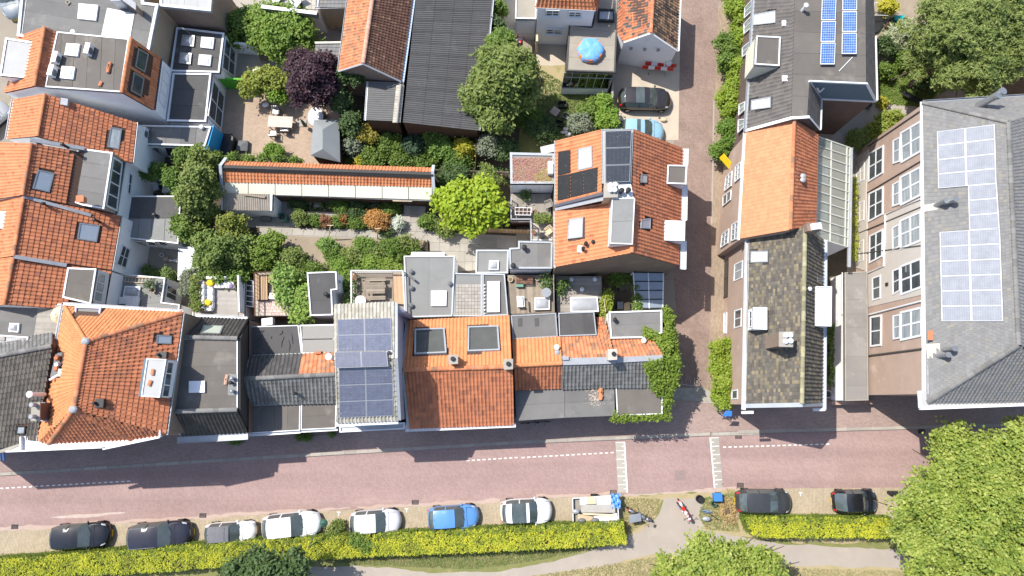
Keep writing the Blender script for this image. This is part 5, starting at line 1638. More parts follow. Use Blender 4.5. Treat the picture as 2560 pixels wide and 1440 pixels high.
top=(Vector((0,0,ZR7+.2)),Vector((0,0,1)))
panels(h,top,[C2(1195,-45),C2(1440,-52),C2(1424,412),C2(1198,420)],1,3,SOL2,GREYM)
for q in([(775,140),(885,124),(885,334),(771,354)],[(771,357),(885,338),(884,556),(769,580)],[(888,335),(1002,310),(1000,528),(887,552)],[(1006,309),(1130,280),(1125,498),(1004,525)]):
 panels(h,plw,[C2(*p)for p in q],1,1,SOL3,BLACKM)
roof_window(h,plw,[C2(965,122),C2(1076,100),C2(1080,275),C2(962,302)],ZINC,DOME,.12)
roof_window(h,plw2,[C2(880,756),C2(997,740),C2(990,905),C2(868,920)],LEAD,DOME,.12)
roof_window(h,ple,[C2(1525,350),C2(1572,350),C2(1570,420),C2(1520,416)],GREYM,GLASSL,.06)
roof_window(h,ple,[C2(1525,756),C2(1602,745),C2(1600,830),C2(1521,825)],LEAD,GLASSB,.08)
mb=MB();mb.bar(W(C2(755,632),ZW+.1),W(C2(1190,520),ZR7+.1),.22,.3);mb.build("party_wall_cap",mat("dark_flashing",(.10,.10,.12),(.07,.07,.085),2,.6),h)
mb=MB();mb.bar(W(C2(750,655),ZW+.05),W(C2(1185,560),ZR7-.1),.35,.1);mb.build("lead_flashing",LEAD,h)
chimney(h,[C2(1195,430),C2(1310,432),C2(1305,545),C2(1192,548)],ZR7+.7,ZR7-1,BEIGEW,CONC,[C2(1245,450),C2(1285,445),C2(1245,490),C2(1280,490)],DOME,.16,.2)
band(h,[C2(1305,430),C2(1430,425),C2(1455,560),C2(1260,560)],ZR7+.05,.2,WHITE,"white_roof_patch")
for p in((1348,490),(1408,485)):pipe_vent(h,C2(*p),ZR7,.13,.5,BLACKM)
flat(h,[C2(1258,562),C2(1466,560),C2(1446,978),C2(1240,970)],ZR7+.4,FELTG,WHITE,.07,.06,th=.2,wall=WHITE,z0=ZR7-1.2,strip=(math.radians(93),2.0))
ridge(r2,W(C2(1440,985),ZR7+.03),W(C2(1436,1050),ZR7+.03),ORANGE,.15)
flat(h,[C2(1758,262),C2(1935,266),C2(1925,438),C2(1750,432)],7.4,FELTB,WHITE,.1,.1,th=.2,wall=WHITE,z0=6.1)
flat(h,[C2(1732,760),C2(1918,765),C2(1914,945),C2(1728,940)],7.4,mat("blue_white_sheet",(.60,.62,.66),(.55,.57,.61),1,.5),WHITE,.08,.05,th=.2,wall=WHITE,z0=6.1)
for a,b in((115,262),(440,760),(945,1200)):gutter(h,W(C2(1922-a*.02,a),ZE7-.05),W(C2(1922-b*.02,b),ZE7-.05),WHITE,.42,.12)
gutter(h,W(C2(748,45),ZW-.05),W(C2(752,625),ZW-.05),WHITE,.14);gutter(h,W(C2(742,680),ZW-.05),W(C2(742,1185),ZW-.05),WHITE,.14)
walls(h,[W(C2(750,1178),ZW),W(C2(1435,1052),ZR7),W(C2(1855,1165),ZE7),W(C2(1895,115),ZE7),W(C2(1450,-60),ZR7),W(C2(1162,-55),ZR7),W(C2(755,46),ZW)],mat("brown_gable_render",(.20,.155,.115),(.15,.115,.085),.6,.95,bump=.3,bscale=20,stain=(.27,.215,.165),sscale=.8))
for p in((1025,965),(1090,952),(1000,1010)):pipe_vent(h,C2(*p),7.9,.1,.5,BLACKM)
band(h,[C2(955,985),C2(1020,990),C2(1010,1048),C2(945,1045)],7.85,.1,RENDERW,"vent_base")
gp=vplane(W(C2(740,1192),3),W(C2(1740,1222),3))
mb=MB();a,b=W(C2(740,1185),3.9),W(C2(1205,1192),3.9);n=gp[1]*.05
mb.prism([a,b,b+n,a+n],[Vector((p.x,p.y,0))for p in(a,b,b+n,a+n)]);mb.build("white_plinth",RENDERW,h)
# low roofs west of it
h=house("sedum_roof_annex","white annex with reddish sedum plant roof next to the orange alley house",(1325,420),"annex")
flat(h,[C2(340,150),C2(745,160),C2(738,432),C2(345,432)],5.0,FELTG,ZINC,.2,.1,wall=RENDERW)
leaf_cover("sedum","red and yellow-green sedum carpet growing on the white annex roof","sedum",[([W(C2(360,195),5.02),W(C2(735,200),5.02),W(C2(735,422),5.02),W(C2(362,422),5.02)],.05)],((.42,.17,.14),(.52,.26,.20),(.48,.30,.22),(.40,.34,.14)),.05,3,4,kind='stuff')
leaf_cover("sedum","yellow-green sedum corner on the white annex roof","sedum",[([W(C2(560,350),5.04),W(C2(735,260),5.04),W(C2(735,422),5.04),W(C2(560,422),5.04)],.06)],((.26,.28,.05),(.42,.42,.08),(.36,.32,.10)),.05,1.2,4,kind='stuff')
sp=vplane(W(C2(345,430),4.7),W(C2(735,430),4.7))
window(h,sp,[C2(485,452),C2(608,452),C2(605,498),C2(482,496)],1,2,.08,pm=GLASSL)
air_conditioner("white unit standing at the east edge of the sedum roof",C2(706,290),5.05,1.0,.4,.6)
h=house("wooden_balcony","wooden roof deck below the white annex with a lattice table",(1330,510),"deck")
flat(h,[C2(350,520),C2(715,520),C2(712,745),C2(352,748)],2.7,WOODG,None,wall=WOODD)
planks(h,[W(C2(355,525),2.75),W(C2(712,525),2.75),W(C2(710,742),2.75),W(C2(356,742),2.75)],15,WOODG,across=True)
flat(h,[C2(530,745),C2(725,745),C2(722,942),C2(528,942)],2.5,CONCL,WHITE,.08,.1,wall=RENDERW)
mb=MB();c=W(C2(600,850),2.8)
railing("dark balcony railing in front of the lattice table deck",[C2(352,545),C2(352,748),C2(528,748),C2(530,940)],2.75,.95,m=GREYM)
h=house("flat_roof_annex","dark grey stepped flat roof annex west of the orange alley house",(1330,640),"annex")
flat(h,[C2(415,945),C2(725,952),C2(722,1196),C2(338,1196),C2(333,1010),C2(415,1005)],4.6,FELT,ZINC,.14,.1,wall=RENDERW,strip=(0.0,1.3))
pipe_vent(h,C2(470,1002),4.6,.15,.45,BLACKM);pipe_vent(h,C2(370,1168),4.6,.15,.45,BLACKM)
h=house("flat_roof_annex","small grey-green flat roof with a single square dome, above the paver terrace",(1225,655),"annex")
flat(h,[C2(35,1025),C2(332,1025),C2(325,1238),C2(30,1240)],3.0,FELTG,ZINC,.14,.1,wall=RENDERW)
skylight(h,[C2(155,1120),C2(242,1120),C2(238,1206),C2(150,1206)],3.0,dm=DOMEG)
# big flat roofs behind the orange houses
h=house("flat_roof_extension","wide grey flat roof with round vents and a square white rooflight",(1070,720),"extension")
flat(h,[B2(1690,935),B2(2152,935),B2(2132,1440),B2(2128,1480),B2(1710,1492)],3.4,FELTG,ZINC,.12,.1,wall=RENDERW,strip=(0.0,2.1))
skylight(h,[B2(1935,1248),B2(2076,1248),B2(2073,1386),B2(1935,1386)],3.4,bulge=.05)
for p in((1755,1075),(1758,1222),(2105,1185),(1755,1382)):pipe_vent(h,B2(*p),3.4,.13,.22,GREYP)
mb=MB();c=W(B2(1740,1118),3.5);mb.tube([c,c+Vector((0,0,.3)),c+Vector((.5,-.4,.35))],.09,8);mb.build("flue",GREYP,h)
band(h,[B2(1760,900),B2(2058,900),B2(2055,932),B2(1752,932)],2.6,.1,WHITEP,"awning")
h=house("paver_terrace_roof","flat roof laid with square lichened pavers beside a long white rooflight",(1170,740),"extension")
flat(h,[B2(2138,1090),B2(2395,1095),B2(2395,1480),B2(2136,1480)],3.3,FELTG,ZINC,.1,.1,wall=RENDERW)
slabs(h,[W(B2(2155,1190),3.36),W(B2(2385,1190),3.36),W(B2(2385,1472),3.36),W(B2(2150,1472),3.36)],8,9,CONC,.04)
flat(h,[B2(2398,1095),B2(2600,1100),B2(2630,1470),B2(2398,1480)],3.3,FELT,ZINC,.1,.1,wall=RENDERW)
skylight(h,[B3(2225,12),B3(2338,10),B3(2338,288),B3(2222,290)],3.3,bulge=.06)
for k in range(9):
 band(h,[B3(2196,40+k*32),B3(2206,40+k*32),B3(2206,52+k*32),B3(2196,52+k*32)],3.5,.1,WHITEP,"rail_clip")
# dark flat house with white sheds, terraces to its left
h=house("dark_flat_house","narrow dark flat-roofed annex with a white stepped side, between two leafy terraces",(800,740),"annex")
flat(h,[B2(820,1085),B2(1086,1075),B2(1095,1240),B2(1045,1246),B2(1055,1470),B2(850,1476)],4.6,FELTD,WHITE,.1,.1,wall=RENDERW,strip=(math.radians(90),1.2))
ea=vplane(W(B2(1086,1075),4.5),W(B2(1095,1240),4.5))
window(h,ea,[B2(1102,1150),B2(1118,1160),B2(1118,1185),B2(1102,1178)],1,1,.05)
pipe_vent(h,B2(990,1280),4.6,.12,.25,BLACKM)
h=house("picnic_deck","railed wooden roof deck carrying the picnic table",(940,720),"deck")
flat(h,[B2(1216,1068),B2(1682,1070),B2(1702,1440),B2(1216,1370)],3.1,WOODG,GREYM,.06,.06,wall=RENDERW)
planks(h,[W(B2(1222,1075),3.15),W(B2(1590,1075),3.15),W(B2(1600,1370),3.15),W(B2(1222,1362),3.15)],18,WOOD)
planks(h,[W(B2(1592,1090),3.5),W(B2(1678,1090),3.5),W(B2(1690,1372),3.5),W(B2(1602,1362),3.5)],7,WOODT,.08,name="bench_slat",across=True)
railing("grey steel railing round the picnic table deck",[B2(1218,1370),B2(1216,1068),B2(1682,1070),B2(1700,1440)],3.12,1.0,m=GREYM,spacing=.16)
def picnic_table(label,a,b,z):
 A,B=W(a,z+.75),W(b,z+.75)
 d=(B-A);L=d.length;d.normalize();s=Vector((-d.y,d.x,0))
 c=(A+B)/2;c.z=z
 t=thing("picnic_table",label,"picnic table",c)
 for k in range(5):
  o=s*(-.36+.18*k)
  mb=MB();mb.box(c+o+Vector((0,0,.75)),d*(L/2),s*.082,Vector((0,0,.02)));mb.build("table_board",WOOD,t)
 for sg in(-1,1):
  for k in range(2):
   mb=MB();mb.box(c+s*sg*(.66+.16*k)+Vector((0,0,.45)),d*(L/2),s*.07,Vector((0,0,.02)));mb.build("seat_board",WOOD,t)
 for e in(-.7,.7):
  mb=MB();o=c+d*(L/2*e)
  for sg in(-1,1):mb.bar(o+s*sg*.3+Vector((0,0,.73)),o+s*sg*.72,.07,.09,d)
  mb.bar(o-s*.8+Vector((0,0,.41)),o+s*.8+Vector((0,0,.41)),.05,.09);mb.build("trestle",WOOD,t)
picnic_table("weathered picnic table with two benches on the railed roof deck",B2(1345,1225),B2(1520,1222),3.15)
def round_table(label,px,z,r,m=WHITEP,h=.72,name="round_table",cat="table"):
 c=W(px,z+h);c.z=z
 t=thing(name,label,cat,c)
 mb=MB();mb.tube([c+Vector((0,0,h-.04)),c+Vector((0,0,h))],r,20);mb.build("table_top",m,t)
 b=MB();b.tube([c+Vector((0,0,.03)),c+Vector((0,0,h-.04))],.04,8)
 for k in range(3):
  a=2.1*k;b.bar(c+Vector((0,0,.04)),c+Vector((math.cos(a)*r*.6,math.sin(a)*r*.6,.02)),.05,.04)
 b.build("pedestal",GREYM,t)
 return t
round_table("round white table at the lower left corner of the picnic deck",B2(1298,1340),3.15,.42)
pot("terracotta pot at the upper left corner of the picnic deck",B2(1262,1130),3.15,.22,.32)
pot("pale blue pot halfway along the left edge of the picnic deck",B2(1262,1205),3.15,.2,.3,ZINC,60)
pot("small grey pot near the round white table on the picnic deck",B2(1258,1300),3.15,.18,.3,GREYM,50)
h=house("slatted_terrace","roof terrace with slatted corner bench and pinkish stone floor",(705,745),"terrace")
flat(h,[B2(345,1080),B2(590,1072),B2(590,1250),B2(740,1262),B2(740,1475),B2(345,1475)],3.0,CONC,None,wall=BRICKBR)
PINKS=mat("pink_stone",(.56,.44,.38),(.46,.36,.32),2,.9,rnd=.18)
slabs(h,[W(B2(470,1180),3.04),W(B2(590,1178),3.04),W(B2(590,1320),3.04),W(B2(470,1330),3.04)],3,4,PINKS,.03,stagger=True)
slabs(h,[W(B2(360,1335),3.04),W(B2(740,1325),3.04),W(B2(740,1472),3.04),W(B2(400,1472),3.04)],10,5,PINKS,.03,stagger=True)
t=thing("corner_bench","L-shaped slatted wooden corner bench on the stone terrace","bench",W(B2(430,1180),3.0))
for k in range(7):
 mb=MB();mb.bar(W(B2(364+k*15,1100),3.45),W(B2(368+k*15,1330),3.45),.10,.04);mb.build("slat",WOODT,t)
for k in range(6):
 mb=MB();mb.bar(W(B2(470,1100+k*14),3.45),W(B2(545,1098+k*14),3.45),.10,.04);mb.build("slat",WOODT,t)
mb=MB();mb.prism(ccw([W(B2(*k),3.4)for k in((358,1098),(458,1098),(462,1332),(362,1332))]),[Vector((p.x,p.y,3.0))for p in ccw([W(B2(*k),3.4)for k in((358,1098),(458,1098),(462,1332),(362,1332))])])
mb.build("bench_box",WOODD,t)
mb=MB();c=W(B2(518,1297),3.35)
mb.prism([c+Vector((-.36,-.2,.1)),c+Vector((.3,-.26,.12)),c+Vector((.36,.2,.05)),c+Vector((-.28,.26,.08))],[c+Vector((-.42,-.24,-.3)),c+Vector((.36,-.32,-.3)),c+Vector((.42,.24,-.3)),c+Vector((-.34,.32,-.3))])
mb.build("covered_stool",FABW,top=("white cloth-covered stool on the pink stone terrace","stool"))
railing("dark fence rail on the left side of the slatted bench terrace",[B2(350,1475),B2(346,1085),B2(585,1075)],3.02,.9,m=WOODD,spacing=.3)
mb=MB();c=W(B3(255,378),3.3);mb.box(c,Vector((.42,.05,0)),Vector((-.02,.28,0)),Vector((0,0,.3)));mb.build("storage_chest",WHITEP,top=("white chest at the lower edge of the pink stone terrace","chest"))
h=house("sofa_terrace","grey boarded roof terrace with a white corner sofa",(560,735),"terrace")
flat(h,[A2(1745,1095),A2(2150,1100),A2(2205,1120),A2(2200,1490),A2(1735,1490)],3.0,CONC,WHITE,.07,.08,wall=RENDERW)
planks(h,[W(A2(1905,1225),3.05),W(A2(2130,1225),3.05),W(A2(2145,1480),3.05),W(A2(1900,1480),3.05)],12,mat("pale_grey_board",(.36,.335,.305),(.30,.28,.255),3,.85,rnd=.08))
t=thing("corner_sofa","white L-shaped corner sofa with cushions on the roof terrace","sofa",W(A2(1860,1180),3.05))
mb=MB()
def cushion(mb,q,z0,z1):
 q=ccw(q);i1=inset(q,.03)
 mb.prism([Vector((p.x,p.y,z1))for p in i1],[Vector((p.x,p.y,z1-.05))for p in q]);mb.prism([Vector((p.x,p.y,z1-.05))for p in q],[Vector((p.x,p.y,z0))for p in q])
for k in range(4):
 b=MB();y0=1165+k*62;cushion(b,[W(A2(1842,y0),3.45),W(A2(1918,y0),3.45),W(A2(1912,y0+58),3.45),W(A2(1836,y0+58),3.45)],3.08,3.45);b.build("seat_cushion",FABW,t)
 b=MB();cushion(b,[W(A2(1812,y0),3.75),W(A2(1838,y0),3.75),W(A2(1832,y0+58),3.75),W(A2(1806,y0+58),3.75)],3.3,3.75);b.build("back_cushion",FABW,t)
for k in range(3):
 x0=1922+k*62
 b=MB();cushion(b,[W(A2(x0,1150),3.45),W(A2(x0+58,1152),3.45),W(A2(x0+58,1225),3.45),W(A2(x0,1222),3.45)],3.08,3.45);b.build("seat_cushion",FABW,t)
 b=MB();cushion(b,[W(A2(x0-70,1116),3.75),W(A2(x0-12,1118),3.75),W(A2(x0-12,1145),3.75),W(A2(x0-70,1143),3.75)],3.3,3.75);b.build("back_cushion",FABW,t)
for i,(x,y,l)in enumerate(((1893,1178,"yellow cushion at the corner of the white sofa"),(1865,1358,"yellow cushion on the lower end of the white sofa"))):
 b=MB();c=W(A2(x,y),3.55);b.ell(c,(.32,.28,.12),10,6);b.build("cushion",YELLOW,top=(l,"cushion"))
b=MB();c=W(A2(2080,1205),3.55);b.ell(c,(.18,.2,.1),8,6);b.build("cushion",mat("violet_fabric",(.25,.18,.35),None,3,.9),top=("violet cushion at the right end of the white sofa","cushion"))
mb=MB();c=W(A2(1880,1410),3.3);mb.box(c,Vector((.26,.03,0)),Vector((-.03,.2,0)),Vector((0,0,.22)));mb.build("side_table",WHITEP,top=("small white side table below the lower yellow cushion","side table"))
garden_wall("terrace_wall","pale side wall right of the sofa terrace",A2(2140,1110),A2(2150,1440),3.9,RENDERW,.12,z0=3.0)
h=house("glass_veranda","dark veranda with white glazing bars between the two roof terraces",(615,740),"veranda")
flat(h,[A2(2215,1150),A2(2285,1155),A2(2285,1400),A2(2205,1385)],2.6,mat("dark_glass_roof",(.03,.035,.035),(.05,.055,.055),1,.1,spec=.7),WHITE,.07,.07,wall=WOODD)
for k in range(1,5):
 mb=MB();mb.bar(W(A2(2212,1150+k*48),2.63),W(A2(2286,1160+k*48),2.63),.06,.06);mb.build("glazing_bar",WHITE,h)
# decks behind the orange street houses
h=house("deck_terrace","weathered plank roof deck with a small dome and a white bench",(1330,745),"terrace")
flat(h,[C2(320,1252),C2(742,1255),C3(605,292),C3(180,312)],2.9,WOODG,None,wall=BRICKBR)
planks(h,[W(C2(325,1258),2.95),W(C2(738,1260),2.95),W(C3(600,288),2.95),W(C3(185,306),2.95)],17,WOOD,across=True)
skylight(h,[C3(418,158),C3(556,155),C3(556,266),C3(416,270)],2.95,dm=DOMEG,h=.3)
t=thing("slatted_bench","brown slatted bench at the top of the plank deck","bench",W(C2(470,1290),2.95))
for k in range(5):
 mb=MB();mb.bar(W(C2(395,1262+k*15),3.4),W(C2(548,1262+k*15),3.4),.09,.03);mb.build("slat",mat("red_brown_wood",(.22,.11,.07),(.17,.085,.055),3,.8,rnd=.15),t)
mb=MB()
for x in(405,540):mb.bar(W(C2(x,1262),3.36),W(C2(x,1324),3.36),.06,.06);mb.bar(W(C2(x,1300),3.36),Vector((W(C2(x,1300),3.36).x,W(C2(x,1300),3.36).y,2.95)),.06,.3,Vector((0,1,0)))
mb.build("legs",WOODD,t)
t=thing("white_bench","white garden bench with backrest left of the small dome","bench",W(C3(285,195),2.95))
for k in range(4):
 mb=MB();mb.bar(W(C3(262+k*14,145),3.4),W(C3(268+k*14,245),3.4),.08,.03);mb.build("slat",WHITE,t)
mb=MB();mb.bar(W(C3(322,150),3.75),W(C3(328,242),3.75),.05,.25,Vector((0,0,1)));mb.build("backrest",WHITE,t)
mb=MB()
for y in(155,238):mb.bar(W(C3(262,y),3.2),W(C3(325,y),3.2),.05,.45)
mb.build("legs",WHITE,t)
round_table("round metal table with a tray on the plank deck",C3(525,112),2.95,.38,GREYM)
pot("pot with bushy green plant at the right end of the plank deck",C2(668,1320),2.95,.26,.35,GREYP,260,((.06,.12,.03),(.14,.22,.06)))
pot("terracotta pot at the top edge of the plank deck",C2(628,1278),2.95,.2,.3)
pot("pale round pot beside the terracotta pot on the plank deck",C2(588,1290),2.95,.17,.28,CONCL)
pot("cream pot at the upper left corner of the plank deck",C2(345,1295),2.95,.2,.26,WOODL)
mb=MB();c=W(C2(430,1342),3.15);mb.abox(c.x-.28,c.x+.28,c.y-.16,c.y+.16,2.96,3.3);mb.build("green_box",mat("sea_green_plastic",(.16,.30,.22),None,2,.5),top=("sea-green storage box under the brown slatted bench","box"))
h=house("deck_terrace","plank roof deck with the long white dome, right of the wooden divider",(1450,745),"terrace")
flat(h,[C2(752,1258),C2(1165,1262),C3(1030,290),C3(622,292)],2.9,WOODG,None,wall=BRICKBR)
planks(h,[W(C2(756,1262),2.95),W(C2(1160,1266),2.95),W(C3(1025,284),2.95),W(C3(628,288),2.95)],17,WOODG)
skylight(h,[C3(738,155),C3(985,150),C3(998,285),C3(745,288)],2.95,dm=DOMEG,h=.35)
fence("pale wooden divider between the two plank decks",C2(735,1240),C3(596,292),3.9,WOODG,z0=2.9,n=12)
for i,(x,y,l)in enumerate(((893,1292,"round white lantern near the top of the right deck"),(1105,1290,"larger round white lantern at the top right of the right deck"),(990,1382,"round white lantern above the long dome"))):
 b=MB();c=W(C2(x,y),3.1);b.tube([c-Vector((0,0,.14)),c+Vector((0,0,.1)),c+Vector((0,0,.16))],[.14,.18,.08],12);b.build("lantern",WHITEP,top=(l,"lantern"))
pot("green planter box at the left side of the right deck",C2(790,1390),2.95,.26,.3,GREENM,150)
pot("dark pot with leafy plant beside the divider on the right deck",C2(830,1330),2.95,.18,.3,BLACKM,160)
h=house("glass_canopy","blue-grey glass canopy with black bars between the end house and the gable",(1625,735),"canopy")
ga=[W(C2(1450,1228),3.2),W(C2(1722,1232),3.2),W(C3(1572,252),2.9),W(C3(1330,258),2.9)]
for i in range(2):
 for j in range(4):
  q=[bil(ga,(i+a)/2,(j+b)/4)for a,b in((.02,.02),(.98,.02),(.98,.98),(.02,.98))]
  mb=MB();mb.slab(ccw(q),Vector((0,0,1)),.02);mb.build("glass_pane",GLASSB,h)
mb=MB()
for j in range(5):mb.bar(bil(ga,0,j/4)+Vector((0,0,.02)),bil(ga,1,j/4)+Vector((0,0,.02)),.07,.08)
mb.build("cross_bars",BLACKM,h)
mb=MB()
for i in range(3):mb.bar(bil(ga,i/2,0)+Vector((0,0,.03)),bil(ga,i/2,1)+Vector((0,0,.03)),.09,.06)
for s,t_ in((0,0),(1,0),(1,1),(0,1)):p=bil(ga,s,t_);mb.bar(p,Vector((p.x,p.y,0)),.1,.1,Vector((0,1,0)))
mb.build("frame",WHITE,h)
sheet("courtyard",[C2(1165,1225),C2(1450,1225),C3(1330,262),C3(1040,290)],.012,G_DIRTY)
# long low shed across the gardens
h=house("long_shed","long low garden building with orange tiles, black felt ridge and eight cream panels",(820,450),"shed")
SZ=(2.9,3.5,3.3,2.7,2.2)
def sp_(x,y,z):return B2(x,y,z)
r,_=slope(h,[sp_(1940,148,SZ[0]),sp_(80,88,SZ[0]),sp_(62,122,SZ[1]),sp_(1945,182,SZ[1])],ORANGE,.27,.3)
r1,_=slope(h,[sp_(72,268,SZ[3]),sp_(1945,312,SZ[3]),sp_(1948,232,SZ[2]-.1),sp_(64,168,SZ[2]-.1)],ORANGE,.27,.32)
mb=MB()
mb.slab([sp_(50,168,3.34),sp_(1950,236,3.34),sp_(1955,208,3.62),sp_(52,142,3.62)],Vector((0,0,1)),.06)
mb.slab([sp_(52,141,3.62),sp_(1955,207,3.62),sp_(1955,180,3.5),sp_(54,114,3.5)],Vector((0,0,1)),.06)
mb.build("ridge_felt",mat("charcoal_felt",(.07,.066,.062),(.055,.052,.05),1.5,.9),h)
xs0=[75,290,532,772,1014,1254,1495,1733,1945]
for i in range(8):
 t0,t1=(xs0[i]-75)/1870,(xs0[i+1]-75)/1870
 a=[sp_(xs0[i]+3,268+45*t0,2.72),sp_(xs0[i+1]-3,268+45*t1,2.72),sp_(xs0[i+1]-3,372+58*t1,2.3),sp_(xs0[i]+3,372+58*t0,2.3)]
 b=MB();b.slab(ccw(a),Vector((0,0,1)),.06);b.build("roof_panel",CREAM,h)
mb=MB();mb.slab(ccw([sp_(75,268,2.64),sp_(1945,313,2.64),sp_(1945,430,2.2),sp_(75,374,2.2)]),Vector((0,0,1)),.06);mb.build("roof",BLACKM,h)
walls(h,[sp_(75,365,2.25),sp_(1940,415,2.25),sp_(1940,150,2.9),sp_(75,95,2.9)],WOODD)
for x0,y0,x1,y1,z0_,z1_ in((92,55,42,125,3.0,3.66),(42,125,60,372,3.66,2.25),(1958,122,1950,180,3.0,3.6),(1950,180,1968,435,3.6,2.25)):
 board(h,sp_(x0,y0,z0_),sp_(x1,y1,z1_),mat("pale_blue_grey_paint",(.48,.52,.58),(.42,.46,.52),1,.5),.24,.08)
gutter(h,sp_(520,388,2.1),sp_(1950,436,2.1),ZINC,.12,.08)
for x in(680,960,1380,1680):
 pl_=vplane(sp_(75,365,2.2),sp_(1940,415,2.2))
 y=385+(x-75)*.029
 window(h,pl_,[B2(x,y+16),B2(x+95,y+19),B2(x+95,y+38),B2(x,y+35)],1,1,.06,WOODD,GLASS)
band(h,[sp_(1590,428,None)if False else B2(1590,428),B2(1765,432),B2(1765,446),B2(1590,442)],2.1,.05,WOODL,"door_canopy")
h=house("lean_to_shed","small shed with corrugated brown-grey roof joined to the long garden building",(620,510),"shed")
corrugated(h,[B2(52,522,2.1),B2(510,530,2.1),B2(515,380,2.45),B2(55,372,2.45)],mat("brown_grey_corrugated",(.34,.30,.25),(.27,.235,.20),2,.9,rnd=.08,stain=(.20,.18,.15),sscale=1.5),1,4,.15,.028)
walls(h,[B2(58,522,2.05),B2(508,530,2.05),B2(512,382,2.4),B2(60,374,2.4)],RENDERW)
board(h,B2(502,380,2.5),B2(498,530,2.15),WHITE,.16);board(h,B2(60,374,2.5),B2(54,524,2.15),WHITE,.1)
mb=MB();mb.bar(B2(250,382,2.55),B2(440,410,2.5),.12,.06);mb.bar(B2(255,388,2.53),B2(445,402,2.5),.1,.05);mb.build("timber_board",WOOD,top=("loose boards lying on the corrugated shed roof","boards"))
def barrel(label,px,z,r,hh,m,name="rain_barrel",cat="barrel",water=True):
 c=W(px,z+hh);c.z=z
 t=thing(name,label,cat,c)
 mb=MB();mb.tube([c,c+Vector((0,0,hh*.3)),c+Vector((0,0,hh*.7)),c+Vector((0,0,hh))],[r*.88,r,r,r*.9],18,caps=False)
 mb.tube([c+Vector((0,0,hh)),c+Vector((0,0,hh-.2))],[r*.9,r*.72],18,caps=False)
 mb.build("body",m,t)
 b=MB();b.tube([c+Vector((0,0,hh-.25)),c+Vector((0,0,hh-.2))],r*.75,18);b.build("water",BLACKM,t)
 g=MB();g.tube([c+Vector((r*.92*math.cos(a),r*.92*math.sin(a),hh))for a in np.linspace(0,6.2832,21)],.03,6,caps=False);g.build("rim",m,t)
barrel("big dark green rain barrel at the corner of the corrugated shed",B2(594,580),0,.36,.9,mat("green_plastic",(.07,.17,.14),(.055,.14,.115),2,.45))
pot("open pale pot near the long shed wall, left one",B2(752,478),0.02,.19,.3,CONCL)
pot("dark pot near the long shed wall, right one",B2(852,465),0.02,.2,.3,GREYP)
for i,(x,y,w,d_,l)in enumerate(((920,472,40,26,"flat stone slab lying in front of the long shed, left one"),(1398,492,34,22,"flat stone slab lying in front of the long shed, right one"),(615,480,26,36,"concrete slab between the lean-to and the long shed"))):
 mb=MB();mb.slab(ccw([W(B2(x-w,y-d_),.1),W(B2(x+w,y-d_),.1),W(B2(x+w,y+d_),.1),W(B2(x-w,y+d_),.1)]),Vector((0,0,1)),.1);mb.build("stone_slab",CONC,top=(l,"slab"))
mb=MB();c=W(B2(445,598),.35);mb.abox(c.x-.42,c.x+.42,c.y-.2,c.y+.2,0,.4);mb.build("stone_trough",mat("dark_stone",(.20,.19,.17),None,3,.9),top=("dark stone trough below the corrugated shed","trough"))
for i,(x0,y0,x1,y1,l)in enumerate(((1008,795,1030,660,"leaning garden post with clothes line, left one"),(1453,780,1455,690,"leaning garden post with clothes line, right one"))):
 a=W(B2(x0,y0),0);b=W(B2(x1,y1),1.9)
 t=thing("washing_post",l,"post",a)
 mb=MB();mb.tube([a,b],[.05,.045],8);mb.build("post",WOODL,t)
 b2=MB();b2 .bar(b-Vector((.25,0,0)),b+Vector((.25,0,0)),.05,.05);b2 .build("crossbar",WOODL,t)
# ------------------------------------------------------------------ buildings on the right of the alley
# slate house with the flat top and blue panels
ZX,ZXt=6.2,9.3
h=house("slate_house","dark slate house with brown flat top and two rows of blue solar panels",(2000,150))
r,plw=slope(h,[P(1868,330,ZX),P(1893,-70,ZX),D1(318,-250,ZXt),D1(282,1062,ZXt)],SLATED,.32,.32,'pan',UNDERG)
flat(h,[D1(318,-250),D1(948,-250),D1(955,742),D1(445,722),D1(425,1052),D1(282,1062)],ZXt,FELTB,None,strip=(math.radians(88),1.6))
r2,_=slope(h,[D1(1040,900,6.9),D1(1015,-250,6.9),D1(948,-250,ZXt),D1(958,742,ZXt)],SLATED,.28,.3,'flat',UNDERG)
r3,_=slope(h,[D1(532,1165,6.9),D1(542,885,6.9),D1(445,722,ZXt),D1(425,1055,ZXt)],SLATED,.28,.3,'flat',UNDERG)
walls(h,[P(1872,330,ZX),D1(282,1062,ZXt),D1(425,1055,ZXt),D1(530,1165,6.8),D1(545,885,6.8),D1(1030,905,6.8),D1(1010,-250,6.8),D1(318,-250,ZXt),P(1897,-70,ZX)],BRICKD)
sp=vplane(D1(448,725,ZXt),D1(962,748,ZXt))
mb=MB();n=Vector((0,-.06,0))
q=[D1(445,722,ZXt+.1),D1(960,745,ZXt+.1)]
gp_=vplane(q[0],q[1]);gq=q+[hit(D1(1042,905),gp_),hit(D1(545,882),gp_)];n=gp_[1]*.05
mb.prism([p+n for p in gq],[p-n for p in gq]);mb.build("gable_cladding",BLUEGREY,h)
pg=(gq[0]+n,gp_[1])
mb=MB()
for a,b in((0,1),(1,2),(2,3),(3,0)):mb.bar(gq[a]+n*1.5,gq[b]+n*1.5,.16,.1,Vector((0,-1,0)))
mb.build("verge_board",WHITE,h)
mb=MB();a,b,c=[hit(D1(*k),pg,.05)for k in((512,790),(538,830),(575,792))]
mb.bar(a,b,.12,.05,Vector((0,-1,0)));mb.bar(b,c,.12,.056,Vector((0,-1,0)));mb.build("letter_v",WHITE,h)
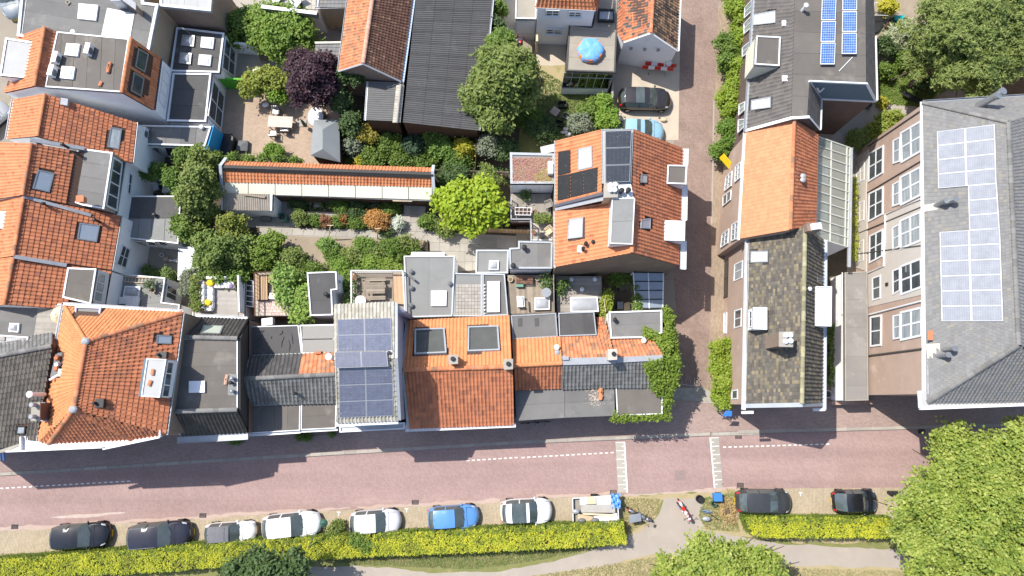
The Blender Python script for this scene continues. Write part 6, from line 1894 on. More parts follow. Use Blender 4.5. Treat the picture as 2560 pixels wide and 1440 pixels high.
gutter(h,P(1862,330,ZX-.05),P(1887,-70,ZX-.05),ZINC,.22,.12);gutter(h,D1(1045,905,6.8),D1(1030,325,6.8),WHITE,.2,.12);gutter(h,D1(538,1170,6.8),D1(548,885,6.8),WHITE,.16,.12)
board(h,D1(-120,1175,ZX),D1(280,1065,ZXt),WHITE,.24);board(h,D1(280,1065,ZXt),D1(440,1055,ZXt),WHITE,.2);board(h,D1(440,1055,ZXt-.05),D1(535,1168,6.8),WHITE,.18)
CELLB=solar_mat("bright_blue_solar_cell",(.06,.15,.38),(.42,.48,.60),6,8,.25,.07,.3)
top=(Vector((0,0,ZXt+.12)),Vector((0,0,1)))
for k in range(4):
 y0,y1=(-200 if k==0 else 0)if False else[-8,188,382][k-1]if k else-206,[-14,183,377,580][k]
 panels(h,top,[D1(562-4.4*k*1.0,y0),D1(692-3.8*k,y0),D1(688-3.8*k-3,y1),D1(555-4.6*k,y1)],1,1,CELLB,WHITEP,.15)
for k in range(3):
 y0,y1=[-95,100,293][k],[94,287,486][k]
 panels(h,top,[D1(744-3*k,y0),D1(876-2*k,y0),D1(874-2*k,y1),D1(741-3*k,y1)],1,1,CELLB,WHITEP,.15)
mb=MB();mb.tube([D1(712,640,ZXt+.05),D1(832,515,ZXt+.05)],.03,6);mb.build("cable_conduit",WHITEP,h)
pipe_vent(h,D1(415,48),ZXt,.12,.7,WHITEP)
flat(h,[P(1890,90),P(1951,93),P(1948,166),P(1886,162)],8.6,FELTB,WHITE,.1,.08,th=.25,wall=CREAM,z0=6.3)
roof_window(h,plw,[P(1886,38),P(1938,28),P(1938,56),P(1884,62)],ZINC,DOME,.1)
roof_window(h,plw,[P(1880,252),P(1926,244),P(1926,268),P(1879,274)],ZINC,DOME,.1)
for p in((222,210),(225,708)):
 c=hit(D1(*p),plw,.1);mb=MB();mb.box(c,Vector((.2,0,0)),Vector((0,.22,0)),Vector((0,0,.08)));mb.build("vent_tile",WHITEP,h)
wa=vplane(P(1866,330,6),P(1890,0,6))
for q in([(1848,262),(1862,255),(1861,275),(1847,288)],[(1846,300),(1862,298),(1859,318),(1845,332)],[(1860,60),(1878,42),(1877,70),(1860,85)],[(1862,20),(1880,0),(1879,28),(1861,45)],[(1856,120),(1874,105),(1872,130),(1856,142)]):
 window(h,wa,q,1,2,.09,WHITE,GLASSL)
# orange roofed house
h=house("orange_roof_house","house with even bright orange tile roof between the slate house and the ochre-tiled house",(1920,450))
r,plw=slope(h,[P(1850,597,6.1),P(1866,332,6.1),P(1985,298,9.0),P(1976,575,9.0)],mat("new_orange_tile",(.56,.245,.125),(.50,.21,.105),2,.75,rnd=.08),.30,.26,'flat')
r2,ple=slope(h,[P(2038,566,7.0),P(2044,336,7.0),P(1986,299,9.0),P(1977,572,9.0)],ORANGE2,.26,.30)
ridge(r,P(1976,573,9.05),P(1985.5,298,9.05),ORANGE3,.13)
walls(h,[P(1852,597,6.1),P(1976,574,8.9),P(2038,566,7.0),P(2044,336,7.0),P(1985,300,8.9),P(1868,332,6.1)],PINKST)
gutter(h,P(1845,600,6.0),P(1861,332,6.0),WHITE,.2,.12)
for p in((820,360),(818,395)):pipe_vent(h,D2(*p),8.2,.13,.4,ZINC)
wa=vplane(P(1850,597,6),P(1866,332,6))
for q in([(212,275),(262,235),(255,370),(205,415)],[(125,372),(180,320),(172,445),(112,495)],[(180,800),(240,765),(238,915),(172,945)]):
 window(h,wa,[D2(*k)for k in q],2,3,.09,WHITE,GLASSL,mw=.05)
window(h,wa,[D2(100,545),D2(172,490),D2(165,572),D2(98,630)],2,1,.09,WHITE,GLASS)
window(h,wa,[D2(92,885),D2(150,840),D2(142,960),D2(78,1005)],2,3,.09,WHITE,GLASSL,mw=.05)
h2=house("conservatory","long glass lean-to roof with pale glazing bars beside the orange roof",(2080,480),"conservatory")
gq=[D2(940,915,5.2),D2(945,5,5.2),D2(1240,108,3.6),D2(1218,1000,3.6)]
n_=11
for k in range(n_):
 for s in range(2):
  q=[bil([gq[1],gq[2],gq[3],gq[0]],a,b)for a,b in((s*.42+(.01 if s==0 else 0),k/n_+.004),(.42 if s==0 else .99,k/n_+.004),(.42 if s==0 else .99,(k+1)/n_-.004),(s*.42+(.01 if s==0 else 0),(k+1)/n_-.004))]
  c_,nn_=plane_of(q);mb=MB();mb.slab(ccw(q),nn_,.02);mb.build("glass_pane",CLEAR,h2)
for k in range(n_+1):
 mb=MB();mb.bar(bil([gq[1],gq[2],gq[3],gq[0]],0,k/n_)+Vector((0,0,.04)),bil([gq[1],gq[2],gq[3],gq[0]],1,k/n_)+Vector((0,0,.04)),.09,.08);mb.build("glazing_bar",mat("pale_olive_paint",(.55,.56,.50),None,1,.5),h2)
mb=MB()
for s in(0,.42,.9,1):mb.bar(bil([gq[1],gq[2],gq[3],gq[0]],s,0)+Vector((0,0,.02)),bil([gq[1],gq[2],gq[3],gq[0]],s,1)+Vector((0,0,.02)),.1,.1)
mb.build("purlins",MATS["pale_olive_paint"],h2)
walls(h2,[gq[0],gq[3],gq[2],gq[1]],RENDERW,drop=.12)
band(h2,[D2(960,60),D2(1215,120),D2(1200,980),D2(955,900)],.35,.2,mat("conservatory_floor",(.46,.40,.31),(.36,.31,.24),.8,.8),"floor")
for x,y,w,d_,z_,m_ in((1010,150,40,40,1.0,WOODD),(1090,260,60,30,.9,WOODL),(1040,330,26,40,1.4,GREYM),(1150,420,40,60,.9,WHITE),(1030,480,40,22,.9,WOODT),(1100,560,50,40,.9,WOODL),(1060,650,26,50,1.2,GREYP),(1150,720,40,26,.9,WOODT),(1080,830,60,40,.9,WOODL),(1010,780,24,40,1.3,WHITE)):
 c=W(D2(x,y),z_);mb=MB();mb.prism(ccw([W(D2(x+a*w,y+b*d_),z_)for a,b in((-1,-1),(1,-1),(1,1),(-1,1))]),[Vector((p.x,p.y,.35))for p in ccw([W(D2(x+a*w,y+b*d_),z_)for a,b in((-1,-1),(1,-1),(1,1),(-1,1))])]);mb.build("furniture",m_,h2)
gutter(h2,D2(1248,105,3.5),D2(1228,1180,3.5),ZINC,.25,.12)
# ochre tiled house
h=house("ochre_tile_house","narrow house with mottled ochre and umber tile roof and square chimney",(1960,800))
ZO,ZOr=5.8,8.6
r,plw=slope(h,[D3(300,1192,ZO),D2(325,905,ZO),D2(830,815,ZOr),D3(805,1180,ZOr)],OLIVET,.27,.165,'flat',UNDERG)
r2,ple=slope(h,[D3(988,1180,ZO),D2(1002,935,ZO),D2(842,822,ZOr),D3(815,1182,ZOr)],OLIVET,.28,.28,'pan',UNDERG)
ridge(r,D3(808,1182,ZOr+.04),D2(836,820,ZOr+.04),mat("lichened_ridge",(.36,.34,.20),(.20,.18,.12),3,.9,rnd=.3),.15,.36)
walls(h,[D3(300,1192,ZO),D3(808,1182,ZOr),D3(988,1180,ZO),D2(1002,935,ZO),D2(836,820,ZOr),D2(325,905,ZO)],PINKST)
gutter(h,D3(280,1240,ZO-.05),D2(312,905,ZO-.05),WHITE,.26,.14);gutter(h,D3(1005,1240,ZO-.05),D2(1016,935,ZO-.05),mat("blue_white_gutter",(.55,.60,.66),None,1,.4),.24,.14)
board(h,D3(300,1205,ZO+.05),D3(808,1195,ZOr+.02),ZINC,.3);board(h,D3(808,1195,ZOr+.02),D3(990,1190,ZO+.05),ZINC,.3)
mb=MB();mb.bar(D3(265,1265,ZO),D3(372,1262,ZO),.2,.12);mb.bar(D3(910,1240,ZO),D3(1015,1238,ZO),.2,.12);mb.build("gutter_return",WHITE,h)
flat(h,[D3(368,318),D3(495,318),D3(495,520),D3(366,515)],7.3,mat("pale_grey_sheet",(.52,.54,.57),(.46,.48,.51),1,.5),WHITE,.06,.05,th=.2,wall=WHITE,z0=6.2)
wd=vplane(D3(368,318,7.1),D3(366,515,7.1));window(h,wd,[D3(338,355),D3(362,352),D3(360,492),D3(336,495)],1,2,.08,WHITE,GLASS)
flat(h,[D3(930,130),D3(1077,130),D3(1072,490),D3(928,486)],7.4,MATS["pale_grey_sheet"],WHITE,.07,.06,th=.2,wall=WHITE,z0=5.9)
chimney(h,[D3(612,545),D3(725,542),D3(722,668),D3(612,664)],9.7,7.0,BRICKBR,CONC,[D3(660,570),D3(700,570),D3(658,625),D3(702,622)],WHITEP,.15,.15)
roof_window(h,plw,[D2(355,1042),D2(502,1040),D2(500,1130),D2(352,1135)],GREYM,DOME,.1)
pipe_vent(h,D3(880,152),7.8,.1,.4,WHITEP)
mb=MB();c=D3(950,90,7.4);
for k in range(4):mb.bar(c+Vector((0,.12*k,0)),c+Vector((.7,.12*k,0)),.02,.02)
mb.bar(c,c+Vector((0,.4,0)),.03,.03);mb.build("aerial",GREYM,h)
c=D2(890,830,8.9)
mb=MB();mb.box(c,Vector((.45,0,0)),Vector((0,.3,0)),Vector((0,0,.4)));mb.build("chimney",BRICKBR,h)
mb=MB();mb.box(c+Vector((.15,0,.5)),Vector((.35,.05,0)),Vector((-.04,.22,0)),Vector((0,0,.12)));mb.build("chimney_cap",WHITE,h)
wa=vplane(D3(300,1192,5.7),D2(325,905,5.7))
for q,nx,ny,g in([((205,1160),(275,1125),(270,1272),(198,1305)),1,2,GLASSL],):
 window(h,wa,[D2(*k)for k in q],nx,ny,.1,WHITE,g)
window(h,wa,[D3(205,352),D3(266,332),D3(262,485),D3(202,505)],1,2,.1,WHITE,GLASS)
window(h,wa,[D3(108,372),D3(134,368),D3(130,548),D3(106,552)],1,2,.08,WHITE,WHITE)
window(h,wa,[D3(182,1070),D3(230,1062),D3(230,1138),D3(180,1142)],1,1,.09,WHITE,GLASS)
window(h,wa,[D2(78,1150),D2(148,1105),D3(140,222),D3(76,245)],1,2,.05,BLACKM,mat("dark_door",(.09,.075,.06),(.065,.055,.045),2,.6),name="door")
mb=MB();a,b=D3(288,700,2.6),D3(286,1190,2.6);n=wa[1]*.06
mb.prism([a+n,b+n,b,a],[Vector((p.x,p.y,0))for p in(a+n,b+n,b,a)]);mb.build("brick_plinth",BRICKP,h)
# large school-like building at the right edge
h=house("slate_roof_building","large grey slate-roofed building with pale solar panels and rows of white windows",(2330,640),"building")
ZB,ZBr=9.5,13.4
EV0,EV1=P(2308,258,ZB),P(2312,985,ZB)
NR,SR=P(2520,306,ZBr),P(2546,862,ZBr)
NE_,SE_=P(2790,228,ZB),P(2830,1000,ZB)
r,plw=slope(h,[P(2318,1008,ZB),EV0,NR,SR],SLATE,.26,.26,'flat',UNDERG)
r2,_=slope(h,[NE_,EV0,NR],SLATE,.26,.24,'flat',UNDERG)
r3,_=slope(h,[SE_,NE_,NR,SR],SLATE,.28,.28,'pan',UNDERG)
r4,_=slope(h,[P(2318,1008,ZB),SE_,SR],SLATE,.26,.26,'pan',UNDERG)
ridge(r,SR,NR,GREYT2,.16);ridge(r,EV0,NR,GREYT2,.15);ridge(r,P(2320,1005,ZB),SR,GREYT2,.17)
fa,fb=P(2302,262,ZB),P(2305,985,ZB)
walls(h,[P(2305,262,ZB),P(2800,240,ZB),P(2830,990,ZB),P(2310,985,ZB)],PINKST)
gutter(h,P(2306,256,ZB-.05),P(2311,985,ZB-.05),WHITE,.34,.14);gutter(h,P(2306,256,ZB-.05),P(2790,226,ZB-.05),ZINC,.22,.12)
mb=MB();mb.slab(ccw([W(D3(*k),ZB+.02)for k in((1862,1070),(1925,1065),(1945,1110),(1970,1165),(2900,1120),(2900,1200),(1880,1232))]),Vector((0,0,1)),.25);co=mb.build("eaves_cornice",FELTL,h)
mb=MB();mb.bar(W(D3(1872,1230),ZB+.03),W(D3(2900,1192),ZB+.03),.16,.24);mb.bar(W(D3(1866,1070),ZB+.03),W(D3(1874,1225),ZB+.03),.14,.23);mb.build("cornice_rim",WHITE,co)
WF=vplane(P(2305,262,ZB),P(2310,985,ZB))
SOL4=solar_mat("pale_silver_solar_cell",(.235,.245,.28),(.34,.35,.38),12,6,.42,.035,.06)
panels(h,plw,[D4(945,320),D4(1465,255),D4(1480,785),D4(955,832)],2,4,SOL4,WHITE,.12,.012,.03)
panels(h,plw,[P(2420,464),P(2492,458),P(2499,570),P(2423,576)],1,3,SOL4,WHITE,.12,.012,.03)
panels(h,plw,[P(2349,580),P(2500,571),P(2508,803),P(2354,803)],2,6,SOL4,WHITE,.12,.012,.03)
def flue(p,lift,r=.2,l=1.1):
 c=hit(p,plw,.0);c2=c+Vector((0,0,l))
 mb=MB();mb.tube([c-Vector((0,0,.2)),c2],r*.8,12);mb.tube([c2,c2+Vector((0,0,.12))],r,14);mb.build("flue",GREYM,h)
flue(D4(935,985),0);flue(D4(1015,970),0);flue(D3(2030,755),0,.19);flue(D3(2085,700),0,.19)
mb=MB();mb.box(hit(D4(900,1000),plw,.05),Vector((.35,0,.35)),Vector((0,.25,0)),Vector((-.02,0,.02)));mb.box(hit(D3(1995,710),plw,.05),Vector((.3,0,.3)),Vector((0,.5,0)),Vector((-.02,0,.02)));mb.build("lead_flashing",CONCL,h)
for e in((D4(1290,105),(.9,.75)),(D4(1330,70),(.9,.8))):
 c=W(e[0],10.6);d=Vector((.4,.12,1.6))
 mb=MB();mb.tube([c-Vector((0,0,.4)),c+d],.2,12);mb.tube([c+d,c+d*1.12],.27,14);mb.build("flue",GREYM,h)
band(h,[D3(1942,528),D3(1990,525),D3(1990,612),D3(1942,612)],10.05,.05,TERRA,"clay_patch")
mb=MB();a,b=P(2300,262,4.1),P(2305,985,4.1);n=Vector((-.12,0,0))
def strip_on(px,name,m,lift):
 q=[hit(p,WF,.0)for p in px];n=WF[1]
 mb=MB();mb.prism([p+n*lift for p in q],q);return mb.build(name,m,h)
strip_on([D4(178,585),D4(335,480),D4(310,880),D2(1400,490-0)if False else D4(320,1190),D2(1395,1220),D2(1290,1180)],"stucco_base",STUCCO,.06)
strip_on([D4(478,1068),D4(800,935),D3(1895,205),D3(1395,320),D2(1400,1245),D2(1555,1175),D4(480,1100)],"stucco_panel",STUCCO,.04)
for a,b in(((325,455),(805,128)),((320,870),(800,585)),((205,1250),(800,1000)),((240,1420),(805,1345))):
 A,B=hit(D4(*a),WF,.05),hit(D4(*b),WF,.05);mb=MB();mb.bar(A,B,.06,.1,WF[1]);mb.build("wall_joint",mat("dark_joint",(.10,.09,.08),None,2,.9),h)
for a,b in(((1410,385),(1882,262)),((1395,755),(1895,690))):
 A,B=hit(D3(*a),WF,.08),hit(D3(*b),WF,.08);mb=MB();mb.tube([A,B],.07,8);mb.build("downpipe",WHITE if a[1]==385 else MATS["dark_joint"],h)
A=[hit(D2(*k),WF,.1)for k in((1880,565),(1560,705),(1545,1170),(1395,1235))]
mb=MB();mb.tube(A,.06,8);mb.build("downpipe",WHITE,h)
# upper windows with a narrow side light
for q in([(620,335),(800,228),(800,495),(628,595)],[(615,735),(798,640),(798,890),(625,978)],[(615,1125),(798,1045),(798,1300),(618,1375)]):
 window(h,WF,[D4(*k)for k in q],2,2,.16,WHITE,GLASSL,mw=.13)
for q in([(552,405),(612,372),(608,585),(552,605)],[(548,800),(608,765),(606,970),(548,990)],[(545,1190),(606,1155),(606,1355),(548,1385)]):
 window(h,WF,[D4(*k)for k in q],1,2,.12,WHITE,GLASSL)
for q,g in(([(1700,1175),(1880,1105),(1885,1360),(1705,1425)],GLASS),):
 window(h,WF,[D2(*k)for k in q],2,2,.16,WHITE,g,mw=.13);window(h,WF,[D2(1628,1215),D2(1690,1190),D2(1690,1390),D2(1630,1425)],1,2,.12,WHITE,g)
window(h,WF,[D3(1700,365),D3(1885,322),D3(1885,570),D3(1702,612)],2,2,.16,WHITE,GLASSL,mw=.13);window(h,WF,[D3(1632,398),D3(1692,385),D3(1692,592),D3(1634,602)],1,2,.12,WHITE,GLASSL)
# middle windows
for q in([(335,520),(460,450),(455,690),(330,768)],[(335,880),(458,822),(455,1060),(330,1128)],[(340,1262),(455,1205),(450,1440),(338,1500)]):
 window(h,WF,[D4(*k)for k in q],2,2,.14,WHITE,GLASS,mw=.11)
window(h,WF,[D3(1445,58),D3(1515,32),D3(1515,232),D3(1448,252)],1,2,.12,WHITE,GLASS)
window(h,WF,[D3(1428,408),D3(1522,392),D3(1520,655),D3(1428,668)],1,2,.14,WHITE,GLASS)
# lower small windows
for q in([(218,630),(292,585),(290,750),(222,785)],[(215,980),(290,945),(288,1110),(215,1140)]):
 window(h,WF,[D4(*k)for k in q],2,2,.1,WHITE,GLASS,mw=.08)
window(h,WF,[D2(1325,955),D2(1365,935),D2(1365,1115),D2(1325,1130)],1,2,.08,WHITE,GLASSL)
mb=MB();c=hit(D2(1573,1335),WF,.08);mb.box(c,Vector((.05,0,0)),Vector((0,.12,0)),Vector((0,0,.15)));mb.build("wall_lamp",BLACKM,h)
h=house("low_annex","narrow low annex with brown-grey felt roof along the pinkish facade",(2140,830),"annex")
flat(h,[D3(1192,5),D3(1395,-5),D3(1405,1155),D3(1195,1160)],2.5,mat("brown_grey_felt",(.25,.235,.215),(.205,.19,.175),.7,.9,rnd=.05,stain=(.36,.33,.30),sscale=.6),CONC,.08,.06,strip=(math.radians(90),1.1),wall=RENDERW)
aw=vplane(D3(1192,5,2.4),D3(1195,1160,2.4))
mb=MB();mb.tube([hit(D3(1172,5),aw,.08),hit(D3(1170,385),aw,.08)],.06,8);mb.build("downpipe",GREYM,h)
mb=MB();mb.bar(W(D3(1060,1180),.4),W(D3(1430,1172),.4),.3,.8);mb.build("brick_threshold",BRICKP,h)
barrel("round pale butt standing at the street end of the side passage",D3(1050,1100),0,.32,.7,CONC,"water_butt","water butt")
# ------------------------------------------------------------------ buildings at the top
h=house("long_orange_barn","long barn with pale orange west slope and brown east slope at the top",(930,60),"barn")
ZLB=6.2
r,plw=slope(h,[B1(820,640,4.4),B1(945,-320,4.4),B1(1165,-320,ZLB),B1(1030,572,ZLB)],ORANGE3,.27,.36)
r2,ple=slope(h,[B1(1375,730,4.2),B1(1520,-320,4.2),B1(1170,-320,ZLB),B1(1042,572,ZLB)],BROWNT,.24,.30)
ridge(r,B1(1035,570,ZLB+.03),B1(1165,-320,ZLB+.03),mat("pink_ridge_tile",(.58,.33,.24),(.50,.27,.19),2,.85,rnd=.12),.17)
walls(h,[B1(820,640,4.4),B1(1035,572,ZLB),B1(1375,730,4.2),B1(1520,-320,4.2),B1(1167,-320,ZLB),B1(945,-320,4.4)],BRICKBR)
gutter(h,B1(812,645,4.3),B1(938,-320,4.3),ZINC,.14);gutter(h,B1(1392,740,4.1),B1(1538,-320,4.1),mat("blue_grey_gutter",(.42,.50,.58),None,1,.4),.24,.12)
board(h,B1(820,645,4.45),B1(1035,578,ZLB+.05),LEAD,.14);board(h,B1(1035,578,ZLB+.05),B1(1378,738,4.25),LEAD,.14)
h=house("corrugated_barn","wide barn with dark grey corrugated sheet roof and brown plank gable",(1120,130),"barn")
CORR=mat("dark_corrugated_sheet",(.105,.103,.102),(.085,.083,.083),1.2,.75,rnd=.08,stain=(.145,.14,.135),sscale=.8)
corrugated(h,[B1(2070,1170,3.0),B1(2225,-320,3.0),B1(1545,-320,4.2),B1(1392,1095,4.2)],CORR,4,14,.19,.035)
walls(h,[B1(2060,1168,2.95),B1(2220,-320,2.95),B1(1550,-320,4.1),B1(1395,1095,4.1)],WOODD)
gutter(h,B1(2085,1175,2.9),B1(2240,-320,2.9),ZINC,.16)
ga,gb=B1(1392,1095,0),B1(2060,1168,0)
for k in range(34):
 p,q=ga+(gb-ga)*(k/34+.002),ga+(gb-ga)*((k+1)/34-.002)
 z=4.05-1.15*(k+.5)/34;n=Vector((0,-.05-.012*(k%2),0))
 mb=MB();mb.prism([Vector((a.x,a.y,z))for a in(p+n,q+n,q,p)],[Vector((a.x,a.y,0))for a in(p+n,q+n,q,p)]);mb.build("wall_plank",WOODD,h)
h=house("corrugated_lean_to","small corrugated lean-to with pale ridge sheets beside the dark barn",(970,260),"shed")
corrugated(h,[B1(1062,1080,3.6),B1(1085,735,3.6),B1(1402,745,4.15),B1(1372,1092,4.15)],mat("grey_corrugated_sheet",(.15,.147,.143),(.12,.118,.115),1.2,.75,rnd=.06),1,3,.19,.035)
walls(h,[B1(1068,1080,3.5),B1(1090,735,3.5),B1(1375,745,4.0),B1(1345,1092,4.0)],WOODD)
gutter(h,B1(1055,1085,3.5),B1(1078,735,3.5),WHITE,.14)
for k in range(13):
 y0,y1=765+k*26,765+k*26+24
 x0=1372-(y0-765)*.1
 for s,w in((-1,38),(1,34)):
  q=[W(B1(x0+s*3,y0),4.62),W(B1(x0+s*w,y0+2),4.45),W(B1(x0+s*w-2.5,y1+2),4.45),W(B1(x0+s*3-2.5,y1),4.62)]
  mb=MB();c_,nn_=plane_of(q);mb.slab(ccw(q),nn_,.04);mb.build("ridge_sheet",PALEPAN,h)
mb=MB();mb.tube([W(B1(1374,760),4.66),W(B1(1338,1105),4.66)],.1,8);mb.build("ridge_roll",CONC,h)
h=house("grey_tile_annex","small annex with grey slab-tiled roof against the long barn, upper one",(840,10),"annex")
r,_=slope(h,[B1(640,66,3.6),B1(885,66,3.6),B1(905,-200,4.0),B1(660,-200,4.0)],SLATE,.33,.3,'flat',UNDERG)
walls(h,[B1(640,66,3.6),B1(885,66,3.6),B1(905,-200,4),B1(660,-200,4)],BEIGEW)
gutter(h,B1(610,75,3.5),B1(890,68,3.5),ZINC,.16);gutter(h,B1(622,70,3.5),B1(640,-200,3.7),ZINC,.2)
h=house("grey_tile_annex","small annex with grey slab-tiled roof behind the purple tree",(815,150),"annex")
r,_=slope(h,[B1(585,620,2.8),B1(805,640,3.0),B1(840,390,3.3),B1(610,392,3.1)],SLATE,.36,.34,'flat',UNDERG)
walls(h,[B1(590,620,2.8),B1(805,640,2.9),B1(840,392,3.2),B1(612,394,3.0)],BRICKBR)
board(h,B1(605,388,3.15),B1(838,385,3.35),CREAM,.16)
# upper terrace at the top with loungers
h=house("roof_terrace","paved roof terrace with loungers and a grey planter wall at the top",(720,10),"terrace")
flat(h,[B1(100,-200),B1(640,-200),B1(632,130),B1(130,80)],3.0,CONC,None,wall=RENDERW)
slabs(h,[W(B1(250,-30),3.05),W(B1(610,-30),3.05),W(B1(605,85),3.05),W(B1(320,80),3.05)],9,3,mat("beige_terrace_slab",(.46,.42,.36),(.40,.36,.31),1,.9,rnd=.12),.04)
mb=MB();a,b=W(B1(130,75),3.6),W(B1(628,135),3.6);mb.bar(a,b,.3,.6);mb.build("planter_wall",GREYM,h)
def lounger(label,px,z,yaw):
 c=W(px,z);t=thing("sun_lounger",label,"lounger",c,None,yaw)
 mb=MB();mb.abox(-.3,.3,-.5,.45,.3,.42);mb.build("seat",FABW,t,local=True)
 b=MB();b.prism([Vector((-.3,.45,.44)),Vector((.3,.45,.44)),Vector((.3,.95,.85)),Vector((-.3,.95,.85))],[Vector((-.3,.48,.34)),Vector((.3,.48,.34)),Vector((.3,1.0,.76)),Vector((-.3,1.0,.76))]);b.build("backrest",FABW,t,local=True)
 f=MB()
 for x in(-.33,.33):f.abox(x-.03,x+.03,-.5,.5,.22,.3)
 for x in(-.33,.33):
  for y in(-.45,.45):f.abox(x-.025,x+.025,y-.025,y+.025,0,.22)
 f.abox(-.33,.33,-.52,-.46,.22,.3);f.build("frame",BLACKM,t,local=True)
lounger("black framed lounger with white cushion left of the small round table",B1(265,30),3.05,-.25)
lounger("black framed lounger with white cushion right of the small round table",B1(435,65),3.05,-.6)
round_table("small round white side table between the two loungers",B1(378,35),3.05,.3,h=.45,name="side_table")
pot("round pale pot on the corner of the planter wall",B1(518,118),3.6,.16,.28,CONCL)
# white house at the top
h=house("white_house","white house with red-orange roof and small white windows at the top of the view",(1410,30))
ZH=5.6
r,_=slope(h,[C1(355,62,ZH),C1(900,88,ZH),C1(840,-250,8.0),C1(430,-250,8.0)],ORANGE,.28,.34)
slope(h,[C1(905,92,ZH),C1(960,-250,ZH),C1(842,-250,8.0)],ORANGE2,.28,.34)
walls(h,[C1(375,72,ZH),C1(888,95,ZH),C1(945,-250,ZH),C1(390,-250,ZH)],RENDERW)
gutter(h,C1(350,68,ZH-.05),C1(895,96,ZH-.05),WHITE,.14)
sp=vplane(C1(375,75,ZH),C1(885,98,ZH))
for q in([(455,92),(568,95),(565,142),(450,140)],[(660,105),(768,108),(764,150),(654,148)],[(455,260),(590,265),(586,305),(452,302)]):
 window(h,sp,[C1(*k)for k in q],2,2,.1,WHITE,GLASS,mw=.08,sill=True)
flat(h,[C1(185,-250),C1(370,-250),C1(362,175),C1(172,172)],3.4,FELTT,WHITE,.1,.1,wall=RENDERW)
sp2=vplane(C1(172,172,3.2),C1(362,175,3.2))
window(h,sp2,[C1(180,192),C1(352,195),C1(348,305),C1(186,300)],3,2,.12,WHITE,GLASSL)
h=house("flat_roof_annex","flat tan felt roof annex carrying the blue covered pool",(1475,110),"annex")
flat(h,[C1(655,215),C1(858,240),C1(870,205),C1(905,-200),C1(1112,-200),C1(1072,655),C1(632,640)],3.2,FELTT,FELTD,.12,.06,wall=FELTD,strip=(math.radians(86),1.35))
roof_window(h,(Vector((0,0,3.4)),Vector((0,0,1))),[C1(925,92),C1(1060,95),C1(1058,190),C1(922,186)],BLACKM,GLASSL,.14,.3)
h2=house("glass_lean_to","green-tinted glass lean-to under the tan flat roof",(1460,200),"conservatory")
gq=[C1(618,652,2.9),C1(1060,668,2.9),C1(1010,800,1.2),C1(590,792,1.2)]
for k in range(6):
 for s in range(2):
  q=[bil(gq,a,b)for a,b in((k/6+.006,s*.3+.01),((k+1)/6-.006,s*.3+.01),((k+1)/6-.006,.3 if s==0 else .99),(k/6+.006,.3 if s==0 else .99))]
  c_,nn_=plane_of(q);mb=MB();mb.slab(ccw(q),nn_,.02);mb.build("glass_pane",CLEARG,h2)
mb=MB()
for k in range(7):mb.bar(bil(gq,k/6,0)+Vector((0,0,.03)),bil(gq,k/6,1)+Vector((0,0,.03)),.05,.06)
for s in(0,.3,1):mb.bar(bil(gq,0,s)+Vector((0,0,.02)),bil(gq,1,s)+Vector((0,0,.02)),.06,.06)
mb.build("glazing_bars",mat("grey_green_paint",(.34,.38,.36),None,1,.5),h2)
walls(h2,gq,RENDERW,drop=.08)
band(h2,[C1(625,660),C1(1040,675),C1(1000,790),C1(600,785)],.3,.2,CONC,"floor")
# blue cover on an orange ringed pool
c=W(C1(850,450),3.5);c.z=3.24
t=thing("covered_pool","blue tarpaulin cover over a round orange paddling pool on the flat roof","pool",c)
mb=MB()
for k in range(3):mb.tube([c+Vector((math.cos(a)*(1.0-.02*k),math.sin(a)*(1.0-.02*k),.1+.13*k))for a in np.linspace(0,6.2832,25)],.1,8,caps=False)
mb.build("pool_ring",mat("orange_plastic",(.75,.28,.08),None,2,.5),t)
mb=MB();vs=[c+Vector((0,0,.62))];n=30
for k,(rr,zz)in enumerate(((.35,.58),(.7,.55),(.98,.5),(1.06,.34),(1.1,.2))):
 for j in range(n):
  a=6.2832*j/n;w=1+(.05*math.sin(j*2.7)+.04*math.sin(j*1.3+1))*(k>1);
  vs.append(c+Vector((rr*w*math.cos(a),rr*w*math.sin(a),zz+.045*math.sin(j*2.1+k*1.7)+.03*math.sin(j*.9))))
fs=[[0,1+j,1+(j+1)%n]for j in range(n)]
for k in range(4):
 for j in range(n):fs.append([1+k*n+j,1+(k+1)*n+j,1+(k+1)*n+(j+1)%n,1+k*n+(j+1)%n])
mb.mesh(vs,fs);mb.build("tarpaulin",BLUET,t,smooth=True)
# white barn with mottled roof
h=house("white_barn","white gabled barn with mottled orange and brown tile roof beside the alley",(1620,60),"barn")
ZWb,ZWr=3.6,5.6
r,_=slope(h,[C1(1150,378,ZWb),C1(1130,-250,ZWb),C1(1425,-250,ZWr),C1(1392,296,ZWr)],MIXEDT,.26,.34)
slope(h,[C1(1150,378,ZWb),C1(1098,290,ZWb),C1(1110,-100,ZWb),C1(1148,-100,ZWb+.1)],MIXEDT,.26,.34)
r2,_=slope(h,[C1(1628,455,ZWb),C1(1650,-120,ZWb),C1(1428,-250,ZWr),C1(1396,296,ZWr)],MIXEDB,.26,.30)
ridge(r,C1(1394,298,ZWr+.03),C1(1426,-250,ZWr+.03),ORANGE3,.14)
walls(h,[C1(1150,378,ZWb),C1(1394,298,ZWr),C1(1622,455,ZWb),C1(1645,-120,ZWb),C1(1427,-250,ZWr),C1(1105,-200,ZWb),C1(1100,300,ZWb)],RENDERW)
board(h,C1(1150,385,ZWb),C1(1394,302,ZWr),WHITE,.14);board(h,C1(1394,302,ZWr),C1(1632,462,ZWb),WHITE,.14);gutter(h,C1(1640,462,ZWb-.05),C1(1662,-120,ZWb-.05),WHITE,.14)
gp=vplane(C1(1150,385,ZWb),C1(1622,460,ZWb))
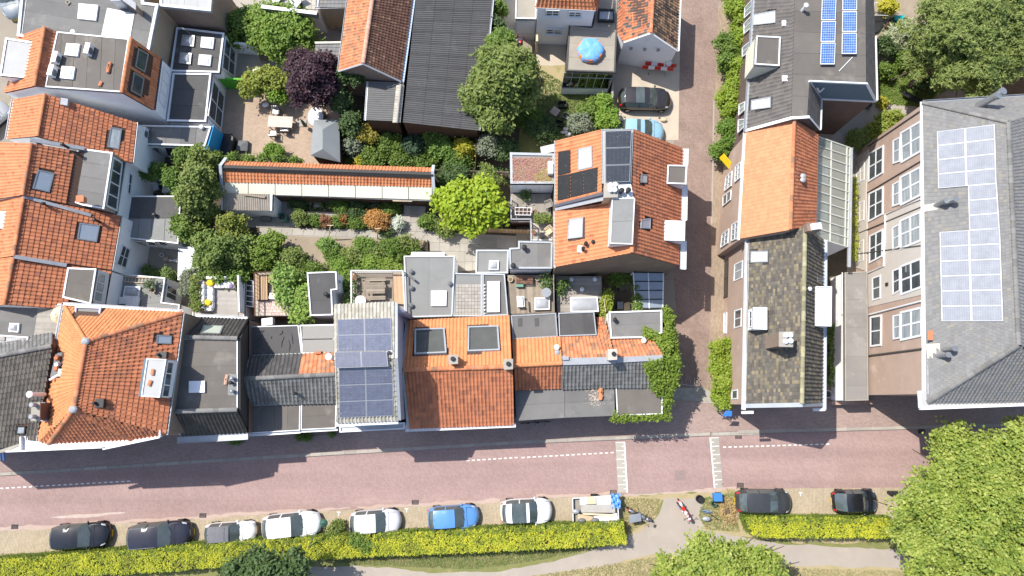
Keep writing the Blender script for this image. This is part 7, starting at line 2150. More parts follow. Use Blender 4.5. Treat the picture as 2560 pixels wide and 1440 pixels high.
for p in((1215,440),(1338,448),(1460,452)):
 c=hit(C1(*p),gp,.08);mb=MB();mb.box(c,Vector((.12,0,0)),Vector((0,.06,0)),Vector((0,0,.12)));mb.build("wall_anchor",GREYM,h)
h=house("white_building","white building edge cut by the upper right corner of the view",(2590,60),"building")
flat(h,[(2538,-120),(2700,-120),(2700,330),(2600,330),(2556,160),(2545,60)],4.2,WHITE,WHITEP,.15,.1,wall=BRICKBR)
# ------------------------------------------------------------------ trees, hedges and garden plants
LG=((.065,.12,.015),(.17,.24,.03),(.27,.33,.045),(.43,.44,.11))
MG=((.05,.10,.012),(.10,.17,.02),(.17,.24,.035))
DG=((.03,.06,.015),(.055,.10,.025),(.10,.15,.04))
OG=((.07,.115,.02),(.14,.19,.035),(.23,.27,.06))
LIME=((.16,.26,.01),(.26,.36,.015),(.36,.42,.03))
YG=((.22,.15,.05),(.15,.22,.02),(.42,.46,.025),(.62,.60,.03),(.66,.57,.05))
GY=((.14,.16,.03),(.22,.23,.05),(.28,.28,.06))
PURP=((.025,.012,.018),(.045,.02,.028),(.075,.032,.04))
SAGE=((.12,.15,.09),(.18,.21,.13),(.24,.26,.18))
def T(label,lobes,cols,name="tree",cat="tree",**k):
 return foliage(name,label,cat,lobes,cols,**k)
T("huge light green tree filling the lower right corner",[(2420,1180,105,6.4,2.4),(2335,1275,108,5.8,2.3),(2480,1330,150,7,3),(2360,1400,95,5.4,2.2),(2540,1160,110,6.8,2.6),(2600,1300,140,7,3),(2560,1440,120,6,2.5),(2365,1110,42,6,1.2),(2270,1330,55,5,1.4)],LG,leaf=.145,dens=1.15,clump=9,trunk=.35,elong=1.6)
T("light green tree at the bottom edge right of the path junction",[(1785,1438,92,5.4,2.2),(1690,1455,70,5,2),(1880,1446,76,5,2),(1800,1495,125,6,2.4),(1745,1398,32,5,1.2),(1842,1380,30,5,1.1),(1908,1408,38,5,1.2)],LG,leaf=.14,dens=1.15,clump=9,trunk=.3,elong=1.7)
T("dark green tree at the bottom edge over the yellow hedge",[(668,1432,58,4.2,1.8),(730,1428,48,4,1.6),(610,1440,46,4,1.5),(680,1490,80,4.6,2),(650,1400,24,4,.8)],DG,leaf=.18,dens=2,clump=10,trunk=.2)
T("drooping olive-green birch east of the corrugated barn",[(1255,190,78,4.6,2.4),(1225,235,62,4.0,2.0),(1290,235,52,3.8,1.9),(1240,295,52,3.2,1.8),(1195,260,28,3.4,1),(1300,180,40,4,1.6)],OG,leaf=.15,dens=1.9,clump=14,trunk=.2,elong=2.6,sag=.25)
T("round dark green bush north of the drooping birch",[(1255,118,38,3.2,1.6),(1250,160,30,3,1.3)],MG,name="bush",cat="bush",leaf=.13)
T("copper purple tree over the patio",[(785,195,62,3.8,2.0),(760,170,42,3.6,1.5),(820,215,38,3.4,1.5),(755,235,32,3.2,1.3),(800,250,26,3,1.1),(815,160,28,3.4,1.2)],PURP,leaf=.15,dens=2,clump=9,trunk=.16)
T("big fresh green shrub below the top terrace",[(715,75,70,2.2,1.7),(760,95,52,2.2,1.5),(680,60,46,2,1.5),(700,125,40,1.8,1.3),(655,100,34,1.6,1.3)],((.08,.16,.015),(.14,.23,.025),(.22,.30,.05)),name="shrub",cat="shrub",leaf=.16)
T("dark green shrub left of the big fresh green shrub",[(600,75,40,1.6,1.3),(630,50,34,1.6,1.2),(580,105,24,1.2,.9)],MG,name="shrub",cat="shrub",leaf=.15)
T("yellowish green rounded shrub left of the purple tree",[(640,212,42,1.6,1.2),(690,205,32,1.6,1.1),(665,200,30,1.7,1.1)],((.13,.17,.02),(.22,.26,.03),(.32,.32,.05)),name="shrub",cat="shrub",leaf=.13)
T("bright green shrub below the yellowish shrub by the patio",[(700,240,26,1.2,.9),(715,225,20,1.2,.8)],((.10,.20,.015),(.17,.28,.02)),name="shrub",cat="shrub",leaf=.12)
T("dark climbing shrub between the purple tree and the corrugated lean-to",[(868,190,26,3.2,1.0),(862,260,26,2,1.6),(880,310,28,1.8,1.4),(895,200,20,3.4,.8)],DG,name="shrub",cat="shrub",leaf=.13)
T("clipped bright green dome bush on the patio",[(686,383,26,.8,.75)],((.08,.17,.012),(.15,.26,.02)),name="topiary_bush",cat="bush",leaf=.08,dens=3)
T("big dark pine tree in the upper right garden",[(2400,90,110,7.6,2.8),(2330,70,78,6.4,2.4),(2480,60,85,7,2.6),(2420,180,90,6.6,2.4),(2350,170,70,5.6,2),(2500,140,75,6,2.4),(2440,220,50,5.4,1.6),(2400,20,90,7,2.6),(2300,150,34,5,1.2),(2270,160,24,4.8,.9)],((.07,.115,.02),(.16,.21,.045),(.28,.32,.08)),name="pine_tree",leaf=.085,dens=.95,clump=14,trunk=.3,elong=3.6)
T("fresh green tree behind the dark pine in the top right corner",[(2530,60,50,5,2),(2540,110,34,4.4,1.5),(2520,10,46,5,1.8)],((.10,.18,.02),(.17,.25,.03),(.25,.31,.05)),leaf=.15,trunk=.14,elong=2.2)
T("lime green magnolia beside the orange alley house deck",[(1150,515,62,3.4,1.6),(1210,510,50,3.2,1.5),(1175,545,46,3,1.4),(1235,535,38,2.8,1.3),(1110,505,28,3,1.1),(1205,480,30,3.2,1)],LIME,leaf=.24,dens=1.8,clump=6,trunk=.14,elong=1.6)
T("grey-green garden tree beside the garden room, upper of two",[(502,450,36,3.6,1.8),(490,505,38,3.6,1.8),(512,408,30,3.0,1.4),(496,548,32,2.6,1.5),(528,480,26,2.6,1.3),(482,470,16,2.6,1),(520,530,24,2.2,1),(480,575,20,2.2,1)],OG,leaf=.14,trunk=.12)
T("grey-green garden tree right of the pale shed roof, lower of two",[(552,635,44,3.4,1.6),(522,612,28,3,1.3),(592,648,34,2.6,1.4),(560,672,30,2.4,1.2),(512,650,22,2.6,1.1),(610,618,22,2,1),(575,600,22,2.4,1)],((.06,.11,.02),(.12,.18,.03),(.21,.26,.055)),leaf=.14,trunk=.12)
T("yellow-green young tree below the corrugated lean-to shed",[(582,565,28,2.4,1.3),(592,590,26,2,1.2)],((.12,.16,.02),(.20,.23,.03),(.28,.29,.05)),leaf=.13,trunk=.07)
T("fresh green bush right of the lower grey-green tree",[(645,650,40,1.6,1.2),(690,605,22,1.2,1),(665,620,26,1.3,1),(630,615,24,1.4,1.0),(660,680,30,1.2,1)],((.08,.15,.015),(.14,.22,.025),(.22,.28,.04)),name="bush",cat="bush",leaf=.13)
T("dark bush hanging over the shed roof near the pale garden room",[(470,580,30,2.6,1.2),(455,565,22,2.4,1)],MG,name="bush",cat="bush",leaf=.13)
T("ivy hedge along the north side of the long shed, left part",[(462,395,24,2.2,1),(500,388,22,2.2,1),(540,398,18,1.8,.8),(585,401,14,1.5,.7),(625,401,13,1.4,.7),(660,402,13,1.4,.7),(700,404,13,1.4,.7),(740,406,13,1.3,.6)],MG,name="hedge",cat="hedge",leaf=.11)
T("green climbing plants on the courtyard fence below the glazed extension",[(370,432,22,1.9,.7),(400,430,22,1.9,.8),(430,440,24,2,.9),(440,462,26,1.9,.9)],((.08,.15,.02),(.13,.22,.03)),name="climbing_plant",cat="climber",leaf=.11)
T("grey olive shrub between the sofa terrace and the pale shed",[(478,700,24,2.2,.9),(470,725,18,2,.8),(500,715,14,2,.6)],SAGE,name="shrub",cat="shrub",leaf=.11)
T("leafy green strip left of the sofa terrace wall",[(492,700,10,3.6,.5),(490,722,10,3.6,.5),(490,745,10,3.6,.5),(496,765,12,3.6,.5)],OG,name="climbing_plant",cat="climber",leaf=.09,z0=2.9)
T("dark shrub above the sofa terrace",[(560,692,34,2.6,1.2),(600,690,30,2.4,1.2),(530,685,26,2.2,1)],MG,name="shrub",cat="shrub",leaf=.13)
# planted strip south of the barn, plant by plant
for l,x,y,r,z,c in(("bushy grey-green perennial at the left end below the lean-to",885,365,24,.9,SAGE),("yellow-flowering shrub below the corrugated lean-to",920,340,26,1.2,((.20,.19,.03),(.32,.26,.03),(.12,.15,.03))),("feathery green perennial right of the yellow-flowering shrub",975,360,30,.9,MG),("round dark conifer in the middle of the planted strip",1035,365,24,1.0,((.03,.065,.03),(.05,.10,.045))),("leafy green clump left of the dark conifer",1005,395,30,.7,MG),("broad fresh green clump right of the dark conifer",1100,370,32,.9,((.07,.15,.02),(.12,.22,.03),(.18,.28,.05))),("yellow-flowering clump at the right end of the planted strip",1160,370,24,.9,((.18,.24,.02),(.42,.36,.02),(.14,.20,.03))),("low green clump along the long shed near its right end",1060,400,28,.6,MG),("tall green clump before the wooden barn gable",1085,340,28,1.1,MG),("small bright yellow clump beside the tent roof",905,402,12,.5,((.5,.42,.02),(.3,.3,.03))),("green clump at the right end below the barn gable",1140,398,30,.7,((.07,.14,.02),(.12,.2,.03))),("green undergrowth left below the lean-to",890,335,26,1.0,DG),("mid green clump behind the tent roof",930,390,30,.7,MG),("silvery buddleia right of the wooden fence",1222,365,28,1.2,SAGE),("dark green shrub beside the silvery buddleia",1265,375,30,1.1,DG),("low bush left of the white annex",1218,448,30,1.2,OG),("dark shrub above the lime green magnolia",1130,445,34,1.2,DG),("small green bush at the foot of the magnolia, left side",1070,553,18,.7,MG),("grey-green bush under the magnolia, lower side",1115,568,22,.7,OG)):
 T(l,[(x,y,r,z,z*.9),(x+r*.6,y+r*.3,r*.6,z*.8,z*.7),(x-r*.55,y+r*.2,r*.6,z*.75,z*.7)],c,name="garden_plant",cat="plant",leaf=.11,dens=2)
# flower bed row
for l,x,y,r,z,c in(("pale green bush at the left end of the narrow flower bed",755,545,20,.6,OG),("mid green perennial in the narrow flower bed, second from left",790,552,16,.4,MG),("reddish shrub in the narrow flower bed",814,553,14,.5,((.18,.06,.04),(.26,.10,.05),(.10,.10,.03))),("green perennial in the middle of the narrow flower bed",845,555,16,.4,MG),("red-flowered plant in the narrow flower bed",858,549,10,.4,((.45,.05,.03),(.10,.16,.03))),("green perennial left of the orange shrub",895,556,20,.45,MG),("orange-brown feathery shrub at the right of the flower bed",947,552,29,.8,((.36,.16,.035),(.48,.24,.06),(.28,.13,.04))),("white hydrangea beside the orange-brown shrub",994,558,15,.6,((.75,.75,.68),(.70,.72,.62),(.14,.22,.05))),("dark green bush under the orange-brown shrub",962,572,20,.4,DG),("green plant strip along the long shed wall, left part",850,512,26,.5,MG),("green plant strip along the long shed wall, middle part",895,520,28,.5,DG),("grey-green plants along the long shed wall, right part",975,520,24,.45,MG),("dark plants beside the pale pot at the long shed",745,508,20,.5,DG)):
 T(l,[(x,y,r,z*.8,z),(x+r*.5,y+3,r*.6,z*.6,z*.7),(x-r*.5,y-2,r*.6,z*.6,z*.7)],c,name="garden_plant",cat="plant",leaf=.09,dens=2.2)
# lower garden plants
for l,x,y,r,z,c in(("dark round shrub in the dry lower garden",738,645,34,1.1,OG),("climbing beans on the left garden post",822,615,22,.9,((.10,.19,.03),(.17,.27,.05))),("leafy column below the left garden post",838,640,24,.8,MG),("bright green clump below the right garden post",915,612,24,.7,((.09,.17,.02),(.15,.24,.03))),("spreading green shrub right of the left garden post",880,640,28,.8,OG),("dense green shrub near the garden gate",985,620,30,.9,MG),("grey-green shrub at the right end of the lower garden",1015,610,24,.8,OG),("bright green bushes above the picnic deck, left",860,668,28,.9,((.10,.19,.02),(.17,.27,.03))),("bright green bushes above the picnic deck, middle",935,660,28,.9,((.11,.20,.02),(.19,.28,.03))),("bright green bushes above the picnic deck, right",980,668,26,.9,((.12,.20,.02),(.22,.28,.04))),("mid green shrub behind the dark flat annex",780,675,26,.9,MG),("olive clump in the centre of the lower garden",940,635,24,.7,OG),("green shrub above the slatted bench terrace",700,670,28,1.1,MG),("low green clump beside the garden steps",1035,628,14,.5,MG),("green hedge strip above the dark flat annex",745,700,22,1.6,MG),("grey-green shrub left of the flat roof extension",898,690,20,1.3,MG)):
 T(l,[(x,y,r*.8,z*.8,z),(x+r*.6,y+r*.3,r*.6,z*.7,z*.8),(x-r*.6,y-r*.1,r*.55,z*.6,z*.8)],c,name="garden_plant",cat="plant",leaf=.11,dens=2)
T("vine with big leaves on the wall right of the slatted bench",[(708,695,22,3.8,.6),(710,720,18,3.8,.6),(715,745,18,3.7,.6)],((.10,.20,.03),(.18,.30,.05),(.26,.34,.08)),name="vine",cat="vine",leaf=.17,elong=1.3,z0=2.2)
T("vine with big leaves beside the dark flat annex",[(762,735,16,3.8,.6),(755,765,20,3.7,.6),(765,785,18,3.7,.6),(745,790,12,3.4,.5)],((.12,.22,.03),(.20,.32,.05),(.30,.36,.08)),name="vine",cat="vine",leaf=.17,elong=1.3,z0=2.2)
T("dark leafy vine strip left of the picnic deck",[(878,745,9,2.4,1),(878,765,9,2.4,1),(872,715,12,1.8,1)],MG,name="vine",cat="vine",leaf=.13)
T("green shrub at the left of the glass canopy courtyard",[(1545,695,26,1.4,1),(1570,690,14,1.4,.8)],((.08,.15,.02),(.14,.22,.03)),name="shrub",cat="shrub",leaf=.12)
T("yellow-green climber on the courtyard side of the right deck",[(1518,738,9,2.8,.6),(1515,760,10,2.8,.6),(1512,780,14,2.6,.6)],((.16,.22,.02),(.26,.32,.03)),name="climbing_plant",cat="climber",leaf=.12)
T("narrow climber along the edge of the glass canopy",[(1588,720,6,2.6,.6),(1590,745,7,2.6,.6),(1592,768,8,2.6,.6)],MG,name="climbing_plant",cat="climber",leaf=.1)
# the ivy over the corner house, with its wall side
ivy=[([W(C3(*k),z)for k,z in q],th)for q,th in(([((1400,740),6.0),((1580,680),5.9),((1690,640),5.4),((1690,900),4.4),((1570,1060),4.2),((1460,960),4.3)],.4),([((1390,420),4.9),((1470,470),4.9),((1590,480),4.6),((1610,640),5.6),((1580,640),5.9),((1490,560),5.0),((1390,520),4.9)],.25),([((1575,255),4.9),((1640,290),4.2),((1680,420),4.4),((1715,640),4.8),((1590,700),5.4),((1560,500),4.9)],.35),([((1570,1050),4.2),((1660,930),4.4),((1640,1120),3.8),((1610,1235),3.4),((1570,1230),3.8)],.35),([((1080,1250),4.1),((1620,1240),3.9),((1570,1215),4.3),((1180,1222),4.3),((1130,1140),4.3)],.25))]
wl=[W(C3(1640,290),4.2),W(C3(1715,640),4.8),W(C3(1640,1120),3.8),W(C3(1610,1240),3.4)]
for a,b in zip(wl,wl[1:]):ivy.append(([Vector((a.x,a.y,.1)),Vector((b.x,b.y,.1)),b,a],.4))
leaf_cover("ivy","thick yellow-green ivy swallowing the alley corner of the end house","ivy",ivy,((.09,.15,.015),(.15,.23,.02),(.24,.30,.035)),.12,4.6,8)
# hedges
hedge("hedge","long yellow-green clipped hedge behind the parked cars, left of the path",[A4(-200,1305),A4(0,1288),A4(2376,1112),B4(2376,998),(1558,1304),(1566,1360),B4(2376,1205),B4(400,1290),A4(1400,1405),A4(600,1440),(-60,1462)],1.25,YG,.055,.25,1.9)
hedge("hedge","shorter yellow-green clipped hedge behind the two dark cars, right of the path",[(1860,1292),(2230,1296),(2250,1344),(1902,1344),(1878,1335)],1.2,YG,.055,.25,1.9)
T("green ragged growth in the long yellow hedge near the lamp",[(900,1352,18,1.2,.4),(918,1366,16,1.2,.4),(888,1345,12,1.2,.3)],MG,name="shrub",cat="shrub",leaf=.11)
T("tuft of weeds by the street lamp",[(838,1322,18,.4,.4),(850,1312,10,.3,.3),(828,1335,10,.3,.3)],OG,name="weed_tuft",cat="weeds",leaf=.09)
AL=((.10,.17,.012),(.18,.26,.02),(.28,.36,.03))
for i,(l,lobes,c)in enumerate((("bright alley hedge bush at the top, beside the slate house",[(1832,30,32,1.8,1.2),(1850,60,26,1.8,1.2),(1840,5,28,1.8,1.2)],AL),("dark fine-leaved alley bush below the top bright one",[(1812,120,32,1.6,1.4),(1822,150,30,1.6,1.3),(1810,165,22,1.4,1.2)],MG),("yellow-green alley bush right of the dark one",[(1850,105,28,2,1.4),(1848,170,26,2,1.4),(1845,200,26,1.8,1.3)],AL),("yellow-green alley bush halfway along the slate house",[(1818,250,30,1.6,1.3),(1835,225,26,1.8,1.3),(1825,285,28,1.6,1.3)],AL),("green alley bush above the yellow sign",[(1815,325,24,1.5,1.2),(1822,355,22,1.5,1.2),(1796,380,24,1.1,.9)],((.07,.14,.015),(.12,.21,.02))))):
 T(l,lobes,c,name="alley_bush",cat="bush",leaf=.12,dens=2.2)
T("long clipped bush at the alley mouth below the pinkish wall",[(1800,882,32,1.5,1.2),(1798,925,33,1.5,1.2),(1802,965,31,1.5,1.2),(1806,1000,24,1.3,1.1)],((.11,.18,.012),(.20,.28,.02),(.32,.37,.04)),name="alley_bush",cat="bush",leaf=.12,dens=2.4)
# upper right garden
T("striped pampas grass beside the pine tree",[(2250,88,30,1.3,.9),(2235,100,22,1.1,.8),(2262,75,20,1.3,.8)],((.30,.34,.18),(.42,.45,.27),(.20,.25,.12)),name="pampas_grass",cat="grass",leaf=.12,elong=5,dens=1.8,sag=.2)
for l,x,y,r,z,c in(("dark green shrub beside the slate house gable",2210,120,26,1,DG),("white-flowering shrub right of the slate house",2208,180,18,.8,MG),("lush green clump under the pine tree, left",2260,150,28,.8,MG),("yellow-flowering plant near the lawn's lower end",2204,258,10,.4,((.5,.42,.03),(.15,.2,.03))),("lush dark clump under the pine tree, right",2310,215,28,.9,DG),("yellow-leaved shrub at the top of the right garden",2215,22,18,1,((.5,.42,.02),(.35,.36,.03))),("lime-leaved shrub against the pinkish building",2215,310,28,1.6,((.14,.20,.02),(.26,.30,.04))),("lime-leaved climber low on the pinkish building",2185,335,24,1.4,((.14,.20,.02),(.26,.30,.04))),("spiky yellow-green grass in the corner by the conservatory",2140,350,24,1.0,OG)):
 T(l,[(x,y,r,z*.8,z),(x+r*.5,y+r*.3,r*.6,z*.7,z*.8),(x-r*.5,y-r*.2,r*.55,z*.7,z*.8)],c,name="garden_plant",cat="plant",leaf=.12,dens=2)
leaf_cover("climbing_plant","yellow-green climber strip between the conservatory and the stucco wall","climber",[([W(D2(1250,380),.6),W(D2(1285,380),.6),W(D2(1285,1130),.6),W(D2(1250,1130),.6)],.6)],((.14,.2,.02),(.3,.33,.03),(.40,.38,.03)),.1,2.6,7)
leaf_cover("climbing_plant","dark green plants in the narrow side passage","climber",[([W(D3(1028,480),.3),W(D3(1090,480),.3),W(D3(1088,1040),.3),W(D3(1028,1040),.3)],.5)],MG,.1,2.2,7)
# garden of the white house
T("fresh green climber on the yard wall by the glass lean-to",[(1512,255,18,1.9,.7),(1520,285,22,1.9,.8),(1510,305,20,1.8,.8),(1530,310,16,1.9,.6)],((.12,.22,.02),(.20,.32,.03)),name="climbing_plant",cat="climber",leaf=.12)
for l,x,y,r,z,c in(("green bush left of the yard climber",1475,285,30,.9,MG),("pale leafy bush above the orange alley house",1450,315,28,1.0,SAGE),("green bush beside the black crates",1490,262,18,.7,MG),("dark plants behind the white annex",1350,325,36,.9,DG),("green bush east of the birch trunk",1330,300,30,.8,MG),("dark shrub at the top beside the white house walk",1248,30,16,1.6,MG),("tall dark shrub row along the barn's east side",1245,75,14,1.6,DG)):
 T(l,[(x,y,r,z*.8,z),(x+r*.6,y+r*.2,r*.6,z*.7,z*.8),(x-r*.5,y-r*.2,r*.55,z*.7,z*.8)],c,name="garden_plant",cat="plant",leaf=.11,dens=2)
# low cover nobody could count
def cover(label,px,z,th,cols,leaf=.08,dens=.8,cat="ground cover",elong=1.8,name="ground_cover"):
 leaf_cover(name,label,cat,[([W(p,z)for p in px],th)],cols,leaf*(.7 if cat=='grass' else 1),dens*(2.2 if cat=='grass' else 1),2 if cat=='grass' else 6,kind='stuff',elong=elong)
cover("low weeds and undergrowth covering the dark garden bed by the long shed",[(470,560),(600,575),(690,600),(720,655),(850,655),(900,620),(1050,600),(1040,680),(640,700),(470,690)],.02,.2,OG,.08,.5)
cover("undergrowth covering the bed between barn and long shed",[(860,310),(1190,335),(1195,420),(860,412)],.02,.35,MG,.11,1.2)
cover("undergrowth in the garden left of the white annex",[(1095,415),(1270,420),(1275,465),(1100,480)],.02,.4,DG,.11,1.0)
cover("plants filling the strip along the long shed wall",[(735,500),(1005,508),(1003,530),(735,522)],.02,.35,MG,.09,1.2)
cover("patchy low plants in the narrow flower bed",[(740,540),(1000,548),(1000,572),(745,566)],.02,.2,OG,.09,.8)
cover("rough lawn grass in the white house garden",[(1330,160),(1420,215),(1530,235),(1520,330),(1400,340),(1300,320),(1180,320),(1200,240)],.01,.08,((.08,.13,.02),(.14,.18,.04)),.07,.5,"grass",3,"grass")
cover("park grass below the long yellow hedge",[(820,1402),(1300,1376),(1570,1350),(1500,1368),(1330,1402),(1180,1422),(880,1410)],.01,.06,((.10,.15,.03),(.17,.20,.05),(.30,.26,.12)),.06,.6,"grass",3,"grass")
cover("dry grass round the motorbikes",[(1555,1245),(1650,1246),(1640,1285),(1580,1330),(1560,1340)],.01,.05,((.38,.30,.15),(.28,.25,.10),(.16,.18,.05)),.06,.45,"grass",3,"grass")
cover("short grass round the blue bins",[(1760,1245),(1838,1226),(1840,1300),(1850,1330),(1765,1322),(1745,1290)],.01,.06,((.12,.17,.03),(.20,.22,.06),(.32,.27,.12)),.06,.5,"grass",3,"grass")
cover("lush lawn and plants below the pine tree",[(2192,165),(2300,150),(2400,200),(2300,268),(2195,258)],.01,.12,((.09,.16,.02),(.15,.23,.03)),.08,.7,"grass",2.5,"grass")
cover("undergrowth of the top right garden under the pine",[(2200,60),(2300,60),(2560,200),(2440,240),(2240,150)],.02,.4,DG,.12,.8)
cover("straw dry grass along the lower park path",[(1330,1440),(1640,1392),(1700,1400),(2000,1420),(2300,1428),(2300,1450),(1300,1455)],.01,.05,((.40,.32,.17),(.30,.27,.12),(.18,.2,.06)),.07,.5,"grass",3,"grass")
cover("weeds along the foot of the long hedge",[(0,1386),(640,1345),(1290,1312),(1290,1318),(640,1354),(0,1396)],.01,.1,OG,.07,.5)
# ------------------------------------------------------------------ cars and motorbikes
def paint(name,c,rough=.25,metal=0.0):
 return mat("car_paint_"+name,c,tuple(x*.94 for x in c),1.0,rough,coat=.6,metal=metal,spec=.5)
CARGLASS=mat("car_glass",(.05,.065,.065),(.10,.12,.12),1.5,.05,spec=.9)
TYRE=mat("tyre_rubber",(.02,.02,.02),None,5,.8)
RIM=mat("alloy_rim",(.45,.46,.47),None,5,.3,metal=.8)
TRIM=mat("black_car_trim",(.018,.018,.02),None,3,.5)
HEADL=mat("headlight_glass",(.62,.65,.68),(.45,.48,.5),6,.08,spec=.8)
TAILL=mat("tail_light_glass",(.55,.02,.015),None,6,.15,spec=.7)
PROF={'hatch':([(0,.32),(.01,.5),(.03,.60),(.07,.80),(.13,.95),(.25,.995),(.42,1),(.55,.95),(.72,.67),(.76,.635),(.88,.57),(.95,.5),(.985,.40),(1,.26)],.14,.55,.725),'wagon':([(0,.32),(.01,.52),(.03,.62),(.06,.83),(.10,.95),(.25,.99),(.45,1),(.56,.95),(.71,.68),(.75,.65),(.88,.59),(.95,.52),(.985,.40),(1,.26)],.11,.56,.715),'sedan':([(0,.34),(.01,.56),(.04,.62),(.10,.64),(.15,.70),(.28,.95),(.38,1),(.5,.98),(.56,.92),(.71,.66),(.75,.63),(.88,.57),(.95,.5),(.985,.4),(1,.26)],.28,.55,.715),'bubble':([(0,.30),(.01,.42),(.04,.52),(.12,.72),(.2,.9),(.32,.985),(.45,1),(.56,.94),(.66,.70),(.7,.62),(.85,.55),(.94,.44),(.985,.32),(1,.22)],.22,.56,.665),}
def car(label,rear,front,wdt,hgt,kind,body_m,sunroof=None,rails=False,roof_m=None,plate=True,name="parked_car",group="cars",zc=.6,mirror_m=None):
 a,b=W(rear,zc),W(front,zc);wdt*=1.07
 d=(b-a);L=d.length;yaw=math.atan2(d.y,d.x)
 c=(a+b)/2;c.z=0.02
 t=thing(name,label,"car",c,group,yaw)
 prof,xr,xf,xb=PROF[kind]
 px=np.array([p[0]for p in prof]);pz=np.array([p[1]for p in prof])
 xs=sorted(set([0,.006,.02,.04,.07,.1,xr,.18,.22,.3,.36,.38,.42,.46,.5,xf,.6,.65,.69,xb,.76,.82,.87,.91,.94,.965,.985,.995,1]))
 nb=7
 def sect(x):
  zt=float(np.interp(x,px,pz))*hgt
  e=abs(x-.5)*2
  w=wdt/2*(1-.26*max(0,(e-.5)/.5)**2.4-(.06 if x in(0,1)else 0))
  belt=min(zt-.015,(.62+.02*(1-x))*hgt)
  cab=max(0.0,min(1.0,(zt-belt)/(.3*hgt)))
  wr=w*(.80-.06*cab)
  zlo=.22 if .04<x<.96 else .30
  top=zt-.035-.02*cab
  return[(w*.93,zlo),(w,.38*hgt if zt>.4*hgt else zt*.8),(w*.995,min(.5*hgt,zt*.9)),(w*.95,min(belt,zt-.02)),(wr,top),(wr*.55,zt-.008),(0,zt)]
 grid=[]
 for x in xs:
  s=sect(x)
  bow=float(np.interp(x,[0,.05,.12,.3,.5,.62,.76,.9,1],[.045,.04,.035,.015,0,-.025,-.04,-.06,-.085]))*L
  X=lambda y:(x-.5)*L+bow*(2*y/wdt)**2
  row=[Vector((X(y),y,z))for y,z in s]+[Vector((X(y),-y,z))for y,z in s[-2::-1]]
  grid.append(row)
 n=len(grid[0])
 parts={}
 def add(key,m,i,j):
  p=parts.setdefault(key,(MB(),m));p[0].poly([grid[i][j],grid[i+1][j],grid[i+1][j+1],grid[i][j+1]][::-1])
 for i in range(len(xs)-1):
  xm=(xs[i]+xs[i+1])/2
  for j in range(n-1):
   jj=min(j,n-2-j);side='l' if j<n/2-.6 else 'r'
   key,m="body",body_m
   if jj in(4,5)and xf<xm<xb:key,m="windscreen",CARGLASS
   elif jj in(4,5)and(.05 if kind!='sedan' else .16)<xm<xr:key,m="rear_window",CARGLASS
   elif jj==3 and(xr-.01 if kind!='bubble' else .2)<xm<xb-.02 and not(.36<=xm<.38):key,m=("side_window_"+side),CARGLASS
   elif jj==3 and .91<xm<.975:key,m="headlight_"+side,HEADL
   elif jj in(3,)and .004<xm<.05:key,m="tail_light_"+side,TAILL
   elif jj==0:key,m="sill",TRIM
   elif sunroof and jj in(4,5)and sunroof[0]<xm<sunroof[1]:key,m="sunroof",CARGLASS
   elif roof_m and jj in(4,5)and xr<xm<xf:key,m="roof",roof_m
   add(key,m,i,j)
 body,bm_=parts["body"]
 body.poly(grid[0][::1]);body.poly(grid[-1][::-1])
 for key,(mb,m)in parts.items():
  o=mb.build(key[:-2]if key[-2:]in("_l","_r")else key,m,t,smooth=True,local=True)
  me=o.data
  import bmesh
  bm=bmesh.new();bm.from_mesh(me);bmesh.ops.remove_doubles(bm,verts=bm.verts,dist=.0005);bmesh.ops.recalc_face_normals(bm,faces=bm.faces);bm.to_mesh(me);bm.free()
  o.data.polygons.foreach_set("use_smooth",[True]*len(o.data.polygons))
 for x in(.19,.81):
  for s in(-1,1):
   cc=Vector(((x-.5)*L,s*(wdt/2-.10),.31))
   mb=MB();ax=Vector((0,.11,0))
   mb.tube([cc-ax,cc-ax*.8,cc+ax*.8,cc+ax],[.27,.31,.31,.27],18);w=mb.build("wheel",TYRE,t,local=True)
   r=MB();r.tube([cc+ax*s*.7,cc+ax*s*1.03],.19,12);r.build("rim",RIM,w,local=True)
 for s in(-1,1):
  p=Vector(((xb-.045-.5)*L,s*(wdt/2+.05),.66*hgt))
  mb=MB();mb.ell(p,(.09,.11,.07),8,5);mb.bar(p,p-Vector((0,s*.12,.02)),.05,.04);mb.build("mirror",mirror_m or body_m,t,smooth=True,local=True)
 z1=float(np.interp(xb,px,pz))*hgt
 mb=MB()
 for s in(-.25,.3):
  mb.tube([Vector(((xb+.006-.5)*L,s,z1-.0)),Vector(((xb-.035-.5)*L,s+.42,z1+.06))],.012,5)
 mb.build("wiper",TRIM,t,local=True)
 mb=MB()
 zz=lambda x:float(np.interp(x,px,pz))*hgt+.004
 k=[.77,.82,.87,.91]
 for s in(-1,1):
  mb.tube([Vector(((x-.5)*L,s*wdt*(.385-.04*(x-.77)/.14),zz(x)-.026))for x in k],.009,4)
 mb.tube([Vector((.27*L,y*wdt,zz(.77)-.12*abs(y)**1.5))for y in(-.38,-.2,0,.2,.38)],.009,4)
 mb.build("bonnet_seam",TRIM,t,local=True)
 if plate:
  mb=MB();mb.abox(-L/2-.012,-L/2+.03,-.26,.26,.38,.49);mb.build("number_plate",PLATE,t,local=True)
  mb=MB();mb.abox(L/2-.03,L/2+.014,-.26,.26,.22,.33);mb.build("number_plate",PLATE,t,local=True)
 if rails:
  for s in(-1,1):
   mb=MB();mb.tube([Vector(((x-.5)*L,s*wdt*.36,zz(x)+.0))for x in(.14,.17,.3,.45,.52)],.02,6);mb.build("roof_rail",RIM,t,local=True)
 mb=MB();p=Vector(((xr+.03-.5)*L,0,zz(xr+.03)));mb.tube([p,p+Vector((-.07,0,.1))],[.015,.006],5);mb.build("aerial",TRIM,t,local=True)
 return t
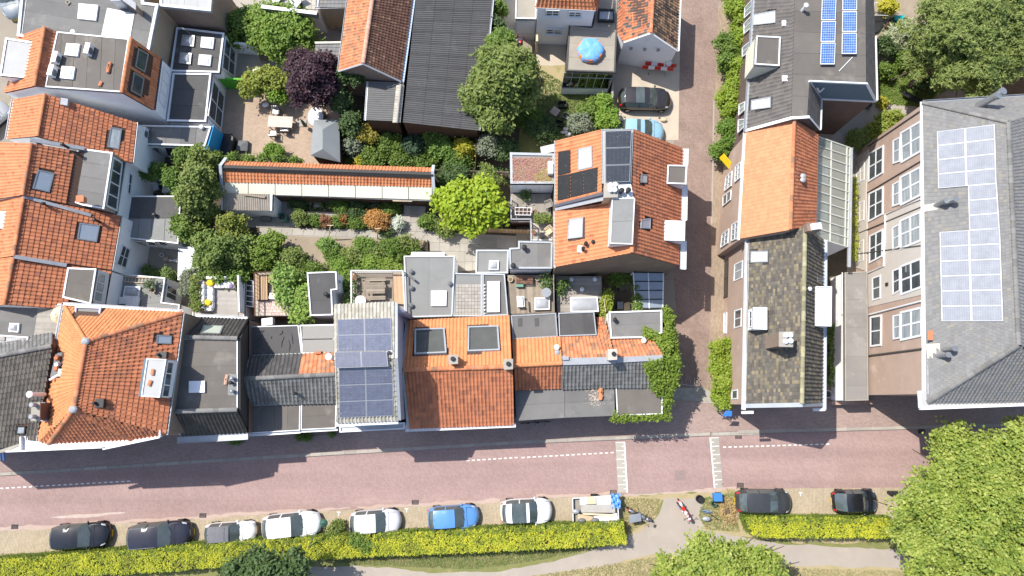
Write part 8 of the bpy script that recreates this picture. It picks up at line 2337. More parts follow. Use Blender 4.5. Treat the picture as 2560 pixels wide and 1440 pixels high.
car("black estate car, leftmost in the parked row",(126,1345),(276,1334),1.83,1.46,'wagon',paint("black",(.012,.013,.016)))
car("black-violet SUV with silver roof rails behind the black estate car",(317,1345),(480,1331),1.92,1.66,'wagon',paint("violet_black",(.022,.022,.032)),rails=True,zc=.7)
car("big white hatchback with dark side glass beside the street lamp",(653,1321),(803,1305),1.86,1.52,'hatch',paint("white",(.80,.80,.80)),group="cars")
car("silver-white small hatchback with black bonnet vents between lamp and blue car",(872,1309),(1003,1300),1.76,1.46,'hatch',paint("silver",(.62,.62,.66),.3))
car("sky blue hatchback in the middle of the parked row",(1067,1297),(1198,1288),1.72,1.48,'hatch',paint("sky_blue",(.10,.26,.55),.35))
car("white SUV with black glass roof beside the loaded trailer",(1250,1281),(1381,1275),1.84,1.6,'wagon',paint("white",(.80,.80,.80)),sunroof=(.2,.52),zc=.7)
car("dark grey car parked right of the straw heap",(1838,1253),(1980,1254),1.8,1.5,'hatch',paint("dark_grey",(.04,.042,.045),.35))
car("small black car with bright red tail lights near the big tree",(2080,1254),(2198,1252),1.7,1.46,'bubble',paint("black",(.012,.013,.016)))
car("dark brown-black car with glass sunroof in the yard by the barrier",(1545,246),(1680,249),1.82,1.56,'wagon',paint("brown_black",(.028,.023,.024),.3),sunroof=(.3,.46),zc=.7)
car("light blue car half hidden behind the orange alley house",(1543,325),(1661,329),1.76,1.5,'hatch',paint("light_blue",(.26,.45,.55),.35),sunroof=(.38,.46),zc=.6)
car("grey-blue car cut by the top left corner of the view",(16,-75),(36,45),1.75,1.5,'hatch',paint("grey_blue",(.22,.25,.28),.3))
car("grey car cut by the left edge beside the orange terraced house",(-60,330),(20,262),1.75,1.5,'hatch',paint("mid_grey",(.28,.29,.31),.3))
# rounded old car with a canvas roof
t=car("old-fashioned white car with grey canvas roof and bulging mudguards",(511,1334),(641,1326),1.5,1.55,'hatch',paint("white",(.80,.80,.80)),roof_m=mat("grey_canvas",(.17,.17,.18),(.13,.13,.14),4,.9))
mb=MB();mb.ell(Vector((1.35,.58,.48)),(.62,.2,.32),12,7);mb.build("mudguard",MATS["car_paint_white"],t,smooth=True,local=True)
mb=MB();mb.ell(Vector((1.35,-.58,.48)),(.62,.2,.32),12,7);mb.build("mudguard",MATS["car_paint_white"],t,smooth=True,local=True)
mb=MB()
for k in range(4):mb.tube([Vector((-.75+k*.32,y,1.53-abs(y)*.06))for y in(-.5,-.25,0,.25,.5)],.014,5)
mb.build("canvas_fold",mat("dark_canvas",(.09,.09,.1),None,4,.9),t,local=True)
mb=MB()
for s in(-1,1):mb.tube([Vector((1.92,s*.42,.72)),Vector((2.02,s*.42,.72))],[.09,.11],10)
mb.build("headlamp",RIM,t,local=True)
def motorbike(label,rear,front,body_m,seat_m=None,group=None,lean=.12):
 a,b=W(rear,.5),W(front,.5)
 d=b-a;L=max(1.9,min(2.2,d.length));yaw=math.atan2(d.y,d.x)
 c=(a+b)/2;c.z=0
 t=thing("motorbike",label,"motorbike",c,group,yaw)
 t.rotation_euler=(lean,0,yaw)
 def pb(mb,n,m,sm=True):return mb.build(n,m,t,smooth=sm,local=True)
 for x in(-L/2+.32,L/2-.32):
  mb=MB();mb.tube([Vector((x+.29*math.cos(q),0,.31+.29*math.sin(q)))for q in np.linspace(0,6.2832,25)],.055,8,caps=False);w=pb(mb,"wheel",TYRE)
  r=MB();r.tube([Vector((x,-.05,.31)),Vector((x,.05,.31))],.1,12)
  for k in range(5):r.bar(Vector((x,0,.31)),Vector((x+.25*math.cos(k*1.257),0,.31+.25*math.sin(k*1.257))),.03,.03,Vector((0,1,0)))
  r.build("rim",RIM,w,local=True)
 mb=MB();mb.ell(Vector((.22,0,.82)),(.32,.15,.16),12,7);pb(mb,"fuel_tank",body_m)
 mb=MB();mb.ell(Vector((-.22,0,.80)),(.36,.14,.07),12,6);pb(mb,"seat",seat_m or BLACKM)
 mb=MB();mb.ell(Vector((-.68,0,.82)),(.28,.11,.09),10,6);pb(mb,"tail",body_m)
 mb=MB();mb.ell(Vector((.02,0,.45)),(.3,.17,.2),10,6);pb(mb,"engine",GREYP)
 mb=MB();f=Vector((L/2-.32,0,.31))
 for s in(-.1,.1):mb.tube([f+Vector((0,s,0)),Vector((.48,s,.95))],.03,7)
 pb(mb,"fork",RIM)
 mb=MB();mb.tube([Vector((.36,-.4,1.0)),Vector((.46,-.2,1.02)),Vector((.48,0,1.0)),Vector((.46,.2,1.02)),Vector((.36,.4,1.0))],.02,7);pb(mb,"handlebar",BLACKM)
 for s in(-1,1):
  mb=MB();mb.ell(Vector((.44,s*.36,1.14)),(.03,.08,.05),8,5);mb.tube([Vector((.42,s*.3,1.02)),Vector((.44,s*.36,1.12))],.01,5);pb(mb,"mirror",BLACKM)
 mb=MB();mb.ell(Vector((.64,0,.85)),(.16,.15,.17),10,6);pb(mb,"fairing",body_m)
 mb=MB();mb.ell(Vector((.76,0,.84)),(.07,.09,.09),10,6);pb(mb,"headlight",HEADL)
 mb=MB();mb.ell(f+Vector((0,0,.3)),(.3,.08,.06),10,5);pb(mb,"front_mudguard",body_m)
 mb=MB();mb.tube([Vector((.1,-.17,.3)),Vector((-.4,-.2,.36)),Vector((-.85,-.2,.48))],[.03,.06,.07],8);pb(mb,"exhaust",RIM)
 mb=MB();mb.abox(-.98,-.9,-.07,.07,.72,.8);pb(mb,"tail_light",TAILL,False)
 mb=MB();mb.tube([Vector((-.05,.12,.3)),Vector((-.15,.3,.03))],.018,6);pb(mb,"side_stand",BLACKM)
 return t
motorbike("grey and black motorbike parked on dry grass beside the trailer",C4(1020,815),C4(1275,940),mat("bike_grey",(.30,.31,.34),None,3,.3,metal=.4))
motorbike("red and white motorbike at the right side of the path",C4(1500,745),C4(1620,955),mat("bike_red",(.60,.02,.03),(.75,.70,.70),2.2,.25,contrast=.04),RED)
# ------------------------------------------------------------------ small things in streets and gardens
# trailer loaded with boards
q=[C4(545,740),C4(945,715),C4(960,955),C4(550,965)]
z=.75
qa=ccw([W(p,z)for p in q]);c=sum(qa,Vector((0,0,0)))/4
t=thing("trailer","open pale trailer heaped with boards next to the white SUV","trailer",Vector((c.x,c.y,0)))
mb=MB();mb.slab([p-Vector((0,0,.2))for p in qa],Vector((0,0,1)),.08);mb.build("bed",WOODG,t)
for i in range(4):
 mb=MB();mb.bar(qa[i]-Vector((0,0,.05)),qa[(i+1)%4]-Vector((0,0,.05)),.05,.4,ext=-.03 if i%2 else .025);mb.build("side_board",WHITE,t)
X_,Y_=(qa[1]-qa[0]).normalized(),(qa[3]-qa[0]).normalized()
for s in(-1,1):
 k=c+Y_*s*((qa[3]-qa[0]).length/2+.1);k.z=.3
 mb=MB();mb.tube([k-Y_*.09,k+Y_*.09],.3,16);mb.build("wheel",TYRE,t)
mb=MB();mb.bar(c-X_*1.7-Vector((0,0,.35)),c+X_*2.1-Vector((0,0,.35)),.08,.1);mb.build("drawbar",GREYM,t)
for i,(px,m,zz,l)in enumerate((([(610,735),(670,728),(672,795),(612,800)],FABW,.88,"white board at the upper left of the trailer load"),([(672,727),(755,722),(757,792),(674,795)],WOODL,.90,"light plywood square in the trailer load"),([(760,722),(895,715),(898,800),(762,802)],WHITE,.88,"large white board at the upper right of the trailer load"),([(620,800),(925,795),(930,872),(622,868)],mat("grey_board",(.42,.39,.35),(.33,.31,.28),2,.85),.98,"long grey board across the trailer load"),([(640,872),(925,885),(925,902),(640,888)],WOODL,1.05,"narrow timber lath on the trailer load"),([(735,905),(945,875),(955,945),(740,950)],FABW,.9,"white board at the lower right of the trailer load"),([(590,880),(730,905),(725,960),(592,930)],mat("cardboard",(.50,.38,.25),None,2,.9),.92,"crumpled cardboard at the lower left of the trailer load"))):
 pts=ccw([W(C4(*k),zz)for k in px]);mb=MB();mb.slab([p+Vector((0,0,random.uniform(-.03,.03)))for p in pts],Vector((0,0,1)),.05);mb.build("board",m,top=(l,"board"))
for x,y,l in((630,942,"dark grey bag on the trailer load, left one"),(748,938,"dark grey bag on the trailer load, right one"),(575,860,"clear plastic sack at the left end of the trailer load")):
 mb=MB();mb.ell(W(C4(x,y),.92),(.32,.2,.16),10,6);mb.build("bag",GREYP if x>600 else ZINC,top=(l,"bag"),smooth=True)
c=W(C4(932,765),.95);mb=MB();n=9
vs=[c+Vector(((i/n-.5)*.75,(j/n-.5)*1.1,.12*math.sin(i*1.9+j)+.1*math.cos(j*1.7-i*.8)))for j in range(n+1)for i in range(n+1)]
vs+=[p-Vector((0,0,.05))for p in vs]
fs=[[j*(n+1)+i,j*(n+1)+i+1,(j+1)*(n+1)+i+1,(j+1)*(n+1)+i]for j in range(n)for i in range(n)];m_=(n+1)**2
fs+=[[m_+k for k in f[::-1]]for f in fs]
mb.mesh(vs,fs);mb.build("tarpaulin",BLUET,top=("crumpled blue tarpaulin at the upper right of the trailer","tarpaulin"))
mb=MB();p1,p2=W(C4(1165,915),.55),W(C4(1275,985),.5);mb.bar(p1,p2,.25,.04);mb.bar(p1,Vector((p1 .x,p1 .y,0)),.06,.06,Vector((0,1,0)));mb.bar(p2,Vector((p2 .x,p2 .y,0)),.06,.06,Vector((0,1,0)));mb.build("plank_trestle",WOOD,top=("brown plank on two posts beside the grey motorbike","trestle"))
def sign_panel(name,label,a,b,h0,w,m,posts=True,tilt=.3,cat="sign",letters=None):
 A,B=W(a,h0),W(b,h0);d=(B-A).normalized();s=Vector((-d.y,d.x,0));u=Vector((0,0,1))*math.cos(tilt)+s*math.sin(tilt)
 t=thing(name,label,cat,Vector(((A.x+B.x)/2,(A.y+B.y)/2,0)))
 mb=MB();mb.prism([A,B,B+u*w,A+u*w],[p-d.cross(u).normalized()*.04 for p in(A,B,B+u*w,A+u*w)]);mb.build("panel",m,t)
 if posts:
  mb=MB()
  for p in(A+d*.15,B-d*.15):mb.tube([Vector((p.x,p.y,0)),p+u*.1],.035,8)
  mb.build("posts",GREYM,t)
 return t
sign_panel("information_sign","grey information panel on posts beside the grey motorbike",C4(1060,965),C4(1165,945),.9,.7,ZINC,tilt=1.1)
# round sign plates on a pole
base=W(C4(1985,985),0)
t=thing("traffic_sign","two blue-grey sign plates on a curved pole beside the straw heap","sign",W(C4(1765,900),0))
c1=W(C4(1755,868),2.3);b0=Vector((c1 .x+.12,c1 .y+.05,0))
mb=MB();mb.tube([b0,b0+Vector((0,0,2.5))],.04,8);mb.build("pole",GREYM,t)
for zz,n in((2.3,"upper"),(1.6,"lower")):
 k=Vector((b0 .x,b0 .y-.05,zz));mb=MB();mb.tube([k,k+Vector((.0,-.03,.012))],.32,20);mb.build("sign_plate",mat("blue_sign_face",(.22,.32,.48),None,2,.4),t)
# bins by the path
def bin_(label,px,z,w,h,m,name="wheelie_bin",cat="bin",lid=None):
 c=W(px,z+h);c.z=z;t=thing(name,label,cat,c)
 mb=MB();mb.prism([c+Vector((sx*w,sy*w,h))for sx,sy in((-1,-1),(1,-1),(1,1),(-1,1))],[c+Vector((sx*w*.8,sy*w*.8,.04))for sx,sy in((-1,-1),(1,-1),(1,1),(-1,1))]);mb.build("body",m,t)
 mb=MB();q=[c+Vector((sx*w*1.08,sy*w*1.08,h+.03))for sx,sy in((-1,-1),(1,-1),(1,1),(-1,1))]
 mb.prism([p+Vector((0,0,.05))-(p-c)*.12 for p in q],q);mb.build("lid",lid or m,t)
 mb=MB();mb.tube([c+Vector((-w*.8,w*1.15,h)),c+Vector((w*.8,w*1.15,h))],.025,6);mb.build("handle",BLACKM,t)
 return t
BB=mat("blue_bin_plastic",(.05,.20,.55),(.045,.18,.5),2,.4)
bin_("bright blue bin on the grass left of the dark grey car",C4(1855,730),0,.3,.8,BB)
barrel("black open tub on the grass beside the red motorbike",C4(1692,748),0,.3,.35,BLACKM,"tub","tub")
barrel("green-grey lidded bucket below the bright blue bin",C4(1822,790),0,.24,.35,GREENM,"bucket","bucket")
mb=MB();p=W(C4(1750,925),.3);mb.ell(p,(.36,.2,.16),10,6);mb.build("watering_can",ZINC,top=("grey container lying on the grass below the sign plates","container"),smooth=True)
mb=MB()
c=W(C4(1928,850),0)
for k in range(260):
 a,r=random.uniform(0,6.28),abs(random.gauss(0,.45))+.25;p=c+Vector((r*math.cos(a),r*1.25*math.sin(a),.06+.28*max(0,1-abs(r-.5))));b=random.uniform(0,6.28);mb.bar(p,p+Vector((.28*math.cos(b),.28*math.sin(b),random.uniform(-.05,.08))),.02,.02)
mb.build("straw_heap",mat("straw",(.50,.34,.16),(.38,.24,.11),5,.9,rnd=.3),top=("ring of cut straw and twigs behind the dark grey car","straw",None,"stuff"))
mb=MB();mb.tube([c,c+Vector((0,0,.35))],[.22,.17],12);mb.build("tree_stump",mat("stump_wood",(.12,.09,.07),None,5,.9),top=("dark tree stump in the straw ring","stump"))
# street lamp
b0=W((803,1346),0);hd=W((809,1308),3.6)
t=thing("street_lamp","green street lamp with curved arm between the white and silver cars","street lamp",b0)
mb=MB();mb.tube([b0,b0+Vector((0,0,.5)),b0+Vector((0,0,2.8))],[.09,.06,.045],10);mb.build("post",GREENM,t)
pt=b0+Vector((0,0,2.8));mb=MB();mb.tube([pt,pt+Vector((.02,.02,.7)),(pt+hd)/2+Vector((0,0,.9)),hd+Vector((0,0,.5)),hd+Vector((0,0,.2))],.035,8);mb.build("arm",GREENM,t)
mb=MB();mb.tube([hd+Vector((0,0,.2)),hd+Vector((0,0,.12)),hd,hd-Vector((0,0,.03))],[.06,.2,.30,.30],16);mb.build("shade",GREENM,t)
mb=MB();mb.ell(hd-Vector((0,0,.06)),(.16,.16,.12),12,6);mb.build("globe",DOME,t)
# drains and covers
for px,w,l in((A4(132,997),1,"street drain near the black estate car"),(A4(1825,895),1,"street drain above the canvas-roofed car"),(B4(1433,776),1,"street drain above the blue car"),(C4(912,686),1,"street drain above the trailer"),(C4(2055,622),1,"street drain beside the dark grey car"),(C4(2038,185),1,"street drain at the kerb right of the alley mouth"),(D5(1453,138),1,"street drain in the shade near the big tree")):
 c=W(px,.02);c.z=0.006;t=thing("street_drain",l,"drain",c,"street drains along the kerbs")
 mb=MB();
 for k in range(6):mb.box(c+Vector((-.2+.08*k,0,.012)),Vector((.022,0,0)),Vector((.01,.14,0)),Vector((0,0,.008)))
 mb.build("grate",BLACKM,t)
 mb=MB();ring(mb,[c+Vector(k)for k in((-.27,-.18,0),(.27,-.18,0),(.27,.18,0),(-.27,.18,0))],.035,c.z,c.z+.022);mb.build("rim",mat("drain_iron",(.09,.08,.075),None,4,.7),t)
mb=MB();mb.slab(ccw([W(C4(*k),.02)for k in((1462,490),(1558,485),(1560,575),(1466,578))]),Vector((0,0,1)),.012);mb.build("manhole_cover",mat("worn_iron_cover",(.27,.20,.185),(.22,.165,.15),3,.8),top=("square grey cover in the road between the two ramps","manhole cover"))
for x,y,l in((1215,470,None),):
 pass
# alley mouth: bike rack and blue cone sign
a,b=W(C3(1715,935),.35),W(C3(1925,960),.35)
t=thing("bike_rack","pale bicycle rack with five uprights at the alley mouth","bike rack",Vector(((a.x+b.x)/2,(a.y+b.y)/2,0)))
mb=MB();mb.tube([a,b],.035,7);mb.build("rail",GREYM,t)
for k in range(5):
 p=a+(b-a)*(.12+.19*k);mb=MB();l=[.45,.6,.4,.62,.42][k];mb.tube([Vector((p.x,p.y,.0)),p,p+Vector((0,l,.05)),p+Vector((0,l,-.33))],.025,6);mb.build("hoop",GREYM,t)
pb=W((1790,1028),0)
t=thing("street_sign","blue sign plate on a pole at the corner of the ochre-tiled house","sign",pb)
tp=W((1816,1034),2.1);mb=MB();mb.tube([Vector((tp.x-.1,tp.y+.05,0)),Vector((tp.x-.1,tp.y+.05,2.3))],.035,8);mb.build("pole",GREYM,t)
mb=MB();mb.prism([tp+Vector(k)for k in((-.38,-.2,.1),(.38,-.2,.1),(.38,.2,.25),(-.1,.24,.25))],[tp+Vector(k)for k in((-.38,-.22,.04),(.38,-.22,.04),(.38,.18,.19),(-.1,.22,.19))]);mb.build("sign_plate",BB,t)
# yellow sign on the wall in the alley
a,b=W(D2(95,165),2.4),W(D2(185,270),2.4);s=Vector((-(b-a).y,(b-a).x,0)).normalized()*.28
t=thing("route_sign","yellow route sign sticking out from the alley wall","sign",(a+b)/2-Vector((0,0,2.4)))
mb=MB();mb.prism([a+s*.5,b+s*.5,b-s*.5-Vector((0,0,.45)),a-s*.5-Vector((0,0,.45))],[p-Vector((.03,.03,.03))for p in(a+s*.5,b+s*.5,b-s*.5-Vector((0,0,.45)),a-s*.5-Vector((0,0,.45)))]);mb.build("sign_plate",mat("yellow_sign_face",(.80,.50,.02),None,2,.4),t)
mb=MB();mb.tube([(a+b)/2+Vector((0,0,-.3)),(a+b)/2+Vector((.5,.1,-.3))],.03,6);mb.build("bracket",GREYM,t)
# striped barrier
t=thing("road_barrier","red and white striped barrier in front of the white barn","barrier",W(C1(1440,680),0))
def striped(a,b,n,z0,z1):
 A,B=W(a,z1),W(b,z1)
 for k in range(n):
  p,q=A+(B-A)*(k/n),A+(B-A)*((k+1)/n);o=Vector((0,-.03,0))
  lo=Vector((0,-(z1-z0)*.45,-(z1-z0)))
  mb=MB();mb.prism([p,q,q+lo,p+lo],[r-o for r in(p,q,q+lo,p+lo)]);mb.build("barrier_stripe",RED if k%2==0 else WHITE,t)
striped(C1(1345,558),C1(1625,580),5,.95,1.25);striped(C1(1318,590),C1(1600,612),5,.75,1.05)
mb=MB()
for x,y in((1372,600),(1520,612)):
 for dy in(-30,75):p=W(C1(x,y),.9);g=W(C1(x,y+dy),0);mb.tube([p,g],.035,7)
mb.build("legs",GREYM,t)
c=W(C1(1555,575),1.5);mb=MB();mb.tube([c,c+Vector((0,-.03,.02))],.3,18);mb.build("round_sign",WHITE,t)
mb=MB();mb.tube([c+Vector((.22*math.cos(a)*1.1,-.035+.22*math.sin(a)*.6*0,.24*math.sin(a)))if False else c+Vector((.27*math.cos(a),.22*math.sin(a),.03+.16*math.sin(a)))for a in np.linspace(0,6.28,21)],.035,6);mb.build("sign_ring",RED,t)
c=W(C1(1578,545),1.7);mb=MB();mb.tube([c,c+Vector((0,.03,.02))],.3,18);mb.build("round_sign",GREYM,t)
garden_wall("yard_wall","low grey wall between the yard and the overgrown garden",(1535,190),(1526,285),1.3,CONC,.18)
mb=MB();mb.ell(W(C1(1510,1080),.15),(.3,.18,.15),8,5);mb.build("garden_bag",WOODL,top=("straw-coloured bag lying in the yard above the light blue car","bag"))
# white house garden
def simple_table(label,px,z,w,l,m,h=.74,yaw=0.0,boards=5,name="garden_table",cat="table"):
 c=W(px,z+h);c.z=z;t=thing(name,label,cat,c,None,yaw)
 for k in range(boards):
  y=-w/2+w*(k+.5)/boards;mb=MB();mb.abox(-l/2,l/2,y-w/boards*.46,y+w/boards*.46,h-.04,h);mb.build("table_board",m,t,local=True)
 mb=MB()
 for x in(-1,1):
  for y in(-1,1):mb.abox(x*l*.45-.035,x*l*.45+.035,y*w*.42-.035,y*w*.42+.035,0,h-.05)
 mb.build("legs",m,t,local=True)
 return t
def chair(label,px,z,m,yaw=0.0,fm=None,group=None,name="garden_chair",h=.45,s=.26):
 c=W(px,z+h);c.z=z;t=thing(name,label,"chair",c,group,yaw)
 mb=MB();mb.abox(-s,s,-s,s,h-.04,h);mb.build("seat",m,t,local=True)
 mb=MB();mb.prism([Vector((-s,s,h+.45)),Vector((s,s,h+.45)),Vector((s,s+.04,h+.45)),Vector((-s,s+.04,h+.45))],[Vector((-s,s-.06,h)),Vector((s,s-.06,h)),Vector((s,s-.02,h)),Vector((-s,s-.02,h))]);mb.build("backrest",m,t,local=True)
 mb=MB()
 for x in(-1,1):
  for y in(-1,1):mb.abox(x*s-.02,x*s+.02,y*s-.02,y*s+.02,0,h+.18)
  mb.abox(x*(s+.03)-.025,x*(s+.03)+.025,-s,s,h+.18,h+.22)
 for y in(-1,1):mb.abox(-s,s,y*s-.015,y*s+.015,h-.08,h-.05)
 mb.build("frame",fm or m,t,local=True)
 return t
simple_table("weathered wooden bench table in the yard left of the flat roof annex",C1(283,420),0,.8,1.2,WOOD,yaw=math.pi/2)
chair("red and white folding chair beside the weathered bench table",C1(215,355),0,mat("red_white_fabric",(.62,.05,.05),(.78,.76,.74),4,.7,contrast=.05),.8)
mb=MB();p=C1(365,300,1.0);mb.abox(p.x-.09,p.x+.09,p.y-1.3,p.y+.6,0,2.0);mb.build("timber_partition",WOODL,top=("pale timber partition by the white house door","partition"))
def crate(label,px,z,w,l,h,m,yaw=0.0,open_=True,name="crate"):
 c=W(px,z+h);c.z=z;t=thing(name,label,"crate",c,None,yaw)
 mb=MB();mb.abox(-l/2,l/2,-w/2,w/2,.01,.05);mb.build("floor",m,t,local=True)
 for x0,x1,y0,y1 in((-l/2,l/2,-w/2,-w/2+.03),(-l/2,l/2,w/2-.03,w/2),(-l/2,-l/2+.03,-w/2+.031,w/2-.031),(l/2-.03,l/2,-w/2+.031,w/2-.031)):
  mb=MB();mb.abox(x0,x1,y0,y1,.03,h);mb.build("side",m,t,local=True)
 return t
crate("black crate on the rough grass, topmost of three",C1(598,935),0,.55,.75,.4,BLACKM,.1)
crate("black crate on the rough grass beside the wooden box lid",C1(640,1045),0,.5,.75,.4,GREYP,-.5)
crate("black crate on the rough grass, lowest of three",C1(568,1105),0,.5,.7,.4,BLACKM,-.3)
mb=MB();p=W(C1(530,1008),.35);mb.box(p,Vector((.28,-.2,0)),Vector((.2,.28,0)),Vector((0,0,.17)));mb.build("wooden_box",mat("box_lid",(.42,.33,.28),None,3,.8),top=("square brown box between the black crates","box"))
for k,(x,y,l)in enumerate(((700,1110,"pile of white building rubbish bags, upper heap"),(640,1180,"pile of white building rubbish bags, lower heap"))):
 mb=MB()
 for j in range(7):mb.ell(W(C1(x+random.uniform(-50,50),y+random.uniform(-40,40)),.15),(random.uniform(.15,.3),random.uniform(.12,.22),.14),7,5)
 mb.build("rubbish_bags",mat("dirty_white_plastic",(.62,.62,.62),(.5,.5,.52),3,.6),top=(l,"rubbish",None,"stuff"))
mb=MB();p=W(C1(460,1340),.6);mb.prism([p+Vector(k)for k in((-.6,.1,.2),(.62,.4,.2),(.62,-.2,-.1),(-.5,-.45,-.1))],[p+Vector(k)for k in((-.6,.1,.16),(.62,.4,.16),(.62,-.2,-.14),(-.5,-.45,-.14))])
mb.build("banner_board",FABW,top=("white printed board leaning behind the sedum annex","board"))
fence("wooden fence between planted strip and buddleia garden",(1192,330),(1188,420),1.6,WOODD)
fence("wooden fence behind the sedum annex and magnolia",(1088,424),(1272,430),1.5,WOOD)
fence("tan wooden fence south of the magnolia",(1200,570),(1325,575),1.3,WOODT)
fence("brown fence along the pine garden's right side",(2560,70),(2575,250),1.8,WOODD)
fence("wooden boundary fence below the small blue-walled extension",(343,419),(455,417),1.8,WOOD)
# patio furniture
simple_table("long pale wooden table on the brick patio",B1(290,1095),0,1.0,2.1,mat("pale_oak",(.58,.53,.46),(.50,.45,.39),3,.7,rnd=.06),yaw=-.05,boards=6)
for x,y,yw,l in((250,1000,0,"grey garden chair above the long patio table"),(228,1205,math.pi,"grey garden chair below the long patio table, left one"),(335,1165,math.pi,"grey garden chair tucked under the long patio table")):
 chair(l,B1(x,y),0,GREYM,yw,BLACKM)
parasol("closed green parasol beside the long patio table",B1(440,1030),0,.5,GREENM,True,1.7,(.35,-.45))
b=MB();p=W(B1(480,1110),.06);b.abox(p.x-.45,p.x+.45,p.y-.3,p.y+.3,0,.08);b.build("parasol_slab",CONC,top=("grey paving slab foot under the closed green parasol","slab"))
c=W(B1(612,1050),.35)
t=thing("bath_tub","white oval tub standing on the patio left of the tent roof","tub",Vector((c.x,c.y,0)))
mb=MB();mb.ell(Vector((c.x,c.y,.36)),(.72,.95,.12),20,6);mb.build("cover",WHITEP,t,smooth=True)
mb=MB();mb.tube([Vector((c.x,c.y,0)),Vector((c.x,c.y,.34))],[.66,.72],24);mb.build("body",mat("pale_blue_plastic",(.5,.6,.75),None,2,.4),t)
# tent roof shed
h=house("garden_pavilion","grey hipped tent-roof pavilion at the end of the patio",(815,350),"pavilion")
FB=mat("grey_tent_felt",(.25,.265,.27),(.21,.225,.23),1,.8)
e=[B1(590,1080,2.1),B1(820,1075,2.1),B1(830,1460,2.1),B1(560,1400,2.1)];r0,r1=B1(672,1165,2.9),B1(672,1340,2.9)
for q in([e[0],e[1],r0],[e[1],e[2],r1,r0],[e[2],e[3],r1],[e[3],e[0],r0,r1]):
 c_,n_=plane_of(q);mb=MB();mb.slab(ccw(q),n_,.05);mb.build("roof",FB,h)
walls(h,[B1(600,1090,2.05),B1(810,1085,2.05),B1(820,1445,2.05),B1(575,1390,2.05)],WOODD)
c=W((565,362),.9);t=thing("hot_tub","black covered hot tub next to the bright blue wall","hot tub",Vector((c.x,c.y,0)))
q=ccw([W(A1(*k),.85)for k in((1985,1200),(2090,1205),(2108,1240),(2075,1395),(1945,1395))]);mb=MB();i_=inset(q,.08)
mb.prism([p+Vector((0,0,.06))for p in i_],q);mb.prism(q,[Vector((p.x,p.y,.7))for p in q]);mb.build("cover",BLACKM,t)
q2=inset(q,.06);mb=MB();mb.prism([Vector((p.x,p.y,.7))for p in q2],[Vector((p.x,p.y,0))for p in q2]);mb.build("body",WOODD,t)
c=W(A1(2180,1310),.4);t=thing("covered_fire_pit","square grey pyramid cover on the patio right of the hot tub","cover",Vector((c.x,c.y,0)))
mb=MB();s=.46;q=[Vector((c.x+a*s,c.y+b*s,.4))for a,b in((-1,-1),(1,-1),(1,1),(-1,1))];ap=Vector((c.x,c.y,.6))
mb.mesh(q+[ap],[[0,1,4],[1,2,4],[2,3,4],[3,0,4]]);mb.build("lid",GREYP,t)
mb=MB();mb.prism(q,[Vector((p.x,p.y,0))for p in q]);mb.build("body",GREYP,t)
for x,y,l in((60,640,"white round boulder lamp by the yellowish shrub, left one"),(85,625,"white round boulder lamp by the yellowish shrub, right one"),(150,945,"white hydrangea ball at the patio edge, left one"),(170,940,"white hydrangea ball at the patio edge, right one")):
 mb=MB();mb.ell(W(B1(x,y),.4),(.2,.2,.18),12,8);mb.build("garden_ball",FABW,top=(l,"ball"),smooth=True)
mb=MB();p=W(B1(20,430),.6);mb.prism([p+Vector(k)for k in((-.6,.3,.1),(.5,.4,.15),(.8,-.2,0),(-.5,-.5,0))],[p+Vector(k)for k in((-.6,.3,0),(.5,.4,.05),(.8,-.2,-.1),(-.5,-.5,-.1))]);mb.build("white_cover",FABW,top=("white sheet over garden furniture beside the big fresh green shrub","cover"))
chair("round-backed wicker garden chair beside the white sheet",B1(135,515),0,WOOD,.3,group=None)
chair("grey-green plastic garden armchair beside the long barn",B1(830,240),0,mat("grey_green_plastic",(.22,.26,.24),None,2,.5),.1)
# courtyard things on the left
simple_table("white garden table in the shaded courtyard",A2(1500,330),0,.7,.75,WHITEP,boards=1)
chair("white plastic chair in the shaded courtyard",A2(1400,315),0,WHITEP,.2)
mb=MB();p=W(A2(1290,275),.4);mb.abox(p.x-.4,p.x+.4,p.y-.3,p.y+.3,0,.5);mb.build("dark_chest",BLACKM,top=("dark chest in the shaded courtyard","chest"))
barrel("round white bucket in the small courtyard below the pale garden room",A2(1452,925),0,.16,.3,WHITEP,"bucket","bucket")
mb=MB();p=W(A2(1495,965),.4);mb.ell(p,(.28,.26,.3),9,6);mb.build("covered_barbecue",WOODG,top=("beige covered barbecue in the small courtyard","barbecue"))
mb=MB()
for k in range(3):mb.bar(W(A2(1520,985-k*8),.3+.05*k),W(A2(1595,965+k*12),.35+.05*k),.1,.04)
mb.build("timber_pile",WHITE,top=("white planks lying in the small courtyard","planks"))
T("bush at the lower end of the small courtyard",[(375,680,16,.8,.7),(425,690,18,1,.8),(395,690,12,.7,.6)],((.09,.15,.03),(.15,.22,.05)),name="shrub",cat="shrub",leaf=.1)
# lattice table and deck things
t=thing("lattice_table","white-framed lattice table on the wooden balcony deck","table",W(C2(460,680),2.75))
q=ccw([W(C2(*k),3.45)for k in((388,642),(536,645),(530,715),(386,712))]);mb=MB();ring(mb,q,.05,3.4,3.47);mb.build("frame",WHITE,t)
for k in range(1,4):mb=MB();mb.bar(bil(q,k/4,0),bil(q,k/4,1),.03,.03);mb.build("lattice_bar",WHITE,t)
mb=MB();mb.bar(bil(q,0,.5),bil(q,1,.5),.03,.034);mb.build("lattice_bar",WHITE,t)
mb=MB();mb.slab([p-Vector((0,0,.06))for p in q],Vector((0,0,1)),.03);mb.build("shelf",WOODD,t)
pot("wooden tub beside the lattice table",C2(568,690),2.75,.22,.3,WOOD)
pot("leafy pot under the white annex wall on the balcony deck",C2(478,548),2.75,.2,.3,BLUEP,160)
chair("dark folding chair on the balcony deck's right side",C2(688,615),2.75,WOODG,-1.2)
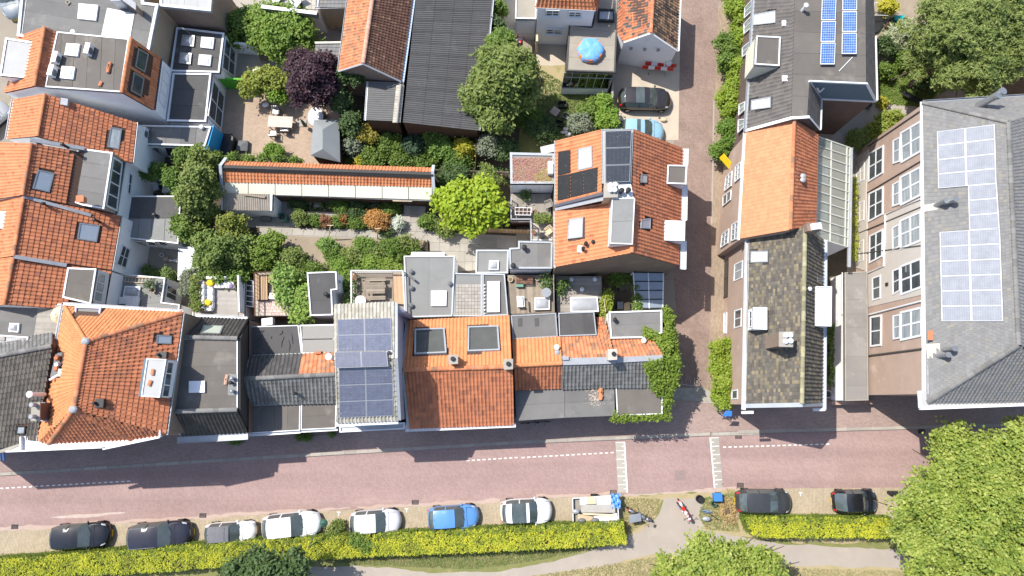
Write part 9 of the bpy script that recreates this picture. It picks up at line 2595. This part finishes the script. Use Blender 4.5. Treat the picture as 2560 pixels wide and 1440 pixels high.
T("planter of green plants at the lower edge of the balcony deck",[(1345,548,12,3.1,.35),(1360,546,12,3.1,.35),(1372,547,8,3.1,.3)],OG,name="planter",cat="plant",leaf=.08,z0=2.7)
chair("pale folding chair on the lower white deck",C2(690,850),2.55,WOODL,-.9)
mb=MB();p=W(C2(632,895),2.9);mb.box(p,Vector((.2,0,0)),Vector((0,.18,0)),Vector((0,0,.3)));mb.build("black_bin",BLACKM,top=("black box on the lower white deck","box"))
pot("terracotta pot on the lower white deck",C2(552,870),2.55,.18,.3)
# courtyard by the glass canopy
t=thing("covered_lounger","dark covered lounger beside the glass canopy","lounger",W(C2(1385,1345),0))
mb=MB();q=ccw([W(C2(*k),.5)for k in((1320,1340),(1425,1305),(1440,1350),(1330,1395))]);mb.prism(q,[Vector((p.x,p.y,.1))for p in q]);mb.build("cover",GREYP,t)
mb=MB();p=W(C3(1190,228),.5);mb.abox(p.x-.25,p.x+.25,p.y-.3,p.y+.3,0,.6);mb.build("grey_bin",GREYM,top=("grey box in the courtyard above the end house","box"))
for k,(px,m,l)in enumerate((([(1225,210),(1275,195),(1280,265),(1225,272)],WOODL,"tan board leaning in the courtyard above the end house"),([(1290,215),(1322,200),(1335,265),(1300,272)],WHITE,"white frame leaning in the courtyard above the end house"))):
 mb=MB();mb.slab(ccw([W(C3(*p),.9)for p in px]),Vector((0,0,1)),.06);mb.build("leaning_board",m,top=(l,"board"))
fence("bamboo screen between the right deck and the courtyard",C3(1045,165),C3(1060,290),3.5,WOODL,z0=0)
# garden steps and right garden
t=thing("garden_gate","leaning wooden garden gate of thin slats at the path corner","gate",W(B2(1845,840),0))
for k in range(6):
 mb=MB();mb.bar(W(B2(1812+k*7,890-k*20),.4),W(B2(1848+k*5,890-k*18),.6),.05,.04);mb.build("slat",WOOD,t)
mb=MB();mb.bar(W(B2(1810,895),.5),W(B2(1855,785),.5),.05,.05);mb.build("rail",WOOD,t)
mb=MB();mb.bar(W(B2(1905,795),.12),W(B2(1905,895),.12),.08,.2);mb.build("bed_edging",WOODD,top=("dark timber edging beside the garden gate","edging"))
c=W(D1(1250,160),.4);t=thing("toy_truck","turquoise plastic toy truck on the terrace of the right garden","toy",Vector((c.x,c.y,0)))
TQ=mat("turquoise_plastic",(.02,.38,.38),None,2,.4)
mb=MB();mb.abox(c.x-.35,c.x+.15,c.y-.22,c.y+.22,.2,.42);mb.build("tipper",TQ,t)
mb=MB();mb.abox(c.x+.18,c.x+.4,c.y-.2,c.y+.2,.2,.55);mb.build("cab",TQ,t)
for sx in(-.25,.28):
 for sy in(-.2,.2):mb=MB();mb.tube([Vector((c.x+sx,c.y+sy-.05,.12)),Vector((c.x+sx,c.y+sy+.05,.12))],.12,10);mb.build("wheel",BLACKM,t)
c=W(D1(1085,120),1.0);t=thing("greenhouse_frame","low frame of pale poles over a dark pond net","frame",Vector((c.x,c.y,0)))
q=[W(D1(*k),.9)for k in((1010,135),(1165,140),(1180,30),(1030,25))]
mb=MB()
for i in range(4):mb.tube([q[i],q[(i+1)%4]],.03,6);mb.tube([q[i],Vector((q[i].x,q[i].y,0))],.03,6)
mb.build("poles",WHITEP,t)
mb=MB();mb.slab(ccw([W(D1(*k),.3)for k in((1015,140),(1160,145),(1070,280),(1010,300))]),Vector((0,0,1)),.05);mb.build("net",BLACKM,t)
mb=MB();mb.bar(W(D1(1130,245),.3),W(D1(1195,155),.3),.25,.06);mb.build("brown_plank",WOODD,top=("brown board beside the turquoise toy truck","board"))
mb=MB();a,b=W(D1(1290,830),.5),W(D1(1440,915),.4);mb.tube([a,(a+b)/2-Vector((0,.1,.2)),b],.12,8);mb.bar(a,b,.5,.05);mb.build("garden_lounger",BLACKM,top=("dark curved garden lounger on the lawn below the pine tree","lounger"))
barrel("round grey pot at the corner of the slate house gable",D1(985,940),0,.28,.45,GREYP,"flower_pot","flower pot")
# grey wall lamp posts by the wheel of the bottom right car
mb=MB();p=W(D5(1205,690),.3);mb.box(p,Vector((.4,0,0)),Vector((0,.12,0)),Vector((0,0,.3)));mb.build("black_box",BLACKM,top=("black box on the parking strip beside the big tree","box"))
# parking bay marks
for k,px in enumerate((B4(745,865),B4(1355,835),D5(365,690))):
 for dx,dy,w,h_ in((0,0,22,5),(0,14,5,24)):
  mb=MB();x0=px[0]+dx*.3;y0=px[1]+dy*.3
  mb.slab(ccw([W((x0-w*.2,y0-h_*.2),.014),W((x0+w*.2,y0-h_*.2),.014),W((x0+w*.2,y0+h_*.2),.014+dy*.0002),W((x0-w*.2,y0+h_*.2),.014+dy*.0002)]),Vector((0,0,1)),.004)
  mb.build("bay_mark",PAINT,kind="structure")
# bicycles against the wall of the street row
def bicycle(label,px,yaw):
 c=W(px,.5);c.z=.11;t=thing("bicycle",label,"bicycle",c,None,yaw)
 for x in(-.52,.52):
  mb=MB();mb.tube([Vector((x+.33*math.cos(a),0,.34+.33*math.sin(a)))for a in np.linspace(0,6.2832,21)],.022,6,caps=False);mb.build("wheel",TYRE,t,local=True)
 mb=MB()
 for a,b in(((-.52,.34),(-.1,.34)),((-.1,.34),(-.2,.85)),((-.52,.34),(-.18,.75)),((-.18,.75),(.38,.8)),((-.1,.34),(.38,.75)),((.38,.95),(.52,.34))):mb.tube([Vector((a[0],0,a[1])),Vector((b[0],0,b[1]))],.02,6)
 mb.build("frame",GREYP,t,local=True)
 mb=MB();mb.ell(Vector((-.22,0,.9)),(.14,.08,.04),8,5);mb.build("saddle",BLACKM,t,local=True)
 mb=MB();mb.tube([Vector((.28,-.28,1.0)),Vector((.4,0,.98)),Vector((.28,.28,1.0))],.016,6);mb.build("handlebar",BLACKM,t,local=True)
bicycle("dark bicycle against the front of the small corner house, left one",C3(385,1285),.06)
bicycle("dark bicycle against the front of the small corner house, right one",C3(470,1280),.06)
t=thing("striped_awning","blue and white striped awning at the left edge above the pavement","awning",W(A4(10,370),0))
for k in range(6):
 mb=MB();mb.slab(ccw([W(A4(*p),2.6)for p in((-40+k*14,335),(-27+k*14,335),(-20+k*14,400),(-33+k*14,400))]),Vector((0,0,1)),.03);mb.build("stripe",BB if k%2 else WHITE,t)
for x,y,l in((1480,130,"weeds growing at the wall below the mansard house"),(2110,225,"weeds growing at the wall left of the low grey houses")):
 p=A4(x,y);T(l,[(p[0],p[1]-2,9,.3,.3),(p[0]+10,p[1]-3,6,.3,.25)],MG,name="weed_tuft",cat="weeds",leaf=.08,z0=.11)
p=B4(460,185);T("weeds growing at the wall below the half orange house",[(p[0],p[1],10,.3,.3),(p[0]+62,p[1]-8,7,.3,.25),(p[0]-20,p[1]+2,6,.3,.25)],MG,name="weed_tuft",cat="weeds",leaf=.08,z0=.11)
# ------------------------------------------------------------------ lay the counted tiles of every house
for _n in list(TILES):
 finish_tiles(bpy.data.objects[_n])
